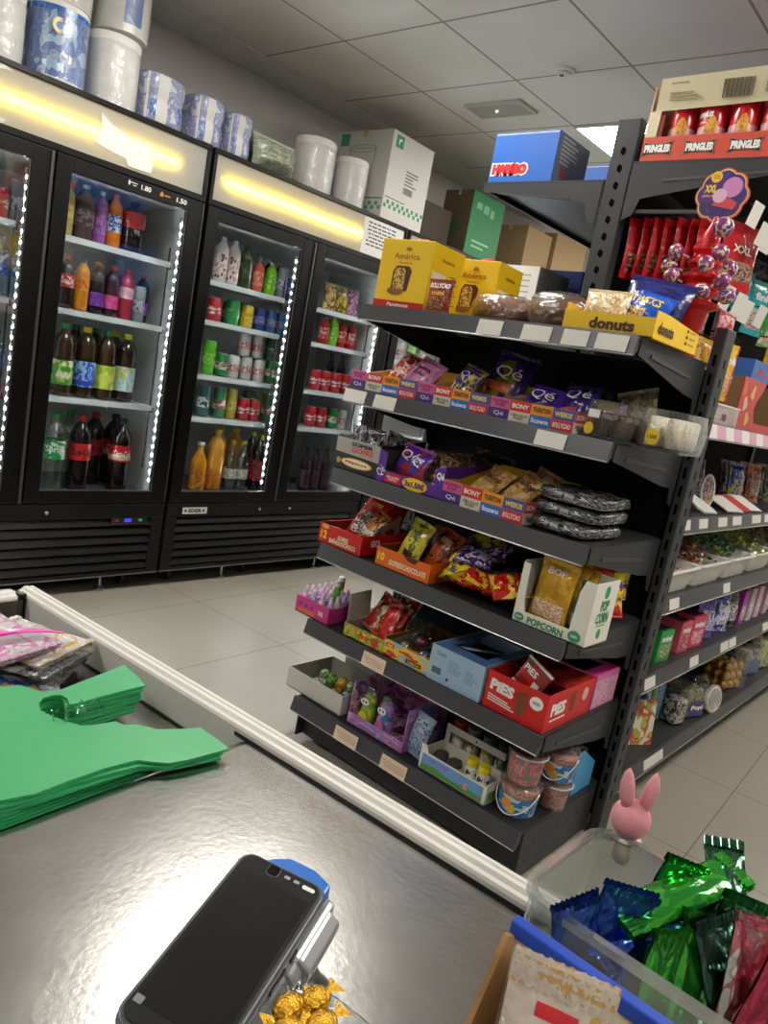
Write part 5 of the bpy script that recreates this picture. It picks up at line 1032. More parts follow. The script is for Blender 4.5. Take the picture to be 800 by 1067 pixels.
PILE = [(458, 1.625, .02, YB, 'yellow', .085, .075), (478, 1.63, .02, RB, 'red', .09, .08), (498, 1.628, .02, RB, 'red', .09, .085), (470, 1.70, .045, YB, 'yellow', .09, .08), (489, 1.685, .062, PB, 'purple', .095, .085), (508, 1.64, .03, RB, 'red', .10, .09), (505, 1.73, .07, PB, 'purple', .09, .08), (480, 1.79, .075, PB, 'purple', .10, .09), (497, 1.80, .09, YB, 'yellow', .09, .07), (527, 1.75, .02, printed(('#1c1c20', '#2a2a30', '#6a6a72'), 3, 5, .2), 'black', .12, .10)]
for k, (px, x, dz, m, cn, w, h) in enumerate(PILE):
    bag('snack_bag', f'{cn} snack bag, {ORD[k]} from the bottom of the loose heap on the fourth shelf', 'snack bag', (x, y_for(px, x, SZ[3]+dz), SZ[3]+.001+dz*1.0), w*1.12, h*1.12, .038, m, (-1.15-.1*(k % 3), .3*((k % 3)-1), -PI/2+.35*((k*2) % 5-2)), k+80, group='loose snack bags on the fourth shelf', wr=.25)
# popcorn carton
w = end_width(533, 607, 3, 1.626); sp = end_spot(533, 3, 1.626); PD = .125; M_pc = mat('#e9e7dc', .5, vary=.02)
cutp = [(0, 0, 0), (w, 0, 0), (w, 0, .155), (w-.028, 0, .155), (w-.038, 0, .125), (w-.044, 0, .030), (.030, 0, .030), (.022, 0, .06), (.018, 0, .150), (0, 0, .150)]
t, fo, sd = carton('popcorn_carton', 'white popcorn display carton with green lettering on the fourth shelf', sp, w, PD, .155, .155, M_pc, mat('#d4d0c2', .6), hs=.155, cut=cutp)
letter(fo, 'POPCORN', M_grn, (w*.46, -.0012, .014), w*.50, .018, bold=.04); disc(fo, (w*.09, -.0006, .015), w*.07, .010, mat('#3a9a6c', .4), 'green_badge'); disc(fo, (w*.86, -.0006, .018), w*.085, .014, mat('#3a9a6c', .4), 'green_badge'); letter(fo, 'BOP', WHITE, (w*.09, -.0016, .015), w*.08, .006); letter(fo, 'NEW', WHITE, (w*.86, -.0016, .018), w*.09, .007)
letter(sd[1], 'POP\nCORN', M_grn, (w+.0012, PD*.52, .082), PD*.52, .058, xd=(0, 1, 0), bold=.04)
for dz, rr in ((.130, .016), (.026, .013)): obj('green_badge', MB().prism([(w+.0002, PD*.52+rr*.8*math.cos(i*PI/9), dz+rr*math.sin(i*PI/9)) for i in range(18)], (.0005, 0, 0)), mat('#3a9a6c', .4), sd[1])
obj('print_line', MB().box(w+.0002, w+.0007, PD*.35, PD*.7, .046, .049), mat('#6aa088', .4), sd[1])
YP = printed(('#d9a82a', '#e3b83a', '#d09a20'), 3, 2, .25, .2, .4); GP = printed(('#2f9470', '#3aa47e', '#2f9470'), 3, 3, .25)
for k in range(3): bag('popcorn_bag', f'golden popcorn bag, {ORD[k]} from the front in the white popcorn carton', 'popcorn bag', tuple(sp.w(w*.36+.012*k, .034+.031*k, .006)), .105, .165-.004*k, .027, YP, (-.06, .05, -PI/2-.04), k+90, 'BOP', WHITE, (.5, .82), (.5, .10), group='popcorn bags in the white carton', patch=(printed(('#e8dcc0', '#d9a86a', '#c98a7a', '#efe6d0'), 5, k, .3, bump=0), .08, .92, .10, .36), txt2='POP\nCORN' if k == 0 else None, tm2=mat('#c08a1c', .4), tpos2=(.5, .56), tsize2=(.62, .26))
bag('popcorn_bag', 'green and white popcorn bag at the right of the white popcorn carton', 'popcorn bag', tuple(sp.w(w*.74, .055, .006)), .060, .130, .03, GP, (-.05, .12, -PI/2-.1), 94, 'PO\nCO', mat('#143a34', .4), (.55, .62), (.6, .34), group='popcorn bags in the white carton', patch=(printed(('#e8e0cc', '#d9cdb0'), 5, 3, .3, bump=0), .05, .95, .08, .36))
for k, (x, y, dz, m, cn, rz_) in enumerate(((1.90, .772, .0, RB, 'red', .2), (1.885, .785, .062, YB, 'yellow', -.1), (1.965, .80, .045, YB, 'yellow', .3), (1.97, .92, .0, YP, 'golden', .1))):
    bag('crisp_bag', f'{cn} crisp bag, {ORD[k]} from the bottom of the heap behind the popcorn carton', 'crisp bag', (x, y, SZ[3]+.003+dz), .12, .125 if k else .085, .045, m, (-.2, .12*(k-1), -PI/2+rz_+.5), k+95, group='crisp bags behind the popcorn carton', wr=.3, patch=(mat('#c9421c', .3), .25, .75, .35, .65) if k == 1 else None)
# --- fifth shelf
M_pk = mat('#c93a86', .4, vary=.05); M_brd = mat('#8d8a82', .7, vary=.05)
BB = {}
def bubble_bottle(x, y, z, c, label):
    key = 'bb%d' % c
    if key in BB: dup(BB[key], (x, y, z), 0, label); return
    col = (('#c77fc0', '#d9a9d8'), ('#7f8fd0', '#a9b4e2'), ('#c9b6cf', '#d8d09a'))[c]
    t = thing('bubble_bottle', label, 'small bottle', (x, y, z), 0, 'small bubble bottles in the pink crate')
    obj('body', MB().lathe([(.009, 0), (.0115, .003), (.0115, .05), (.008, .058)], 12), printed((col[0], col[1], col[0]), 3, c, .25, bump=0), t, True); obj('cap', MB().lathe([(.007, .057), (.0075, .060), (.006, .072), (.003, .082)], 12), mat('#e6c9e2', .3), t, True); BB[key] = t
w = end_width(307, 340, 4); sp = end_spot(307, 4)
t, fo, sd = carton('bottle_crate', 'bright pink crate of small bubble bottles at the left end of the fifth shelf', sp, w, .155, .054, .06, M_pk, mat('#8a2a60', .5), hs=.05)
letter(fo, 'XXL', WHITE, (w*.78, -.0012, .026), .022, .014, bold=.05); panel(fo, [(w*.1, -.0006, .006), (w*.62, -.0006, .006), (w*.62, -.0006, .018), (w*.1, -.0006, .018)], mat('#d8742a', .4), 'orange_label')
for k in range(3): disc(fo, (w*(.14+.18*k), -.0006, .030), .006, .006, mat('#6a2f8a', .4), 'round_print')
n = 0
for j in range(5):
    for i in range(4):
        p = sp.w(.016+i*(w-.032)/3, .020+j*.028, .0036); bubble_bottle(p.x, p.y, p.z, (i+j*2) % 3, f'small bubble bottle, {ORD[i]} from the left in the {ORD[j]} row of the pink crate')
for k, (px, m, cn) in enumerate(((349, mat('#5aa83a', .4), 'green'), (353, mat('#c9742a', .4), 'orange'))):
    x = 1.70+.05*k; y = y_for(px, x, SZ[4]+.05); t = thing('sweets_tube', f'upright {cn} sweets tube between the pink crate and the red sweets carton', 'sweets tube', (x, y, SZ[4]+.001))
    obj('tube', MB().lathe([(.010, 0), (.011, .002), (.011, .10), (.009, .104)], 14), m, t, True); obj('cap', MB().lathe([(.0115, .104), (.0115, .116), (.008, .120)], 14), mat('#d9d9d6', .4), t, auto=40)
w = end_width(357, 398, 4); sp = end_spot(357, 4)
t, fo, sd = carton('sweets_carton', 'green and yellow sweets carton with grey raised flap on the fifth shelf', sp, w, .22, .040, .06, printed(('#4a9a3a', '#e0c83a', '#4a9a3a', '#d8502a'), 5, 2, .35, bump=0), mat('#8f8d86', .6), hs=.042, side=mat('#a5a39b', .6))
obj('raised_flap', MB().prism([(.0035, .004, .043), (.0035, .10, .05), (-.004, .10, .13), (-.006, .012, .125)], (.002, 0, 0)), mat('#a5a39b', .6), t)
letter(fo, 'fini', mat('#c42a26', .4), (w*.5, -.0012, .022), w*.22, .018, bold=.05)
for k in range(3): disc(fo, (w*(.25+.28*k), -.0006, .022), .013, .015, (mat('#c9a24a', .4), mat('#e8d83a', .4), mat('#c9a24a', .4))[k], 'round_print') if False else disc(fo, (w*(.22+.28*k), -.0006, .020), .013, .014, (mat('#c9a24a', .4), mat('#e8d83a', .4), mat('#b83a2a', .4))[k], 'round_print')
for k, (x, y, rl, m, cn) in enumerate(((.30, .07, .2, printed(('#b01a20', '#c42a2a', '#3a5a2a', '#e0c8b0'), 4, 3, .2), 'dark red'), (.62, .06, .1, printed(('#c21f26', '#a8181e', '#d8b03a'), 4, 4, .2), 'red'), (.80, .035, -.2, printed(('#cf2426', '#d83a34', '#cf2426'), 3, 5, .2), 'bright red'), (.5, .14, 0, printed(('#a8181e', '#7a1418', '#d8c0b0'), 4, 6, .2), 'deep red'))):
    bag('sweets_bag', f'{cn} sweets bag in the green and yellow carton on the fifth shelf', 'sweet bag', tuple(sp.w(w*x, y, .006)), .09 if k != 2 else .055, .125, .03, m, (-.45, rl, -PI/2-.1), k+110, group='red sweets bags', wr=.2)
w = end_width(396, 444, 4); sp = end_spot(397, 4)
t, fo, sd = carton('sweets_carton', 'blue and yellow carton of clear surprise balls on the fifth shelf', sp, w-.004, .22, .050, .06, printed(('#7fb0e0', '#e6c52a', '#e6c52a', '#c23a2a', '#2f6ab0'), 3.2, 4, .35, bump=0), mat('#7a5a2a', .6), hs=.055)
panel(fo, [(w*.08, -.0006, .030), (w*.24, -.0006, .030), (w*.24, -.0006, .042), (w*.08, -.0006, .042)], M_redp, 'red_label'); letter(fo, 'fini', M_yel, (w*.16, -.0016, .036), w*.11, .008, bold=.05); panel(fo, [(w*.52, -.0006, .010), (w*.84, -.0006, .010), (w*.84, -.0006, .022), (w*.52, -.0006, .022)], M_brn, 'brown_label'); letter(fo, 'CAMIÓN', M_yel, (w*.68, -.0016, .016), w*.24, .007, bold=.04)
SP2 = [(.28, .045, '#b89a4a'), (.68, .045, '#4a7ab8'), (.95, .075, '#b0a03a'), (.25, .125, '#a83a5a'), (.62, .125, '#c9a83a'), (.55, .185, '#5a3a8a')]
for k, (x, y, c) in enumerate(SP2):
    p = sp.w(min(w*x, w-.037), y, .032); t2 = thing('surprise_ball', f'clear surprise ball with {("gold", "blue", "yellow", "red", "amber", "violet")[k]} inside in the blue and yellow carton', 'surprise ball', tuple(p), 0, 'clear surprise balls')
    obj('shell', MB().ball((0, 0, 0), .0265, 18, 12), clear('#f2f6f8', .08, .05), t2, True); obj('toy', MB().ball((0, 0, -.002), .019, 14, 10, (1, .8, .9)), mat(c, .3, .4, vary=.4, scale=60), t2, True)
    fl = MB()
    for s in (-1, 1): fl.add([(s*.004, 0, .025), (s*.030, -.010, .040), (s*.024, .012, .046), (s*.008, .006, .032)], [(0, 1, 2), (0, 2, 3)])
    obj('film_tail', fl, clear('#e6e0ee', .14, .1, .5, 60), t2)
# blue carton, toe sweets carton, pink carton
w = end_width(443, 497, 4); sp = end_spot(444, 4); M_lb = mat('#9dbbd6', .45, vary=.05); M_lb2 = mat('#5a86b8', .45)
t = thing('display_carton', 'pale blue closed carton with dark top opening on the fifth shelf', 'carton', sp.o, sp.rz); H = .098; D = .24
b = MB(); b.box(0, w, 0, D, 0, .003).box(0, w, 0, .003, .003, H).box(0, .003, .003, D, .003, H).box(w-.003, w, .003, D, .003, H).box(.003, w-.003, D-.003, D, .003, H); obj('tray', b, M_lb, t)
tp = MB(); tp.box(.003, w-.003, .003, .05, H-.004, H-.001).box(.003, .03, .05, D-.003, H-.004, H-.001).box(w-.03, w-.003, .05, D-.003, H-.004, H-.001); obj('lid', tp, M_lb2, t); obj('inside_shade', MB().box(.003, w-.003, .05, D-.003, .06, .062), mat('#101a2c', .6), t)  # dark sheet under the opening stands in for the shade inside
obj('torn_strip', MB().prism([(.05, .06, H-.001), (.075, .06, H-.001), (w-.02, D-.05, H-.012), (w-.05, D-.05, H-.02)], (0, 0, .002)), M_lb, t)
r = random.Random(4); m = MB()
for i in range(6): m.box(w*.36, w*(.5+.12*r.random()), -.0006, -.0001, .070-.006*i, .0725-.006*i); m.box(w*.68, w*(.80+.14*r.random()), -.0006, -.0001, .062-.006*i, .0645-.006*i)
obj('print_lines', m, mat('#7d9ab4', .5), t); bc = MB()
for i in range(14): bc.box(w*.07+i*.0022, w*.07+i*.0022+.0008+.0006*(i % 3 == 0), -.0006, -.0001, .022, .040)
obj('barcode', bc, mat('#3a4a5c', .5), t); letter(t, 'Gum', mat('#5a7aa0', .5), (w*.2, -.0008, .080), w*.18, .012); panel(t, [(w*.36, -.0004, .014), (w*.40, -.0004, .014), (w*.40, -.0004, .022), (w*.36, -.0004, .022)], mat('#24344a', .5), 'logo_mark')
w = end_width(502, 564, 4); sp = end_spot(502, 4, 1.630); M_pr = mat('#d0201f', .38, vary=.04); M_prd = mat('#7a1c1a', .45, vary=.15)
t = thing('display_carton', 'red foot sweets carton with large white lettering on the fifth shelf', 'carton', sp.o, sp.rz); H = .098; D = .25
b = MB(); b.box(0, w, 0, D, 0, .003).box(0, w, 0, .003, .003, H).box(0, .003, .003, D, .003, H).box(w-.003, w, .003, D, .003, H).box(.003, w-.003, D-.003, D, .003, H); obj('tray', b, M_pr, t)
obj('lid', MB().box(.003, w-.003, .095, D-.003, H-.003, H-.0005), printed(('#9a2420', '#7a1c1a', '#b03028', '#5a2420'), 3, 3, .35, bump=0), t); obj('inside_shade', MB().box(.003, w-.003, .003, .095, .05, .052), mat('#2a0c0a', .7), t)  # dark red sheet paints the shade inside the carton
M_ft = mat('#7a4a30', .5)
letter(t, 'PiES', WHITE, (w*.27, -.0012, .064), w*.40, .030, rot=-.06, bold=.06)
def foot_print(cx, cz, s, side=False):
    f = MB(); P = lambda a, b_: (w+.0004, cx+a*s, cz+b_*s) if side else (cx+a*s, -.0006, cz+b_*s); v = (.0004, 0, 0) if side else (0, -.0004, 0)
    f.prism([P(a, b_) for a, b_ in ((-.28, -1), (.1, -1.05), (.34, -.8), (.42, -.2), (.55, .3), (.5, .62), (-.45, .62), (-.55, .25), (-.4, -.3), (-.42, -.75))], v)
    for a, b_, r_ in ((-.42, .78, .15), (-.18, .90, .16), (.07, .95, .16), (.36, .95, .24)): f.prism([P(a+r_*math.cos(i*PI/6), b_+r_*math.sin(i*PI/6)) for i in range(12)], v)
    return obj('foot_picture', f, M_ft, t)
foot_print(w*.60, .046, .030); disc(t, (w*.83, -.0006, .066), .019, .017, WHITE, 'white_plate'); disc(t, (w*.83, -.0011, .066), .012, .004, mat('#a8a8a8', .4), 'plate_print')
for k in range(3): panel(t, [(w*.06, -.0004, .036-.007*k), (w*(.40+.06*k), -.0004, .030-.007*k), (w*(.40+.06*k), -.0004, .033-.007*k), (w*.06, -.0004, .039-.007*k)], WHITE, 'print_line')
letter(t, 'PiES', WHITE, (w+.0012, D*.24, .055), D*.30, .034, xd=(0, 1, 0), bold=.06); foot_print(D*.55, .056, .026, True); panel(t, [(w+.0004, D*.1, .024), (w+.0004, D*.42, .024), (w+.0004, D*.42, .028), (w+.0004, D*.1, .028)], WHITE, 'print_line', (.0004, 0, 0)); obj('white_plate', MB().prism([(w+.0002, D*.82+.016*math.cos(i*PI/9), .062+.018*math.sin(i*PI/9)) for i in range(18)], (.0005, 0, 0)), mat('#d9b8b0', .4), t)
bag('sweet_sachet', 'red sachet with white edge sticking out of the red foot sweets carton', 'sachet', tuple(sp.w(w*.50, .030, .053)), .085, .085, .008, printed(('#c41f20', '#b01a1c', '#7a3a28'), 3, 4, .25), (-.15, .38, -PI/2-.1), 130, 'PiES', WHITE, (.35, .66), (.5, .2), seal=WHITE, patch=(mat('#efe9e4', .4), .62, .86, .2, .48))
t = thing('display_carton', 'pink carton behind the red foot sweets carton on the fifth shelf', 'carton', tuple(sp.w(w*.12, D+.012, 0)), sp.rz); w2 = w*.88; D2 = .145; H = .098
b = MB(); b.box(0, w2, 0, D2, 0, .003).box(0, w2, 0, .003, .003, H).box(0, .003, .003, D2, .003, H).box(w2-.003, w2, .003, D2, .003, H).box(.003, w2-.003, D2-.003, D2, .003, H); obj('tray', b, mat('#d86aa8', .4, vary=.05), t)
obj('lid', MB().box(w2-.04, w2-.003, .003, D2-.003, H-.003, H-.0006), mat('#dd3f9a', .4), t); obj('inside_shade', MB().box(.003, w2-.04, .003, D2-.003, H-.012, H-.010), mat('#2a2224', .7), t)  # dark sheet just below the rim paints the shaded hollow
panel(t, [(w2+.0002, .004, .004), (w2+.0002, D2-.004, .004), (w2+.0002, D2-.004, H-.016), (w2+.0002, .004, H-.016)], printed(('#d9a2bf', '#e2b4cb', '#c98aaa'), 7, 3, .4, bump=0), 'pale_print', (.0003, 0, 0)); obj('qr_free_panel', MB().box(w2+.0004, w2+.0008, .012, .04, .010, .034), mat('#cf9ab5', .5), t).name = 'pale_patch'

# --- lowest shelf
w = end_width(297, 352, 5, 1.64); sp = end_spot(298, 5, 1.640)
M_wc = mat('#c9c7c0', .6, vary=.03); M_wci = mat('#8f8d86', .7)
t, fo, sd = carton('display_carton', 'white open carton of coloured balls at the left end of the lowest shelf', sp, w, .20, .066, .066, M_wc, M_wci, hs=.066)
obj('raised_flap', MB().prism([(.06, .198, .067), (w+.03, .198, .067), (w+.02, .202, .160), (.055, .202, .165)], (0, .003, 0)), mat('#9a978f', .7), t); panel(t, [(w*.80, .197, .125), (w*.98, .198, .125), (w*.98, .200, .150), (w*.80, .199, .150)], mat('#3a3a3a', .6), 'dark_print', (0, -.001, 0))
for k, (x, y, z, c, c2, nm) in enumerate(((.30, .06, 0, '#8ab83a', '#d9d9c9', 'pale green'), (.48, .045, 0, '#c9b83a', '#5a8a3a', 'green and yellow'), (.66, .055, 0, '#d0a82a', '#7a5a1c', 'amber'), (.84, .05, 0, '#4a8ab0', '#8ab84a', 'blue and green'), (.40, .10, 0, '#5a9a34', '#2f6a2a', 'dark green'), (.58, .10, 0, '#a8683a', '#d9c23a', 'brown'), (.76, .10, 0, '#7ab84a', '#c9d0d6', 'mottled green'), (.36, .075, .034, '#c9d8b8', '#5a9a3a', 'white and green'), (.52, .075, .034, '#4f8a2a', '#8ac04a', 'leaf green'), (.70, .078, .034, '#e0b82a', '#b8862a', 'yellow'), (.86, .085, .034, '#5f9a9a', '#b8c83a', 'teal'), (.44, .15, 0, '#8a4a3a', '#c9a24a', 'russet'), (.64, .15, 0, '#3a6a9a', '#9ac04a', 'deep blue'))):
    p = sp.w(w*x*.92, y+.01, .0205+z); o = obj('toy_ball', MB().ball((0, 0, 0), .0172, 18, 12), printed((c, c2, c), 2.5, k, .15, bump=0), None, True, loc=tuple(p), rot=(k, k*.7, k*1.3)); tag(o, f'{nm} toy ball in the white open carton on the lowest shelf', 'toy ball', 'toy balls in the white carton')
w = end_width(360, 416, 5, 1.64); sp = end_spot(361, 5, 1.640)
t, fo, sd = carton('toy_carton', 'pink and violet carton with two bottle toys on the lowest shelf', sp, w, .20, .035, .16, printed(('#b86aa8', '#8a6ab8', '#d89ac0', '#6a8ac9'), 4, 3, .35, bump=0), printed(('#a85a9a', '#c98ab8', '#e0b8d0', '#7a4a8a'), 4, 4, .35, bump=0), hs=.13)
panel(t, [(.03, .1975, .115), (w-.03, .1975, .115), (w-.03, .1975, .158), (.03, .1975, .158)], printed(('#d06aa8', '#b04a8a', '#d8b84a', '#e6d0dc'), 5, 5, .35, bump=0), 'header_card'); obj('header_edge', MB().box(0, w, .196, .2005, .158, .165), mat('#c42a7a', .4), t)
for k, (c, c2, nm) in enumerate((('#8ab83a', '#d9c83a', 'green and yellow'), ('#b88ac9', '#3a7ab0', 'lilac and blue'))):
    p = sp.w(.040+k*.068, .045, .0036); t2 = thing('bottle_toy', f'{nm} bottle toy with a face sticker in the pink and violet carton', 'toy', tuple(p), -PI/2, 'bottle toys')
    obj('body', MB().lathe([(.020, 0), (.026, .006), (.026, .040), (.021, .055), (.018, .062), (.022, .07), (.022, .085), (.012, .095)], 18), printed((c, c, c2), 2.5, k, .25, bump=0), t2, True); obj('clear_cap', MB().lathe([(.022, .086), (.023, .09), (.021, .118), (.010, .126)], 18), clear('#eef2f4', .12, .06), t2, True)
    f = obj('face_sticker', MB().prism([(.0165*math.cos(i*PI/9), -.0268, .074+.010*math.sin(i*PI/9)) for i in range(18)], (0, .003, 0)), WHITE, t2); obj('eye', MB().prism([(-.006+.003*math.cos(i*PI/5), -.0276, .075+.004*math.sin(i*PI/5)) for i in range(10)], (0, .0006, 0)), INK, f); obj('eye', MB().prism([(.006+.003*math.cos(i*PI/5), -.0276, .075+.004*math.sin(i*PI/5)) for i in range(10)], (0, .0006, 0)), INK, f)
    disc(t2, (.0, -.0272, .026), .017, .017, mat('#e6d83a' if k == 0 else '#d86aa0', .35), 'round_label')
x = 1.665; bag('toy_bag', 'clear bag of small blue brushes beside the pink and violet carton', 'toy bag', (x, y_for(433, x, SZ[5]+.05), SZ[5]+.001), .07, .125, .035, printed(('#8fa0b8', '#3a6a9a', '#a8b4c4', '#4a5a6a', '#c9c0cc'), 5, 7, .15, bump=.6), (-.15, .08, -PI/2-.1), 140)
x = 1.865; bag('sweets_bag', 'brown sweets bag with yellow jagged edge on the lowest shelf', 'sweet bag', (x, y_for(468, x, SZ[5]+.08), SZ[5]+.001), .155, .185, .05, printed(('#6a5040', '#7a5c44', '#6a5040', '#d8ba2a', '#8a4a9a'), 2.8, 8, .2, bump=.5), (-.2, .1, -PI/2-.05), 141, 'DINO', mat('#b8402a', .4), (.75, .55), (.35, .14), seal=mat('#6a3a8a', .3))
# white display box with sky and meadow picture
w = end_width(434, 502, 5, 1.632); sp = end_spot(435, 5, 1.632); D = .105; M_wb = mat('#e6e4da', .5, vary=.02)
cut = [(0, 0, 0), (w, 0, 0), (w, 0, .052), (.026, 0, .052), (.016, 0, .072), (0, 0, .072)]
t, fo, sd = carton('display_box', 'white jar display box with blue sky and meadow picture on the lowest shelf', sp, w, D, .052, .055, M_wb, mat('#d4d0c4', .6), hs=.058, cut=cut)
obj('handle_bar', MB().box(.004, w-.02, D-.003, D-.0005, .088, .108).box(.004, .018, D-.003, D-.0005, .055, .088), M_wb, t)
obj('bar_hole', MB().prism([(w*.48+.003*math.cos(i*PI/5), D-.0034, .098+.003*math.sin(i*PI/5)) for i in range(10)], (0, -.0004, 0)), INK, t)
panel(fo, [(.008, -.0004, .006), (w-.010, -.0004, .006), (w-.010, -.0004, .048), (.008, -.0004, .048)], mat('#6a9fd8', .45, vary=.25, scale=18), 'sky_picture'); panel(fo, [(.008, -.0008, .006), (w-.010, -.0008, .006), (w-.010, -.0008, .018), (w*.75, -.0008, .022), (w*.5, -.0008, .016), (w*.25, -.0008, .024), (.008, -.0008, .018)], mat('#5aa044', .5, vary=.2), 'meadow_picture')
for k in range(2): disc(fo, (w*(.2+.18*k), -.0008, .038), .014, .005, mat('#8a7ac9', .4), 'cloud_picture')
panel(fo, [(w*.68, -.0012, .014), (w*.74, -.0012, .014), (w*.73, -.0012, .032), (w*.69, -.0012, .032)], mat('#e08aa0', .4), 'pink_spot'); panel(sd[1], [(w+.0004, .010, .006), (w+.0004, D-.008, .006), (w+.0004, D-.008, .034), (w+.0004, .010, .034)], mat('#7aa86a', .5, vary=.15), 'meadow_picture', (.0004, 0, 0))
def jar(name, label, loc, r, h, body, lid, lidh=.014, cat='jar', group=None):
    t = thing(name, label, cat, loc, -PI/2, group); obj('body', MB().lathe([(r*.9, 0), (r, .004), (r, h*.8), (r*.86, h-lidh)], 18), body, t, True); obj('lid', MB().lathe([(r*.90, h-lidh-.001), (r*.92, h-lidh), (r*.92, h-.003), (r*.86, h)], 18), lid, t, auto=40); return t
JW = printed(('#dcd8cc', '#dcd8cc', '#3a3836'), 4, 3, .35, bump=0)
for k, (x_, y_) in enumerate(((.66, .034), (.84, .030))): jar('sweets_jar', f'white and black spotted jar with yellow lid, {("left", "right")[k]} one in the sky picture box', tuple(sp.w(w*x_, y_+.001, .0036)), .0185, .084, JW, mat('#d9c82a', .4), .022, group='jars in the sky picture box')
for k, (x_, y_, c, nm) in enumerate(((.20, .040, '#6a5a4a', 'grey brown'), (.42, .036, '#c9a23a', 'gold and blue'))): jar('sweets_jar', f'{nm} low jar at the left in the sky picture box', tuple(sp.w(w*x_, y_, .0036)), .021, .05, printed((c, '#3a4a8a', c), 3, k, .3, bump=0), mat('#4a4238', .5), group='jars in the sky picture box')
for k, (x_, c, l, nm) in enumerate(((.06, '#d8d4ca', '#b8343a', 'white jar with red lid'), (.28, '#8a8a5a', '#7a7a74', 'olive jar with grey lid'), (.52, '#a8a03a', '#5a6a66', 'yellow green jar with grey lid'), (.74, '#5a6a5a', '#3a4a4a', 'dark green jar with dark lid'), (.96, '#4a4a5a', '#6a6a6e', 'slate jar with grey lid'))): jar('sweets_jar', f'tall {nm} behind the sky picture box', tuple(sp.w(w*x_+.012, D+.034, 0)), .0215, .115, printed((c, '#c9c5b8', c, c), 3, k+4, .3, bump=0), mat(l, .4), .026, group='tall jars behind the sky picture box')
# clear buckets
def bucket(label, loc, rz, r, h, pic, fill, lidfill):
    t = thing('sweets_bucket', label, 'bucket', loc, rz, 'clear sweets buckets')
    obj('wall', MB().lathe([(r*.84, 0), (r*.86, .001), (r*.98, h*.86), (r, h*.86), (r, h*.90)], 28, cap=False), clear('#f2f5f6', .07, .10, .1, 30, body=.05), t, auto=40)
    obj('lid', MB().lathe([(r*1.03, h*.88), (r*1.05, h*.90), (r*1.05, h*.97), (r*1.0, h), (r*.9, h*.985), (.0005, h*.985)], 28, cap=False), clear('#f4f6f8', .10, .14, .1, 30, body=.10), t, auto=40)
    obj('sweets', MB().lathe([(r*.78, .004), (r*.80, .006), (r*.90, h*.80), (r*.84, h*.84), (.001, h*.85)], 24), fill, t, True)
    if pic: obj('picture_wrap', MB().lathe([(r*.885, h*.10), (r*.975, h*.66)], 28, cap=False), pic, t, True)
    hd = [(r*1.04*math.cos(a), -abs(r*1.04*math.sin(a))*.98-.002, h*.86-.72*h*math.sin(a)) for a in [PI*i/20 for i in range(21)]]
    if pic: obj('handle', MB().tube(hd, .0016, 8), mat('#d9d9d6', .35), t, True); disc(t, (-.004, -r*.965, h*.45), .014, .012, mat('#e88a24', .35), 'orange_print'); disc(t, (.010, -r*.945, h*.30), .012, .010, mat('#d9b82a', .35), 'yellow_print')
    else: obj('handle', MB().tube([(r*1.05*math.cos(a), r*1.05*math.sin(a), h*.90) for a in [-1.4+2.2*i/14 for i in range(15)]], .0022, 8), mat('#d6d6d6', .3), t, True)
    return t
SWT = printed(('#c9424a', '#e08a9a', '#c9323a', '#4a6a5a', '#d8b0a0'), 5, 6, .3, bump=.6); SWT2 = printed(('#b86a5a', '#4a4a48', '#d0806a', '#c9443a'), 5, 7, .3, bump=.6); BLP = printed(('#2a7ab8', '#3a8ac0', '#1f6aa8', '#bfd0d8'), 3, 6, .3, bump=0)
x = 1.695; yb = y_for(539, x, SZ[5]+.03); z6 = SZ[5]+.0008
bucket('clear sweets bucket with blue sea picture and wire handle, lowest at the shelf front', (x, yb, z6), -PI/2, .054, .088, BLP, SWT2, None)
bucket('clear sweets bucket of red sweets stacked on the blue picture bucket', (x, yb, z6+.0888), -PI/2-.3, .050, .088, None, SWT, None)
x = 1.81; yb2 = y_for(575, x, SZ[5]+.03)
bucket('clear sweets bucket of grey and red sweets behind the front buckets', (x, yb2, z6), -PI/2, .046, .078, None, SWT2, None)
bucket('clear sweets bucket with blue picture stacked behind the front buckets', (x, yb2, z6+.0788), -PI/2, .048, .088, BLP, SWT2, None)
sp = Spot(1.895, .835, z6, -PI/2)
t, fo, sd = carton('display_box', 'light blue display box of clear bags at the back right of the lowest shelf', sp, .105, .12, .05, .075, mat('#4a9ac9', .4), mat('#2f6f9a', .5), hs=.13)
bag('sweets_bag', 'clear bag of dark sweets in the light blue display box', 'sweet bag', tuple(sp.w(.052, .050, .005)), .068, .12, .045, printed(('#3a3634', '#5a524c', '#8a8680', '#2a2826'), 5, 7, .15, bump=.8), (-.15, .1, -PI/2), 150)
# ================================================================ aisle side of the shelving
YA = .722
def ax(px, sh, y=YA): return x_for(px, y, AZ[sh]+.03)
r = random.Random(11)
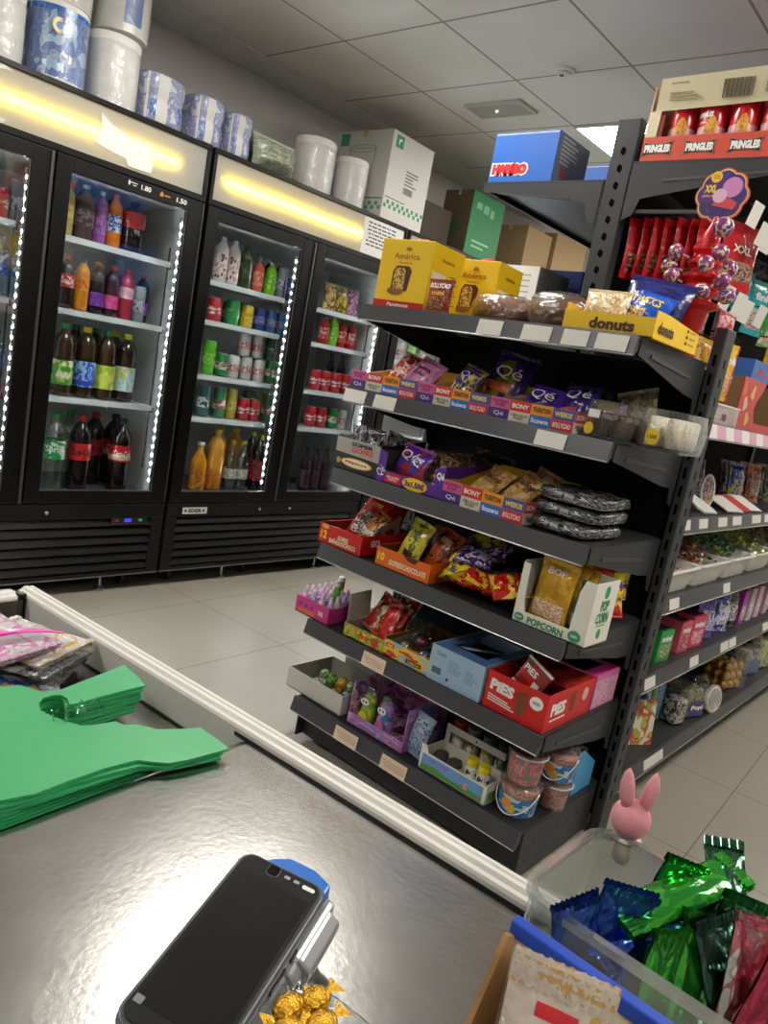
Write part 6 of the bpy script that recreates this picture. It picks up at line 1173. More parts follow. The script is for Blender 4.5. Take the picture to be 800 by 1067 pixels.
# top aisle shelf: clear box, red carton, blue carton
x0, x1 = 2.135, ax(775, 0); z = AZ[0]+.0006
t = thing('sweets_box', 'clear box of pinkish wrapped sweets beside the end upright on the aisle shelf', 'box', (x0, YA+.02, z), 0); w = x1-x0
obj('wall', MB().box(0, w, 0, .002, 0, .058).box(0, .002, .002, .17, 0, .058).box(w-.002, w, .002, .17, 0, .058).box(.002, w-.002, .168, .17, 0, .058).box(.002, w-.002, .002, .168, 0, .002), clear('#f4f0f0', .10, .15, body=.18, bodycol='#e6d2d2'), t); obj('rim', MB().box(-.003, w+.003, -.003, .001, .056, .061), mat('#e6e0de', .4), t); panel(t, [(w*.60, -.0006, .014), (w*.70, -.0006, .014), (w*.70, -.0006, .034), (w*.60, -.0006, .034)], mat('#6a3a5a', .4), 'small_label')
SWC = [printed((a, b, a), 4, i, .2, .3, .8) for i, (a, b) in enumerate((('#e2b9bf', '#f0e2e2'), ('#d88a98', '#efd6d6'), ('#e8dede', '#c9a0aa')))]
def heap(name, label, x0, x1, y0, y1, z0, h, mats, n, s=.010, sticks=None):
    mb = MB()
    for k in range(n):
        u, v = r.random(), r.random(); x, y = x0+(x1-x0)*u, y0+(y1-y0)*v; dome = math.sin(PI*min(.95, max(.05, u)))**.5*math.sin(PI*min(.95, max(.1, v)))**.4; zz = z0+.004+h*dome*r.random()**.4
        a = r.uniform(0, PI); b_ = r.uniform(-.6, .6); d = Vector((math.cos(a)*math.cos(b_), math.sin(a)*math.cos(b_), math.sin(b_))); e = d.orthogonal().normalized(); f = d.cross(e); mb.mi(r.randrange(len(mats)))
        c = Vector((x, y, zz)); L_ = s*r.uniform(.8, 1.3); R_ = s*.55
        mb.add([c-d*L_*1.7+e*R_*.8, c-d*L_*1.7-e*R_*.8, c-d*L_*.8, c+e*R_, c+f*R_, c-e*R_, c-f*R_, c+d*L_*.8, c+d*L_*1.7+e*R_*.8, c+d*L_*1.7-e*R_*.8], [(0, 1, 2), (2, 3, 4), (2, 4, 5), (2, 5, 6), (2, 6, 3), (7, 4, 3), (7, 5, 4), (7, 6, 5), (7, 3, 6), (7, 8, 9)])
    for k in range(sticks or 0):
        mb.mi(r.randrange(len(mats))); a = r.uniform(-.6, .9); c = Vector((r.uniform(x0+.02, x1-.02), r.uniform(y0+.04, y1), z0+h*r.uniform(.7, 1.3))); d = Vector((math.cos(a), math.sin(a), r.uniform(-.1, .5)))*.05; mb.tube([c-d, c+d], .0022, 5)
    o = obj(name, mb, mats); tag(o, label, 'sweets', kind='stuff'); return o
heap('wrapped_sweets', 'heap of pink wrapped sweets in the clear box on the aisle shelf', x0+.026, x1-.026, YA+.046, YA+.165, z+.008, .060, SWC, 120)
x0, x1 = ax(776, 0)+.012, ax(776, 0)+.46
t = thing('display_carton', 'red carton with ice cream cone pictures and torn opening on the aisle shelf', 'carton', (x0, YA+.035, z), 0); w = x1-x0; H = .165
f = MB(); f.prism([(0, 0, 0), (w, 0, 0), (w, 0, .03), (w*.46, 0, .03), (w*.42, 0, .05), (w*.38, 0, .075), (w*.42, 0, .105), (w*.50, 0, .135), (w*.54, 0, H), (0, 0, H)], (0, .003, 0)); obj('front_panel', f, M_redp, t)
b = MB(); b.box(0, .003, .003, .2, 0, H).box(w-.003, w, .003, .2, 0, H).box(.003, w-.003, .197, .2, 0, H).box(.003, w-.003, .003, .197, 0, .003); obj('tray', b, mat('#8a6a4a', .7), t)
for k, (u, v, rot_, c) in enumerate(((.14, .085, .5, '#e0c9b0'), (.27, .125, -.3, '#e3b25a'), (.25, .040, .7, '#d8c04a'), (.06, .13, .2, '#e0784a'))):
    m = MB(); c_, s_ = math.cos(rot_), math.sin(rot_); m.prism([(w*u+a*c_-b_*s_, -.0005, v+a*s_+b_*c_) for a, b_ in ((-.010, .022), (-.020, -.012), (-.016, -.022), (.016, -.022), (.020, -.012), (.010, .022))], (0, -.0004, 0)); obj('cone_picture', m, mat(c, .4, vary=.2), t)
bag('sweets_bag', 'yellow sweets bag inside the torn red carton', 'sweet bag', (x0+w*.72, YA+.12, z+.0035), .12, .13, .04, printed(('#c9a23a', '#8a5a3a', '#e0c88a'), 4, 3), (-.15, 0, 0), 160)
tag(obj('blue_carton', MB().prism(rrect(0, .20, 0, .15, .004, 0), (0, 0, .06)), mat('#2a6ab8', .4, vary=.05), None, loc=(x0+.07, YA+.04, z+H+.001)), 'blue carton lying on top of the torn red carton', 'carton')
bc = bpy.data.objects['blue_carton']; letter(bc, 'fini', mat('#c9323a', .4), (.09, -.001, .032), .05, .022, bold=.05); obj('bow_print', MB().prism([(.03, -.0005, .012), (.075, -.0005, .020), (.12, -.0005, .010), (.17, -.0005, .022), (.17, -.0005, .027), (.12, -.0005, .016), (.075, -.0005, .026), (.03, -.0005, .018)], (0, -.0004, 0)), mat('#c9323a', .4), bc)
# peg hooks with hanging bags
def hook(x, y0, y1, z, m=None): obj('peg_hook', MB().tube([(x, y0, z), (x, y1, z), (x, y1-.008, z+.008)], .0022, 8), mat('#3a3c40', .4, .6), G)
hook(2.235, 1.117, .76, 1.790); obj('cross_bar', MB().box(2.128, 2.14, .80, 1.09, 1.772, 1.782), M_g, G)
M_rb = printed(('#c41f26', '#c9262c', '#b51a20', '#c41f26'), 2, 3, .22, bump=.5); M_rb2 = printed(('#5a3428', '#8a5a44', '#c9b09a', '#4a2a22'), 5, 5, .3, bump=0)
for k in range(9):
    y = 1.046-.034*k
    bag('hanging_sweets_bag', f'red hanging sweets bag, {ORD[k]} along the hook from the tall upright', 'hanging bag', (2.235+.006*(k % 2), y, 1.600), .15, .172, .022, M_rb, (.015*((k % 3)-1), .02*((k*2) % 3-1), -.40), k+170, group='red hanging sweets bags', patch=(M_rb2, .06, .94, .08, .42), crimp=.12, txt='XXL' if k > 6 else None, tpos=(.5, .6), tsize=(.5, .12))
HB_ = [(2.60, .86, 1.57, .10, .15, ('#2aa0a8', '#2aa0a8', '#1f7f8a'), 'teal', 'nearest the lollipop stand', None), (2.70, .835, 1.54, .11, .17, ('#2aa0a8', '#38b0b8', '#2aa0a8'), 'teal', 'in front of the other teal ones', 'fini'), (2.80, .87, 1.57, .10, .15, ('#24949c', '#2aa0a8', '#24949c'), 'teal', 'behind the front teal one', None), (2.96, .84, 1.53, .14, .13, ('#3a9a3a', '#4aaa40', '#d9e0c9'), 'green', 'beside the teal ones', 'Trolli'), (2.45, .92, 1.50, .10, .13, ('#6a2a34', '#8a3a3a', '#c9a08a'), 'dark red', 'behind the lollipop stand', None), (2.90, .93, 1.70, .10, .12, ('#3a3a4a', '#6a6a7a', '#3a3a4a'), 'grey', 'above the green one', None), (3.16, .86, 1.55, .13, .16, ('#c9a24a', '#8a4a3a', '#c9a24a'), 'orange brown', 'right of the green one', None),
       (2.355, .775, 1.300, .085, .165, ('#e3b81f', '#edc83a', '#e3b81f'), 'yellow', 'nearest the end upright', 'fini'), (2.30, .83, 1.310, .085, .155, ('#e0b01c', '#c98a1c', '#e8d08a'), 'golden yellow', 'second from the end upright', None), (2.455, .80, 1.300, .09, .17, ('#c8222a', '#d8404a', '#c8222a'), 'red', 'beside the two yellow ones', 'fini'), (2.525, .86, 1.42, .10, .16, ('#b81c24', '#d8606a', '#e0b0b4'), 'pinkish red', 'beside the plain red one', None), (2.86, .79, 1.30, .10, .13, ('#8a9a2a', '#c9a21c', '#d86a1c'), 'green and orange', 'above the blue carton', None), (3.08, .82, 1.31, .11, .15, ('#e0a020', '#c94a1c', '#e8c83a'), 'orange', 'right of the blue carton', None)]
for k, (x, y, z, w, h, cols, cn, wh, tx) in enumerate(HB_):
    if z < 1.4 and x > 2.5: z = z+.12
    bag('hanging_sweets_bag', f'{cn} hanging sweets bag {wh}', 'hanging bag', (x, y, z), w, h, .022, printed(cols, 3, k, .22), (.03, .04*(k % 3-1), -.2-.1*(k % 2)), k+190, tx, WHITE, (.5, .72), (.6, .14), group='hanging sweets bags on the aisle side', patch=(printed((cols[2], '#d8604a', '#e8d8c0', cols[0]), 5, k, .3, bump=0), .12, .88, .1, .48)); hook(x, 1.117, y-.012, z+h+.009)
for k, (px, py) in enumerate(((787, 224), (795, 245), (800, 252), (757, 310), (770, 318), (777, 325), (792, 330))):
    y = .712; p = at_y(px, py, y); o = obj('price_card', MB().prism([(-.020, 0, -.030), (.020, 0, -.030), (.020, 0, .030), (-.020, 0, .030)], (0, .0015, 0)), mat('#dcdad3', .6, vary=.02), G, loc=tuple(p), rot=(.15, .12, -.35)); obj('hook_arm', MB().tube([(0, .0016, .026), (0, .03, .026)], .0018, 6), mat('#3a3c40', .4, .6), o)
# second aisle shelf: flat toys and printed packs
z = AZ[1]+.0006
def card(name, label, px, sh, wdt, h, m, lean=-.3, rz=-.15, y=YA+.05, th=.003, shape=None, group=None, cat='card'):
    x = x_for(px, y, AZ[sh]+.04); o = thing(name, label, cat, (x, y, AZ[sh]+.0008), 0, group, rot=(lean, 0, rz)); pts = shape or [(-.5, 0), (.5, 0), (.5, 1), (-.5, 1)]
    obj('board', MB().prism([(a*wdt, 0, b_*h) for a, b_ in pts], (0, th, 0)), m, o); q = Euler((lean, 0, rz)).to_matrix()[2]; o.location.z -= min(q[1]*b_+q[2]*c_*h for b_ in (0, th) for a, c_ in pts)-.0004; return o
TNG = [(-.42, 0), (.42, 0), (.5, .2), (.42, .6), (.25, 1), (-.25, 1), (-.42, .6), (-.5, .2)]
card('toy_tongue', 'white tongue shaped toy hanging over the shelf edge under the round sticker card', 744, 1, .085, .12, mat('#d9d9d4', .4), -1.15, -.2, YA+.005, .006, TNG, cat='toy')
o = card('toy_tongue', 'white and black rounded toy at the shelf end beside the upright', 716, 1, .085, .11, mat('#e3e3df', .4), -1.2, .1, YA+.005, .006, TNG, cat='toy'); panel(o, [(.020, -.0006, .0), (.040, -.0006, .02), (.035, -.0006, .09), (.012, -.0006, .105)], BLACK, 'black_edge')
rs = [(.5*math.cos(i*PI/12), .5+.5*math.sin(i*PI/12)) for i in range(24)]
o = card('sticker_card', 'round white edged card with blue and gold print on the second aisle shelf', 738, 1, .075, .115, mat('#dad7cf', .4), -.12, -.3, YA+.07, .002, rs); disc(o, (0, -.0006, .0575), .030, .048, printed(('#3a4a9a', '#c9a23a', '#5a3a7a'), 4, 2, .3, bump=0), 'round_print', 24)
BGS = [(726, ('#3a3436', '#5a4a44'), 'dark brown', .09), (757, ('#24348f', '#2a3fa8', '#c9b04a'), 'royal blue', .10), (767, ('#1f2f86', '#3a5ac0', '#d8d83a'), 'blue with yellow marks', .11), (777, ('#a8423a', '#c9705a', '#b89a7a'), 'red brown', .11), (785, ('#b0302a', '#d89a7a', '#8a4a34'), 'red and tan', .11), (794, ('#5a7a4a', '#a08a6a', '#3a5a5a'), 'green brown', .12), (804, ('#6a4a3a', '#8a9a7a', '#4a3a34'), 'brown', .12)]
for k, (px, cols, cn, w) in enumerate(BGS):
    y = YA+.125+.06*(k % 2); bag('sweets_bag', f'{cn} upright sweets bag, {ORD[k]} from the upright on the second aisle shelf', 'sweet bag', (x_for(px, y, AZ[1]+.06), y, z), w*.92, .155, .032, printed(cols, 4, k, .22), (-.15, .03, -.25), k+210, group='upright bags on the second aisle shelf', patch=(printed((cols[-1], '#d8d0c0', cols[0]), 5, k, .3, bump=0), .15, .85, .2, .6))
for k, px in enumerate((770, 779, 789)): card('folded_leaflet', f'white and red folded packet edge, {ORD[k]} from the left along the second aisle shelf', px, 1, .10, .10, mat(('#d8d4cc', '#b83a34', '#e0ddd6')[k], .45), -1.2, -.25, YA+.004+.001*k, .004, group='packets lying along the shelf edge', cat='packet')
# third aisle shelf: white trays of wrapped sweets
M_tr = mat('#dedcd4', .4, vary=.03); CM = [[printed((a, b), 4, i, .2, .4, .6) for i, (a, b) in enumerate(q)] for q in ((('#c9c9c4', '#8a8f94'), ('#a8323a', '#e0d8d0'), ('#4a6a4a', '#c9d0c4')), (('#b8342e', '#d86a4a'), ('#c9a83a', '#e8d8a0'), ('#2f6a3a', '#8ab88a'), ('#8a2a4a', '#d0a0b0')), (('#2f7a3a', '#8ac04a'), ('#1f6a6a', '#7ab8b0'), ('#c9d04a', '#8aa03a')), (('#c9cf3a', '#a8b82a'), ('#d8d86a', '#7a9a2a')), (('#8a6a4a', '#c0b09a'), ('#9aa03a', '#d0d08a')))]
xt = x_for(684, YA, AZ[2]+.03)
for k in range(6):
    x0 = max(XM+.02, xt)+k*.305; x1 = x0+.295; t = thing('sweets_tray', f'white plastic tray of wrapped sweets, {ORD[k]} from the end upright on the third aisle shelf', 'tray', (x0, YA-.012, AZ[2]+.0008), 0, 'white sweets trays'); w = .295; D = .36
    b = MB(); H0 = .075; ins = .022; ou, inn = rrect(0, w, 0, D, .03, H0), rrect(ins, w-ins, ins, D-ins, .02, .0); iu, il = rrect(.006, w-.006, .006, D-.006, .027, H0), rrect(ins+.004, w-ins-.004, ins+.004, D-ins-.004, .018, .004); n = len(ou)
    b.add(inn+ou+iu+il, [(j*n+i, j*n+(i+1) % n, (j+1)*n+(i+1) % n, (j+1)*n+i) for j in range(3) for i in range(n)]+[tuple(range(n))[::-1], tuple(range(3*n, 4*n))]); obj('bowl', b, M_tr, t, auto=35)
    rm = MB(); a2 = rrect(-.006, w+.006, -.006, D+.006, .034, H0-.004); a1 = rrect(-.004, w+.004, -.004, D+.004, .032, H0+.002); rm.add(a2+a1+iu, [(j*n+i, j*n+(i+1) % n, (j+1)*n+(i+1) % n, (j+1)*n+i) for j in range(2) for i in range(n)]); obj('rim', rm, M_tr, t, auto=35)
    heap('wrapped_sweets', f'heap of {("silver and red", "red and gold", "green and teal", "yellow green", "brown and olive", "mixed green")[k]} wrapped sweets in a white tray on the third aisle shelf', x0+.055, x1-.055, YA+.035, YA+.29, AZ[2]+.046, .075 if k < 1 else .10, CM[min(k, 4)], 130 if k < 4 else 80, .012, 0 if k < 2 else 16)
# fourth aisle shelf: cartons and packs
z = AZ[3]+.0006
def slab_box(label, px, sh, w, d, h, m, y=YA+.02, rz=-.12, txt=None, tc=WHITE, window=None, group=None):
    x = x_for(px, y, AZ[sh]+.03); t = thing('sweets_box', label, 'box', (x, y, AZ[sh]+.0008), rz, group); obj('carton', MB().box(0, w, 0, d, 0, h), m, t, bev=.0015)
    panel(t, [(w*.12, -.0005, h*.12), (w*.88, -.0005, h*.12), (w*.88, -.0005, h*.55), (w*.12, -.0005, h*.55)], window or mat('#d9d4c9', .4), 'front_print')
    if txt: letter(t, txt, tc, (w*.5, -.0012, h*.74), w*.7, h*.18, bold=.05)
    obj('opening_shade', MB().box(w*.06, w*.94, d*.06, d*.94, h, h+.0006), mat('#3a2a2a', .7), t); return t  # dark sheet on the closed top paints the shade of an open carton
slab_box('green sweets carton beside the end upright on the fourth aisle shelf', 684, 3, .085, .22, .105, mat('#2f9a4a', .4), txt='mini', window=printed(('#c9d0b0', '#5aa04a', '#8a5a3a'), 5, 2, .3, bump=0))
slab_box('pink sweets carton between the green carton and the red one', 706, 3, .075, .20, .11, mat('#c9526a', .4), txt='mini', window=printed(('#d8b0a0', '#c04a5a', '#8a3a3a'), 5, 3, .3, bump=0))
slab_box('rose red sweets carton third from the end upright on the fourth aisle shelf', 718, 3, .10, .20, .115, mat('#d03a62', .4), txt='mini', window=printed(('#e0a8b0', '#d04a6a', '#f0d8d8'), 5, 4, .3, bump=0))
for k, (px, cols, cn) in enumerate(((735, ('#6a4aa8', '#8a6ac0', '#3a4a9a'), 'violet'), (742, ('#3a4aa0', '#8a7ac0', '#c93a4a'), 'blue and violet'), (751, ('#2a3a9a', '#5a6ac9', '#d8d8e8'), 'deep blue'), (757, ('#1c1c20', '#3a3a40', '#8a8a8a'), 'black'), (760, ('#2a2a2a', '#6a5a4a', '#1c1c1c'), 'black and brown'))):
    y = YA+.04+.055*(k % 2); bag('sweets_bag', f'{cn} sweets bag, {ORD[k]} in the row right of the pink cartons', 'sweet bag', (x_for(px, y, AZ[3]+.06), y, z), .10, .15, .035, printed(cols, 4, k, .22), (-.12, .03, -.3), k+230, group='bags on the fourth aisle shelf', patch=(printed((cols[1], '#e0e0e8', cols[2]), 5, k, .3, bump=0), .15, .85, .2, .7))
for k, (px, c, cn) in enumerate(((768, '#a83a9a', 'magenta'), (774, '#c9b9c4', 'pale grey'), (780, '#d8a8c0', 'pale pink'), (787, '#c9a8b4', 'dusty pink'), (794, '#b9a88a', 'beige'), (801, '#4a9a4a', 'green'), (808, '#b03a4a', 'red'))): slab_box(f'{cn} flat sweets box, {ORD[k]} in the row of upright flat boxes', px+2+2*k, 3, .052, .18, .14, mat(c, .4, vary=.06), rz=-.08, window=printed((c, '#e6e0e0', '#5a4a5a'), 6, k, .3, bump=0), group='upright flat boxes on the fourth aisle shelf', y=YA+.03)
# lowest aisle shelf: cards, toys and clear jars
z = AZ[4]+.0006
o = card('picture_card', 'picture card with red top leaning beside the foot of the end upright', 664, 4, .13, .155, printed(('#d9d4c4', '#c94a3a', '#a8b04a', '#e0dcd0'), 3, 3, .4, bump=0), -.12, -.5, YA+.045, .004)
for k, (px, c, cn) in enumerate(((668, '#2a6ab8', 'blue'), (676, '#3a9a4a', 'green'), (683, '#2f8ac9', 'light blue'))):
    y = YA+.09; t = thing('toy_pack', f'blister toy pack with {cn} toy near the foot of the end upright', 'toy pack', (x_for(px, y, z+.05), y, z+.0014), -.4, 'blister toy packs', rot=(-.05, 0, -.4)); obj('backing_card', MB().box(-.04, .04, .012, .014, 0, .21), printed(('#3a7ab8', c, '#c9d0d8', '#5ab04a'), 4, k, .35, bump=0), t); obj('toy', MB().lathe([(.010, .02), (.016, .03), (.014, .09), (.018, .10), (.012, .13), (.004, .14)], 12), mat(c, .35, vary=.3), t, True); obj('blister', MB().lathe([(.020, .015), (.022, .02), (.022, .14), (.014, .155)], 16), clear('#f2f5f6', .08, .06), t, True)
def cjar(label, px, w, d, h, fill, lid, y=YA+.07, rz=0, txt=None, nballs=0, pic=None):
    x = x_for(px, y, z+.05); t = thing('sweets_jar', label, 'jar', (x, y, z), rz, 'clear sweets jars'); lo = rrect(-w/2, w/2, -d/2, d/2, .018, .0); md = rrect(-w/2, w/2, -d/2, d/2, .018, h*.82); up = rrect(-w*.36, w*.36, -d*.36, d*.36, .018, h*.92); tp = rrect(-w*.36, w*.36, -d*.36, d*.36, .018, h*.96); n = len(lo)
    obj('wall', MB().add(lo+md+up+tp, [(j*n+i, j*n+(i+1) % n, (j+1)*n+(i+1) % n, (j+1)*n+i) for j in range(3) for i in range(n)]+[tuple(range(n))[::-1]]), clear('#f4f6f4', .06, .06, .15, 20), t, auto=40)
    if lid: obj('lid', MB().lathe([(w*.40, h*.955), (w*.42, h*.96), (w*.42, h*1.03), (w*.38, h*1.05)], 24), lid, t, auto=40)
    if fill: obj('sweets', MB().prism(rrect(-w*.44, w*.44, -d*.44, d*.44, .014, .004), (0, 0, h*.62)), fill, t, bev=.008)
    if pic: panel(t, [(-w*.40, -d/2-.0008, h*.06), (w*.40, -d/2-.0008, h*.06), (w*.40, -d/2-.0008, h*.40), (-w*.40, -d/2-.0008, h*.40)], pic, 'label')
    if txt: letter(t, txt, WHITE, (0, -d/2-.002, h*.25), w*.62, h*.13, bold=.05)
    return t, x
cjar('clear jar of orange brown sweets behind the blister toy packs', 697, .09, .09, .17, printed(('#c96a2a', '#8a3a2a', '#d8a05a', '#4a3a2a'), 5, 3, .3, bump=.5), None, YA+.22, -.3)
cjar('clear jar of dark sweets with white print beside the violet labelled jar', 702, .075, .075, .15, printed(('#4a3a34', '#d9d4cc', '#3a2a28'), 4, 4, .3, bump=.4), None, YA+.05, -.3)
cjar('clear jar with violet label of brown sweets on the lowest aisle shelf', 713, .11, .11, .175, printed(('#6a5040', '#b8a890', '#7a9a5a', '#4a3a34'), 5, 5, .3, bump=.5), None, YA+.06, -.3, 'Popi', pic=mat('#4a3a7a', .4))
t, xj = cjar('clear jar of golden chocolate balls standing behind the round white lid', 752, .16, .14, .205, None, None, YA+.08, -.25)
M_gb = mat('#c9974a', .3, .5, vary=.2, bump=.3, bscale=120); n = 0
for lay in range(3):
    for i in range(3):
        for j in range(3):
            w_ = Matrix.Rotation(-.25, 3, 'Z') @ Vector((-.046+i*.046, -.040+j*.040, 0)); o = obj('chocolate_ball', MB().ball((0, 0, 0), .0195, 14, 10), M_gb, None, True, loc=(xj+w_.x, YA+.08+w_.y, z+.022+lay*.0395)); tag(o, f'gold wrapped chocolate ball, {ORD[i]} from left, {ORD[j]} from front, {("bottom", "middle", "top")[lay]} layer of the jar', 'chocolate ball', 'gold chocolate balls in the jar')
y = YA+.002; p = at_y(742, 716, YA-.005); t = thing('jar_lid', 'round white jar lid leaning against the jar of golden balls', 'lid', (x_for(741, YA+.0, z+.06), YA-.0, z+.0565), 0, rot=(PI/2-.16, 0, -.25))
obj('disc', MB().lathe([(.052, 0), (.056, .002), (.056, .012), (.053, .014)], 28), clear('#eceae6', .2, .2, body=.42, bodycol='#d9d6d0'), t, auto=40); obj('rim_ring', MB().lathe([(.044, .0141), (.046, .0155), (.048, .0141)], 28, cap=False), mat('#dcd9d4', .4), t, auto=40)
cjar('clear jar with slate blue label behind the jar of golden balls', 772, .14, .12, .19, printed(('#5a5a6a', '#c9c9c9', '#8a7a5a', '#3a3a4a'), 5, 6, .3, bump=.5), mat('#b86a3a', .4), YA+.09, -.25, pic=mat('#5a6a8a', .4))
cjar('tall clear jar with lime green sweets beside the pink box', 786, .12, .12, .22, printed(('#a8b83a', '#d8d84a', '#c9c4b0', '#6a7a2a'), 4, 7, .3, bump=.5), None, YA+.08, -.25)
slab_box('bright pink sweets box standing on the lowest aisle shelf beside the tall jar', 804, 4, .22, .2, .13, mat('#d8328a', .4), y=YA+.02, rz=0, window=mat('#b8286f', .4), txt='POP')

# ================================================================ high shelves
def hbox(label, x, yl, yr, d, h):
    t = thing('sweets_box', label, 'box', (x, yl, 1.8668), -PI/2, 'blue sweets boxes on the high shelf'); w = yl-yr
    obj('carton', MB().box(0, w, 0, d, 0, h), mat('#1560bd', .45, vary=.05), t, bev=.0015)
    letter(t, 'HARIBO', mat('#d8202a', .4), (w*.32, -.0016, h*.26), w*.56, h*.22, bold=.12); letter(t, 'HARIBO', WHITE, (w*.32, -.0010, h*.26), w*.60, h*.28, bold=.2)
    sp_ = panel(t, [(w+.0003, .004, .004), (w+.0003, d-.004, .004), (w+.0003, d-.004, h-.004), (w+.0003, .004, h-.004)], mat('#6a7482', .5, vary=.06), 'side_print', (.0003, 0, 0)); m = MB(); q = random.Random(3)
    for i in range(7): m.box(w+.0007, w+.001, d*.12, d*(.4+.4*q.random()), h*.90-i*.012, h*.90-i*.012+.005)
    obj('print_lines', m, mat('#b9c0c8', .5), sp_); obj('red_mark', MB().box(w+.0007, w+.001, d*.2, d*.36, h*.16, h*.34), mat('#a8404a', .5), sp_)
    obj('perforated_edge', MB().box(.004, w-.004, -.0006, -.0002, h-.006, h-.004), mat('#d9dde2', .5), t)
hbox('large blue sweets box at the end of the high shelf', 2.132, 1.592, 1.355, .20, .152)
hbox('smaller blue sweets box behind the large blue one on the high shelf', 2.44, 1.43, 1.215, .22, .145)
x = 2.134; yl, yr = 1.078, .612; w = yl-yr; M_cream = mat('#d9cfae', .6, vary=.04); M_pred = mat('#d04a34', .45, vary=.05)
t = thing('crisps_carton', 'red and cream carton of crisp tubes on the high shelf by the tall upright', 'carton', (x, yl, 1.9146), -PI/2); D = .26; H = .232
obj('tray_front', MB().box(0, w, 0, .003, 0, .066), M_pred, t); obj('tray', MB().box(0, .003, .003, D, 0, .066).box(w-.003, w, .003, D, 0, .066).box(.003, w-.003, D-.003, D, 0, H).box(.003, w-.003, .003, D-.003, 0, .003), M_pred, t)
obj('corner_panel', MB().prism([(0, .001, .066), (.032, .001, .066), (.034, .001, .135), (.0, .001, .135)], (0, .002, 0)).prism([(0, .003, .066), (0, D, .066), (0, D, H), (0, .003, H-.03)], (.003, 0, 0)), M_cream, t); obj('corner_panel', MB().prism([(.345, .001, .066), (w, .001, .066), (w, .001, .145), (.35, .001, .145)], (0, .002, 0)), M_cream, t)
fl = obj('top_flap', MB().prism([(.014, .003, .135), (w+.02, .003, .145), (w+.02, -.014, .225), (.022, -.014, .215)], (0, .003, .001)), M_cream, t); fn = lambda a, b: (a, -.0015-.012*(b-.14)/.08, b)
bcd = MB()
for i in range(22): bcd.prism([fn(.195+i*.0036, .155), fn(.195+i*.0036+.0012+.0012*(i % 3 == 0), .155), fn(.195+i*.0036+.0012+.0012*(i % 3 == 0), .200), fn(.195+i*.0036, .200)], (0, -.0008, 0))
for i in range(14): bcd.prism([fn(.305+i*.0036, .160), fn(.305+i*.0036+.0016, .160), fn(.305+i*.0036+.0016, .205), fn(.305+i*.0036, .205)], (0, -.0008, 0))
obj('barcode', bcd, mat('#5a5444', .6), fl); tl = MB()
for i in range(3): tl.prism([fn(.05, .160+.008*i), fn(.14-.012*i, .160+.008*i), fn(.14-.012*i, .163+.008*i), fn(.05, .163+.008*i)], (0, -.0008, 0))
tl.prism([fn(.05, .200), fn(.10, .200), fn(.10, .204), fn(.05, .204)], (0, -.0008, 0)); obj('print_lines', tl, mat('#a09878', .6), fl)
obj('red_lining', MB().prism([(.034, .004, .067), (.046, .004, .067), (.046, .004, .125), (.034, .004, .125)], (0, .002, 0)), mat('#8a1f1c', .5), t)
for k, px in enumerate((684, 728, 776)):
    u = yl-y_for(px, x-.002, 1.945); wd = .094
    bt = [(-1, .9), (-.5, .62), (.5, .62), (1, .9), (.86, 0), (1, -.9), (.5, -.62), (-.5, -.62), (-1, -.9), (-.86, 0)]
    o = panel(t, [(u+a*wd*.48, -.0005, .034+b_*.022) for a, b_ in bt], INK, 'logo_plate'); panel(o, [(u+a*wd*.455, -.0010, .034+b_*.0205) for a, b_ in bt], mat('#d9d0b4', .5), 'logo_edge'); panel(o, [(u+a*wd*.44, -.0015, .034+b_*.0195) for a, b_ in bt], INK, 'logo_field'); letter(o, 'PRINGLES', WHITE, (u, -.0024, .034), wd*.78, .0215, bold=.07)
for row in range(2):
    for k in range(5 if row else 4):
        u = .085+k*.0835 if row == 0 else .05+k*.08; p = (x+.048+row*.085, yl-u, 1.9182)
        tt = thing('crisps_tube', f'red crisps tube, {ORD[k]} from the left in the {"front" if row == 0 else "back"} row of the cream carton', 'crisps tube', p, -PI/2, 'red crisps tubes')
        obj('tube', MB().lathe([(.036, 0), (.037, .002), (.037, .205), (.036, .207)], 24), printed(('#c41a24', '#cf2a2e', '#c41a24'), 2, k, .25, bump=0), tt, auto=50); obj('lid', MB().lathe([(.0375, .198), (.0385, .2), (.0385, .209), (.036, .211)], 24), mat('#d9d6d0', .3), tt, auto=50); obj('lower_band', MB().lathe([(.0374, .06), (.0374, .088)], 24, cap=False), mat('#c98a94', .35), tt, True)
        obj('crisp_picture', MB().grid(lambda a, b_: (.0376*math.sin(-.2+.9*a), -.0376*math.cos(-.2+.9*a), .07+.045*b_*(.4+.6*math.sin(PI*a))), 8, 1), printed(('#d89a3a', '#e8bc5a', '#c9762a'), 5, k, .3, bump=0), tt, True)
        if k == 1 and row == 0: letter(tt, 'PRINGLES', WHITE, (-.45, 0, .118), .052, .014, wrap=.0378, bold=.07); letter(tt, 'ORIGINAL', WHITE, (-.45, 0, .098), .026, .005, wrap=.0378)
t = thing('crisps_carton', 'tall red carton behind the red and cream carton on the high shelf', 'carton', (2.52, .96, 1.9146), -PI/2); obj('box', MB().box(0, .34, 0, .28, 0, .315), M_pred, t, bev=.002); obj('tape_strip', MB().box(.155, .185, -.0006, .2806, .25, .3156), mat('#c9a98a', .4), t); panel(t, [(.10, -.0006, .12), (.24, -.0006, .12), (.24, -.0006, .18), (.10, -.0006, .18)], INK, 'dark_label')

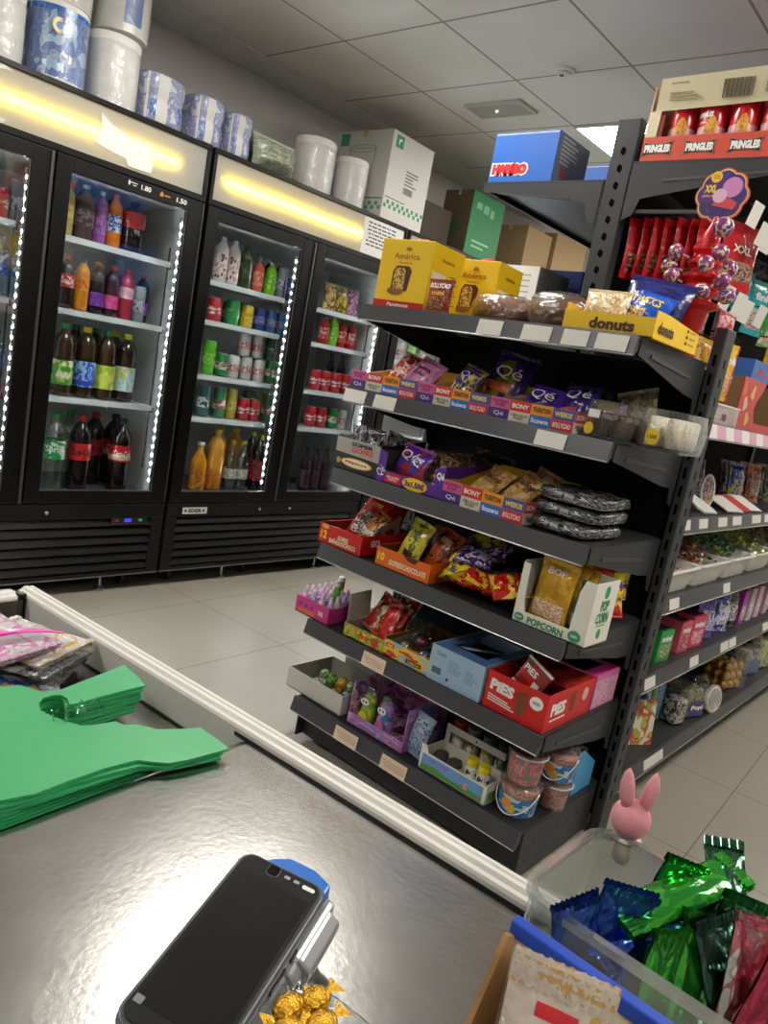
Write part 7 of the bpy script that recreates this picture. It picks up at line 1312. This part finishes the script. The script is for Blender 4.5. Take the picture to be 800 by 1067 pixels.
# ================================================================ goods on top of the coolers
ZK = 2.0126
M_paper = mat('#f0eeea', .8, vary=.05, scale=60, bump=.25, bscale=90); M_wrapf = clear('#f6f7f7', .03, .22, .7, 24, body=.10, bodycol='#f2f2f0')
def paper_roll(label, px, y, z, rr, h, wrap=None, film=True, core=True, rz=0):
    x = x_for(px, y, z+h/2); t = thing('paper_roll', label, 'paper roll', (x, y, z), rz, 'paper rolls on the coolers')
    obj('roll', MB().lathe([(rr*.22, h), (rr*.22, h-.01), (rr*.22, .0), (rr*.96, 0), (rr, .006), (rr, h-.006), (rr*.96, h), (rr*.22, h)][1:], 28, cap=False), M_paper, t, auto=50)
    if wrap: obj('printed_wrap', MB().lathe([(rr*1.006, h*.05), (rr*1.006, h*.93)], 32, cap=False), wrap, t, True)
    if film:
        def f(u, v):
            a = 2*PI*u; n = 1+.035*noise.noise((math.cos(a)*3+px, math.sin(a)*3, v*6)); q = 1.035*n*(1 if v < .85 else 1-.6*((v-.85)/.15)); return (rr*q*math.cos(a), rr*q*math.sin(a), .001+(h+.012)*v+(.006*noise.noise((a*2, v*3, px)) if v > .8 else 0))
        obj('film', MB().grid(f, 40, 16), M_wrapf, t, True)
    return t
BW = printed(('#2f62b8', '#4a86d0', '#2f62b8', '#9ac4e6', '#d9e2ea'), 3, 2, .35, bump=.2)
t = paper_roll('large blue printed kitchen roll in clear film at the left end of the cooler top', 58, 3.13, ZK, .108, .27, BW); disc(t, (-.035, -.1035, .185), .030, .028, mat('#d9d08a', .4), 'heart_print', 20); disc(t, (-.035, -.1042, .185), .017, .014, mat('#2f5aa8', .4), 'oval_print', 20); letter(t, 'OON', mat('#8fa8cc', .4), (-.15, 0, .085), .10, .036, wrap=.1094, bold=.06)
paper_roll('large plain white kitchen roll in clear film beside the blue printed one', 115, 3.15, ZK, .106, .265)
paper_roll('white roll in clear film at the far left corner of the cooler top', -4, 3.13, ZK, .09, .24)
paper_roll('white roll stacked on the blue printed kitchen roll', 70, 3.15, ZK+.284, .095, .22)
paper_roll('white and blue roll stacked on the plain white kitchen roll', 128, 3.14, ZK+.279, .105, .22, None); 
tt = [o for o in C.objects if o.get('label') == 'white and blue roll stacked on the plain white kitchen roll'][0]; obj('blue_band', MB().grid(lambda a, b_: (.1055*math.sin(-.4+.7*a), -.1055*math.cos(-.4+.7*a), .03+.15*b_), 10, 1), mat('#3f78b8', .4), tt, True)
paper_roll('white roll stacked at the far left over the corner roll', 2, 3.15, ZK+.254, .09, .20)
def pack(label, px, y, w, d, h, m, seed, z=ZK):
    """film wrapped pack of toilet rolls: bulging sides where the rolls press on the film"""
    x = x_for(px, y, z+h/2); t = thing('toilet_roll_pack', label, 'toilet roll pack', (x, y, z), .05*((seed % 3)-1), 'toilet roll packs on the coolers')
    def f(u, v):
        a = 2*PI*u; c_, s_ = math.cos(a), math.sin(a); ex_ = .42; X = math.copysign(abs(c_)**ex_, c_); Y = math.copysign(abs(s_)**ex_, s_); e = .93+.07*abs(math.sin(2*PI*v)) ; bl = 1+.03*math.cos(4*a)+.02*noise.noise((c_*3+seed, s_*3, v*5)); k = 1 if .06 < v < .94 else .90 if .001 < v < .999 else .0
        return (w/2*X*e*bl*k, d/2*Y*e*bl*k, h*v)
    obj('film', MB().grid(f, 48, 24), m, t, True)
    def vis(u, v, s): q = f(u, v); return (q[0]*1.004, q[1]*1.004-.0008, q[2])
    for u0 in (.63, .75, .87): obj('white_stripe', MB().grid(lambda u, v: vis(u0-.030+.030*u, .08+.84*v, 0), 3, 18), mat('#d9d8d6', .35, bump=.3), t, True)
    for u0, v0 in ((.69, .15), (.81, .15)): obj('picture_print', MB().grid(lambda u, v: vis(u0-.026+.055*u, v0+.30*v, 0), 4, 8), printed(('#2f5aa8', '#4a7ac4', '#2a4f96', '#a9bedb'), 4, seed, .3, bump=0), t, True)
    obj('top_knot', MB().add([(0, 0, h*.99), (.03, .01, h+.018), (.05, -.012, h+.010), (-.03, .012, h+.014), (-.045, -.008, h+.008)], [(0, 1, 2), (0, 3, 4)]), M_wrapf, t); return t
LAV = printed(('#8f96b8', '#a9aec6', '#8f96b8', '#c9cbd6', '#5a6aa0'), 4, 3, .25, bump=.4)
pack('lavender and white toilet roll pack, nearest the big kitchen rolls', 160, 3.17, .20, .22, .215, LAV, 1); pack('lavender and white toilet roll pack, middle of the three', 206, 3.17, .155, .22, .215, LAV, 2); pack('lavender and white toilet roll pack beside the green bag', 239, 3.17, .125, .22, .205, LAV, 3)
x = x_for(278, 3.16, ZK+.1)
bag('napkin_bag', 'pale green clear bag of napkins between the toilet rolls and the white rolls', 'napkin bag', (x, 3.10, ZK+.001), .27, .165, .13, printed(('#a3ab96', '#8f9a80', '#b9bfae', '#98a289'), 4, 3, .2, bump=.7), (-.1, 0, .05), 300, group=None, wr=.15)
bl = MB()
for k in range(9): bl.box(x-.075+k*.020, x-.075+k*.020+.013, 3.205, 3.25, ZK+.170, ZK+.195)
bl.box(x-.10, x+.12, 3.20, 3.255, ZK+.001, ZK+.169); o = obj('napkin_pack', bl, [mat('#5f665a', .6)]); tag(o, 'dark grey slotted napkin pack behind the pale green bag', 'napkin pack')
paper_roll('tall white paper reel in clear film, left of the two beside the white carton', 326, 3.16, ZK, .105, .265); paper_roll('white paper reel in clear film touching the white cup carton', 364, 3.13, ZK, .088, .245)
def carton_box(label, x0, x1, y0, y1, h, m_end, m_front, rz=0, tape=True):
    t = thing('cardboard_carton', label, 'carton', (x0, y0, ZK), rz); w, d = x1-x0, y1-y0; obj('box', MB().box(0, w, 0, d, 0, h), m_front, t, bev=.002)
    obj('end_face', MB().box(-.0008, -.0003, .002, d-.002, .002, h-.002), m_end, t)  # most plain cartons take a darker end colour: face shading is painted in
    if tape: obj('tape_strip', MB().box(-.0012, w+.0006, d*.46, d*.54, h*.92, h+.0006), mat('#c9b489', .35), t)
    return t
WC = mat('#dcdbd6', .6, vary=.03); GC = mat('#2f9a68', .5); GCl = mat('#8fb0a0', .6)
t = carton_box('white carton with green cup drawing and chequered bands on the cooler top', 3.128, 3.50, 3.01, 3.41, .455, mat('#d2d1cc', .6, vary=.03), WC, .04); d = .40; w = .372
ch = MB()
for k in range(16):
    for j in range(2):
        if (k+j) % 2 == 0: ch.box(.01+k*.0222, .01+k*.0222+.0215, -.0008, -.0002, .060+j*.022, .080+j*.022)
obj('chequer_band', ch, GC, t); ch = MB()
for k in range(16):
    for j in range(2):
        if (k+j) % 2 == 0: ch.box(-.0014, -.0009, .01+k*.0235, .01+k*.0235+.0225, .04+j*.022, .06+j*.022)
obj('chequer_band', ch, mat('#4f9a78', .5), t); obj('green_line', MB().box(-.0014, -.0009, .012, d-.012, .095, .103).box(.012, w*.5, -.0008, -.0002, .112, .118), GC, t)
obj('green_logo', MB().box(.03, .095, -.0008, -.0002, .375, .438), GC, t); obj('logo_mark', MB().prism([(.052, -.0012, .392), (.06, -.0012, .392), (.06, -.0012, .405), (.078, -.0012, .412), (.072, -.0012, .422), (.052, -.0012, .418)], (0, -.0004, 0)), WHITE, t); obj('green_logo', MB().box(-.0014, -.0009, d-.085, d-.02, .375, .44), mat('#4f9a78', .5), t)
cp_ = MB(); cu = [(.115, .135), (.255, .135), (.285, .36), (.085, .36)]
for (a, b_), (c_, e_) in zip(cu, cu[1:]+cu[:1]): cp_.tube([(-.0012, d-a-.02 if False else a+.02, b_), (-.0012, c_+.02, e_)], .0022, 6)
cp_.tube([(-.0012, .205+.1*math.cos(i*PI/12), .36+.020*math.sin(i*PI/12)) for i in range(25)], .0022, 6); obj('cup_drawing', cp_, GCl, t)
lb = MB(); q = random.Random(2)
for i in range(5): lb.box(w*.42, w*(.6+.12*q.random()), -.0008, -.0002, .28-.017*i, .287-.017*i)
for i in range(16): lb.box(w*.42+i*.0052, w*.42+i*.0052+.0028, -.0008, -.0002, .165, .20)
obj('printed_label', lb, mat('#6a6c6c', .6), t)
TAN_SHADED = mat('#a08560', .7, vary=.06, scale=30); TAN_LIT = mat('#b89b70', .7, vary=.05, scale=30)  # one cardboard in two tans, darker for the shaded end face
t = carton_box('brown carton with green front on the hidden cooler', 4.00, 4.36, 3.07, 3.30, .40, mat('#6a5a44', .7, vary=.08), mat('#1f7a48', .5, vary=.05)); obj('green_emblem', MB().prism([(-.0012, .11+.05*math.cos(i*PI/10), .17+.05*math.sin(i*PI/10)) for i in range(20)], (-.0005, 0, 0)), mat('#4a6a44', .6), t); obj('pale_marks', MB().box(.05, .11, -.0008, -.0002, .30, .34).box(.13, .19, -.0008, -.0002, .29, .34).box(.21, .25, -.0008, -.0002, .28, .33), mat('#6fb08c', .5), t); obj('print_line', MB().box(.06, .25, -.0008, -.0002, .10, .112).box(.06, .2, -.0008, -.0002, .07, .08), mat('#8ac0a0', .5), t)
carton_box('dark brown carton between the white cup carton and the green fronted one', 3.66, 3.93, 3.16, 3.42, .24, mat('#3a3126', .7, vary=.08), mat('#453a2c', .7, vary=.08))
carton_box('tan carton right of the green fronted one, standing past the last cooler', 4.76, 5.10, 3.12, 3.42, .38, TAN_SHADED, TAN_LIT); carton_box('second tan carton, right of the first one on the storage cupboard', 5.13, 5.60, 3.10, 3.42, .42, TAN_SHADED, TAN_LIT)
pl_ = obj('storage_cupboard', MB().box(4.745, 5.9, 3.0, 3.57, 0, ZK-.0006), mat('#8a8880', .6)); tag(pl_, 'tall grey storage cupboard past the last cooler', 'cupboard'); obj('door_gap', MB().box(5.31, 5.33, 2.997, 2.9995, .1, 1.85), BLACK, pl_); obj('handle', MB().tube([(5.26, 2.985, .9), (5.26, 2.985, 1.1)], .006, 8), M_chrome, pl_)
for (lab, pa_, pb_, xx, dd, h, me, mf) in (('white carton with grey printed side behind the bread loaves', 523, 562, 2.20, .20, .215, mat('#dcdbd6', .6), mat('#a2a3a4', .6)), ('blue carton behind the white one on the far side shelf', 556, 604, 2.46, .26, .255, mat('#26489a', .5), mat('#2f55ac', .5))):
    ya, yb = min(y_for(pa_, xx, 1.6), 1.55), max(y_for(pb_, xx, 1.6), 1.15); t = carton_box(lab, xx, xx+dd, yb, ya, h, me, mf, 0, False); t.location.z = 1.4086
    if xx < 2.5:
        m = MB(); q = random.Random(6)
        for i in range(5): m.box(-.0014, -.0009, (ya-yb)*.2, (ya-yb)*(.5+.4*q.random()), h*.85-i*.018, h*.85-i*.018+.004)
        obj('print_lines', m, mat('#9a9a98', .6), t); obj('red_mark', MB().box(dd*.3, dd*.6, -.0008, -.0002, h*.6, h*.72), mat('#8a3a3a', .6), t)
EXPO = 0.55
# ================================================================ camera, world, view
cd = bpy.data.cameras.new('camera'); cam = bpy.data.objects.new('camera', cd); C.objects.link(cam)
cd.sensor_fit = 'HORIZONTAL'; cd.sensor_width = 36; cd.lens = 36*FPX/800; cd.clip_start = .02
cam.matrix_world = Matrix(((_r.x, _u.x, -_f.x, EYE.x), (_r.y, _u.y, -_f.y, EYE.y), (_r.z, _u.z, -_f.z, EYE.z), (0, 0, 0, 1)))
sc = bpy.context.scene; sc.camera = cam
w = bpy.data.worlds.new('world'); sc.world = w; w.use_nodes = True
w.node_tree.nodes['Background'].inputs[0].default_value = (.5, .5, .52, 1); w.node_tree.nodes['Background'].inputs[1].default_value = .1
sc.view_settings.view_transform = 'Standard'; sc.view_settings.look = 'None'; sc.view_settings.exposure = EXPO; sc.view_settings.gamma = 1; sc.view_settings.use_curve_mapping = False
sc.cycles.max_bounces = 8; sc.cycles.transparent_max_bounces = 24; sc.cycles.use_denoising = True; sc.cycles.sample_clamp_indirect = 4; sc.cycles.caustics_reflective = False
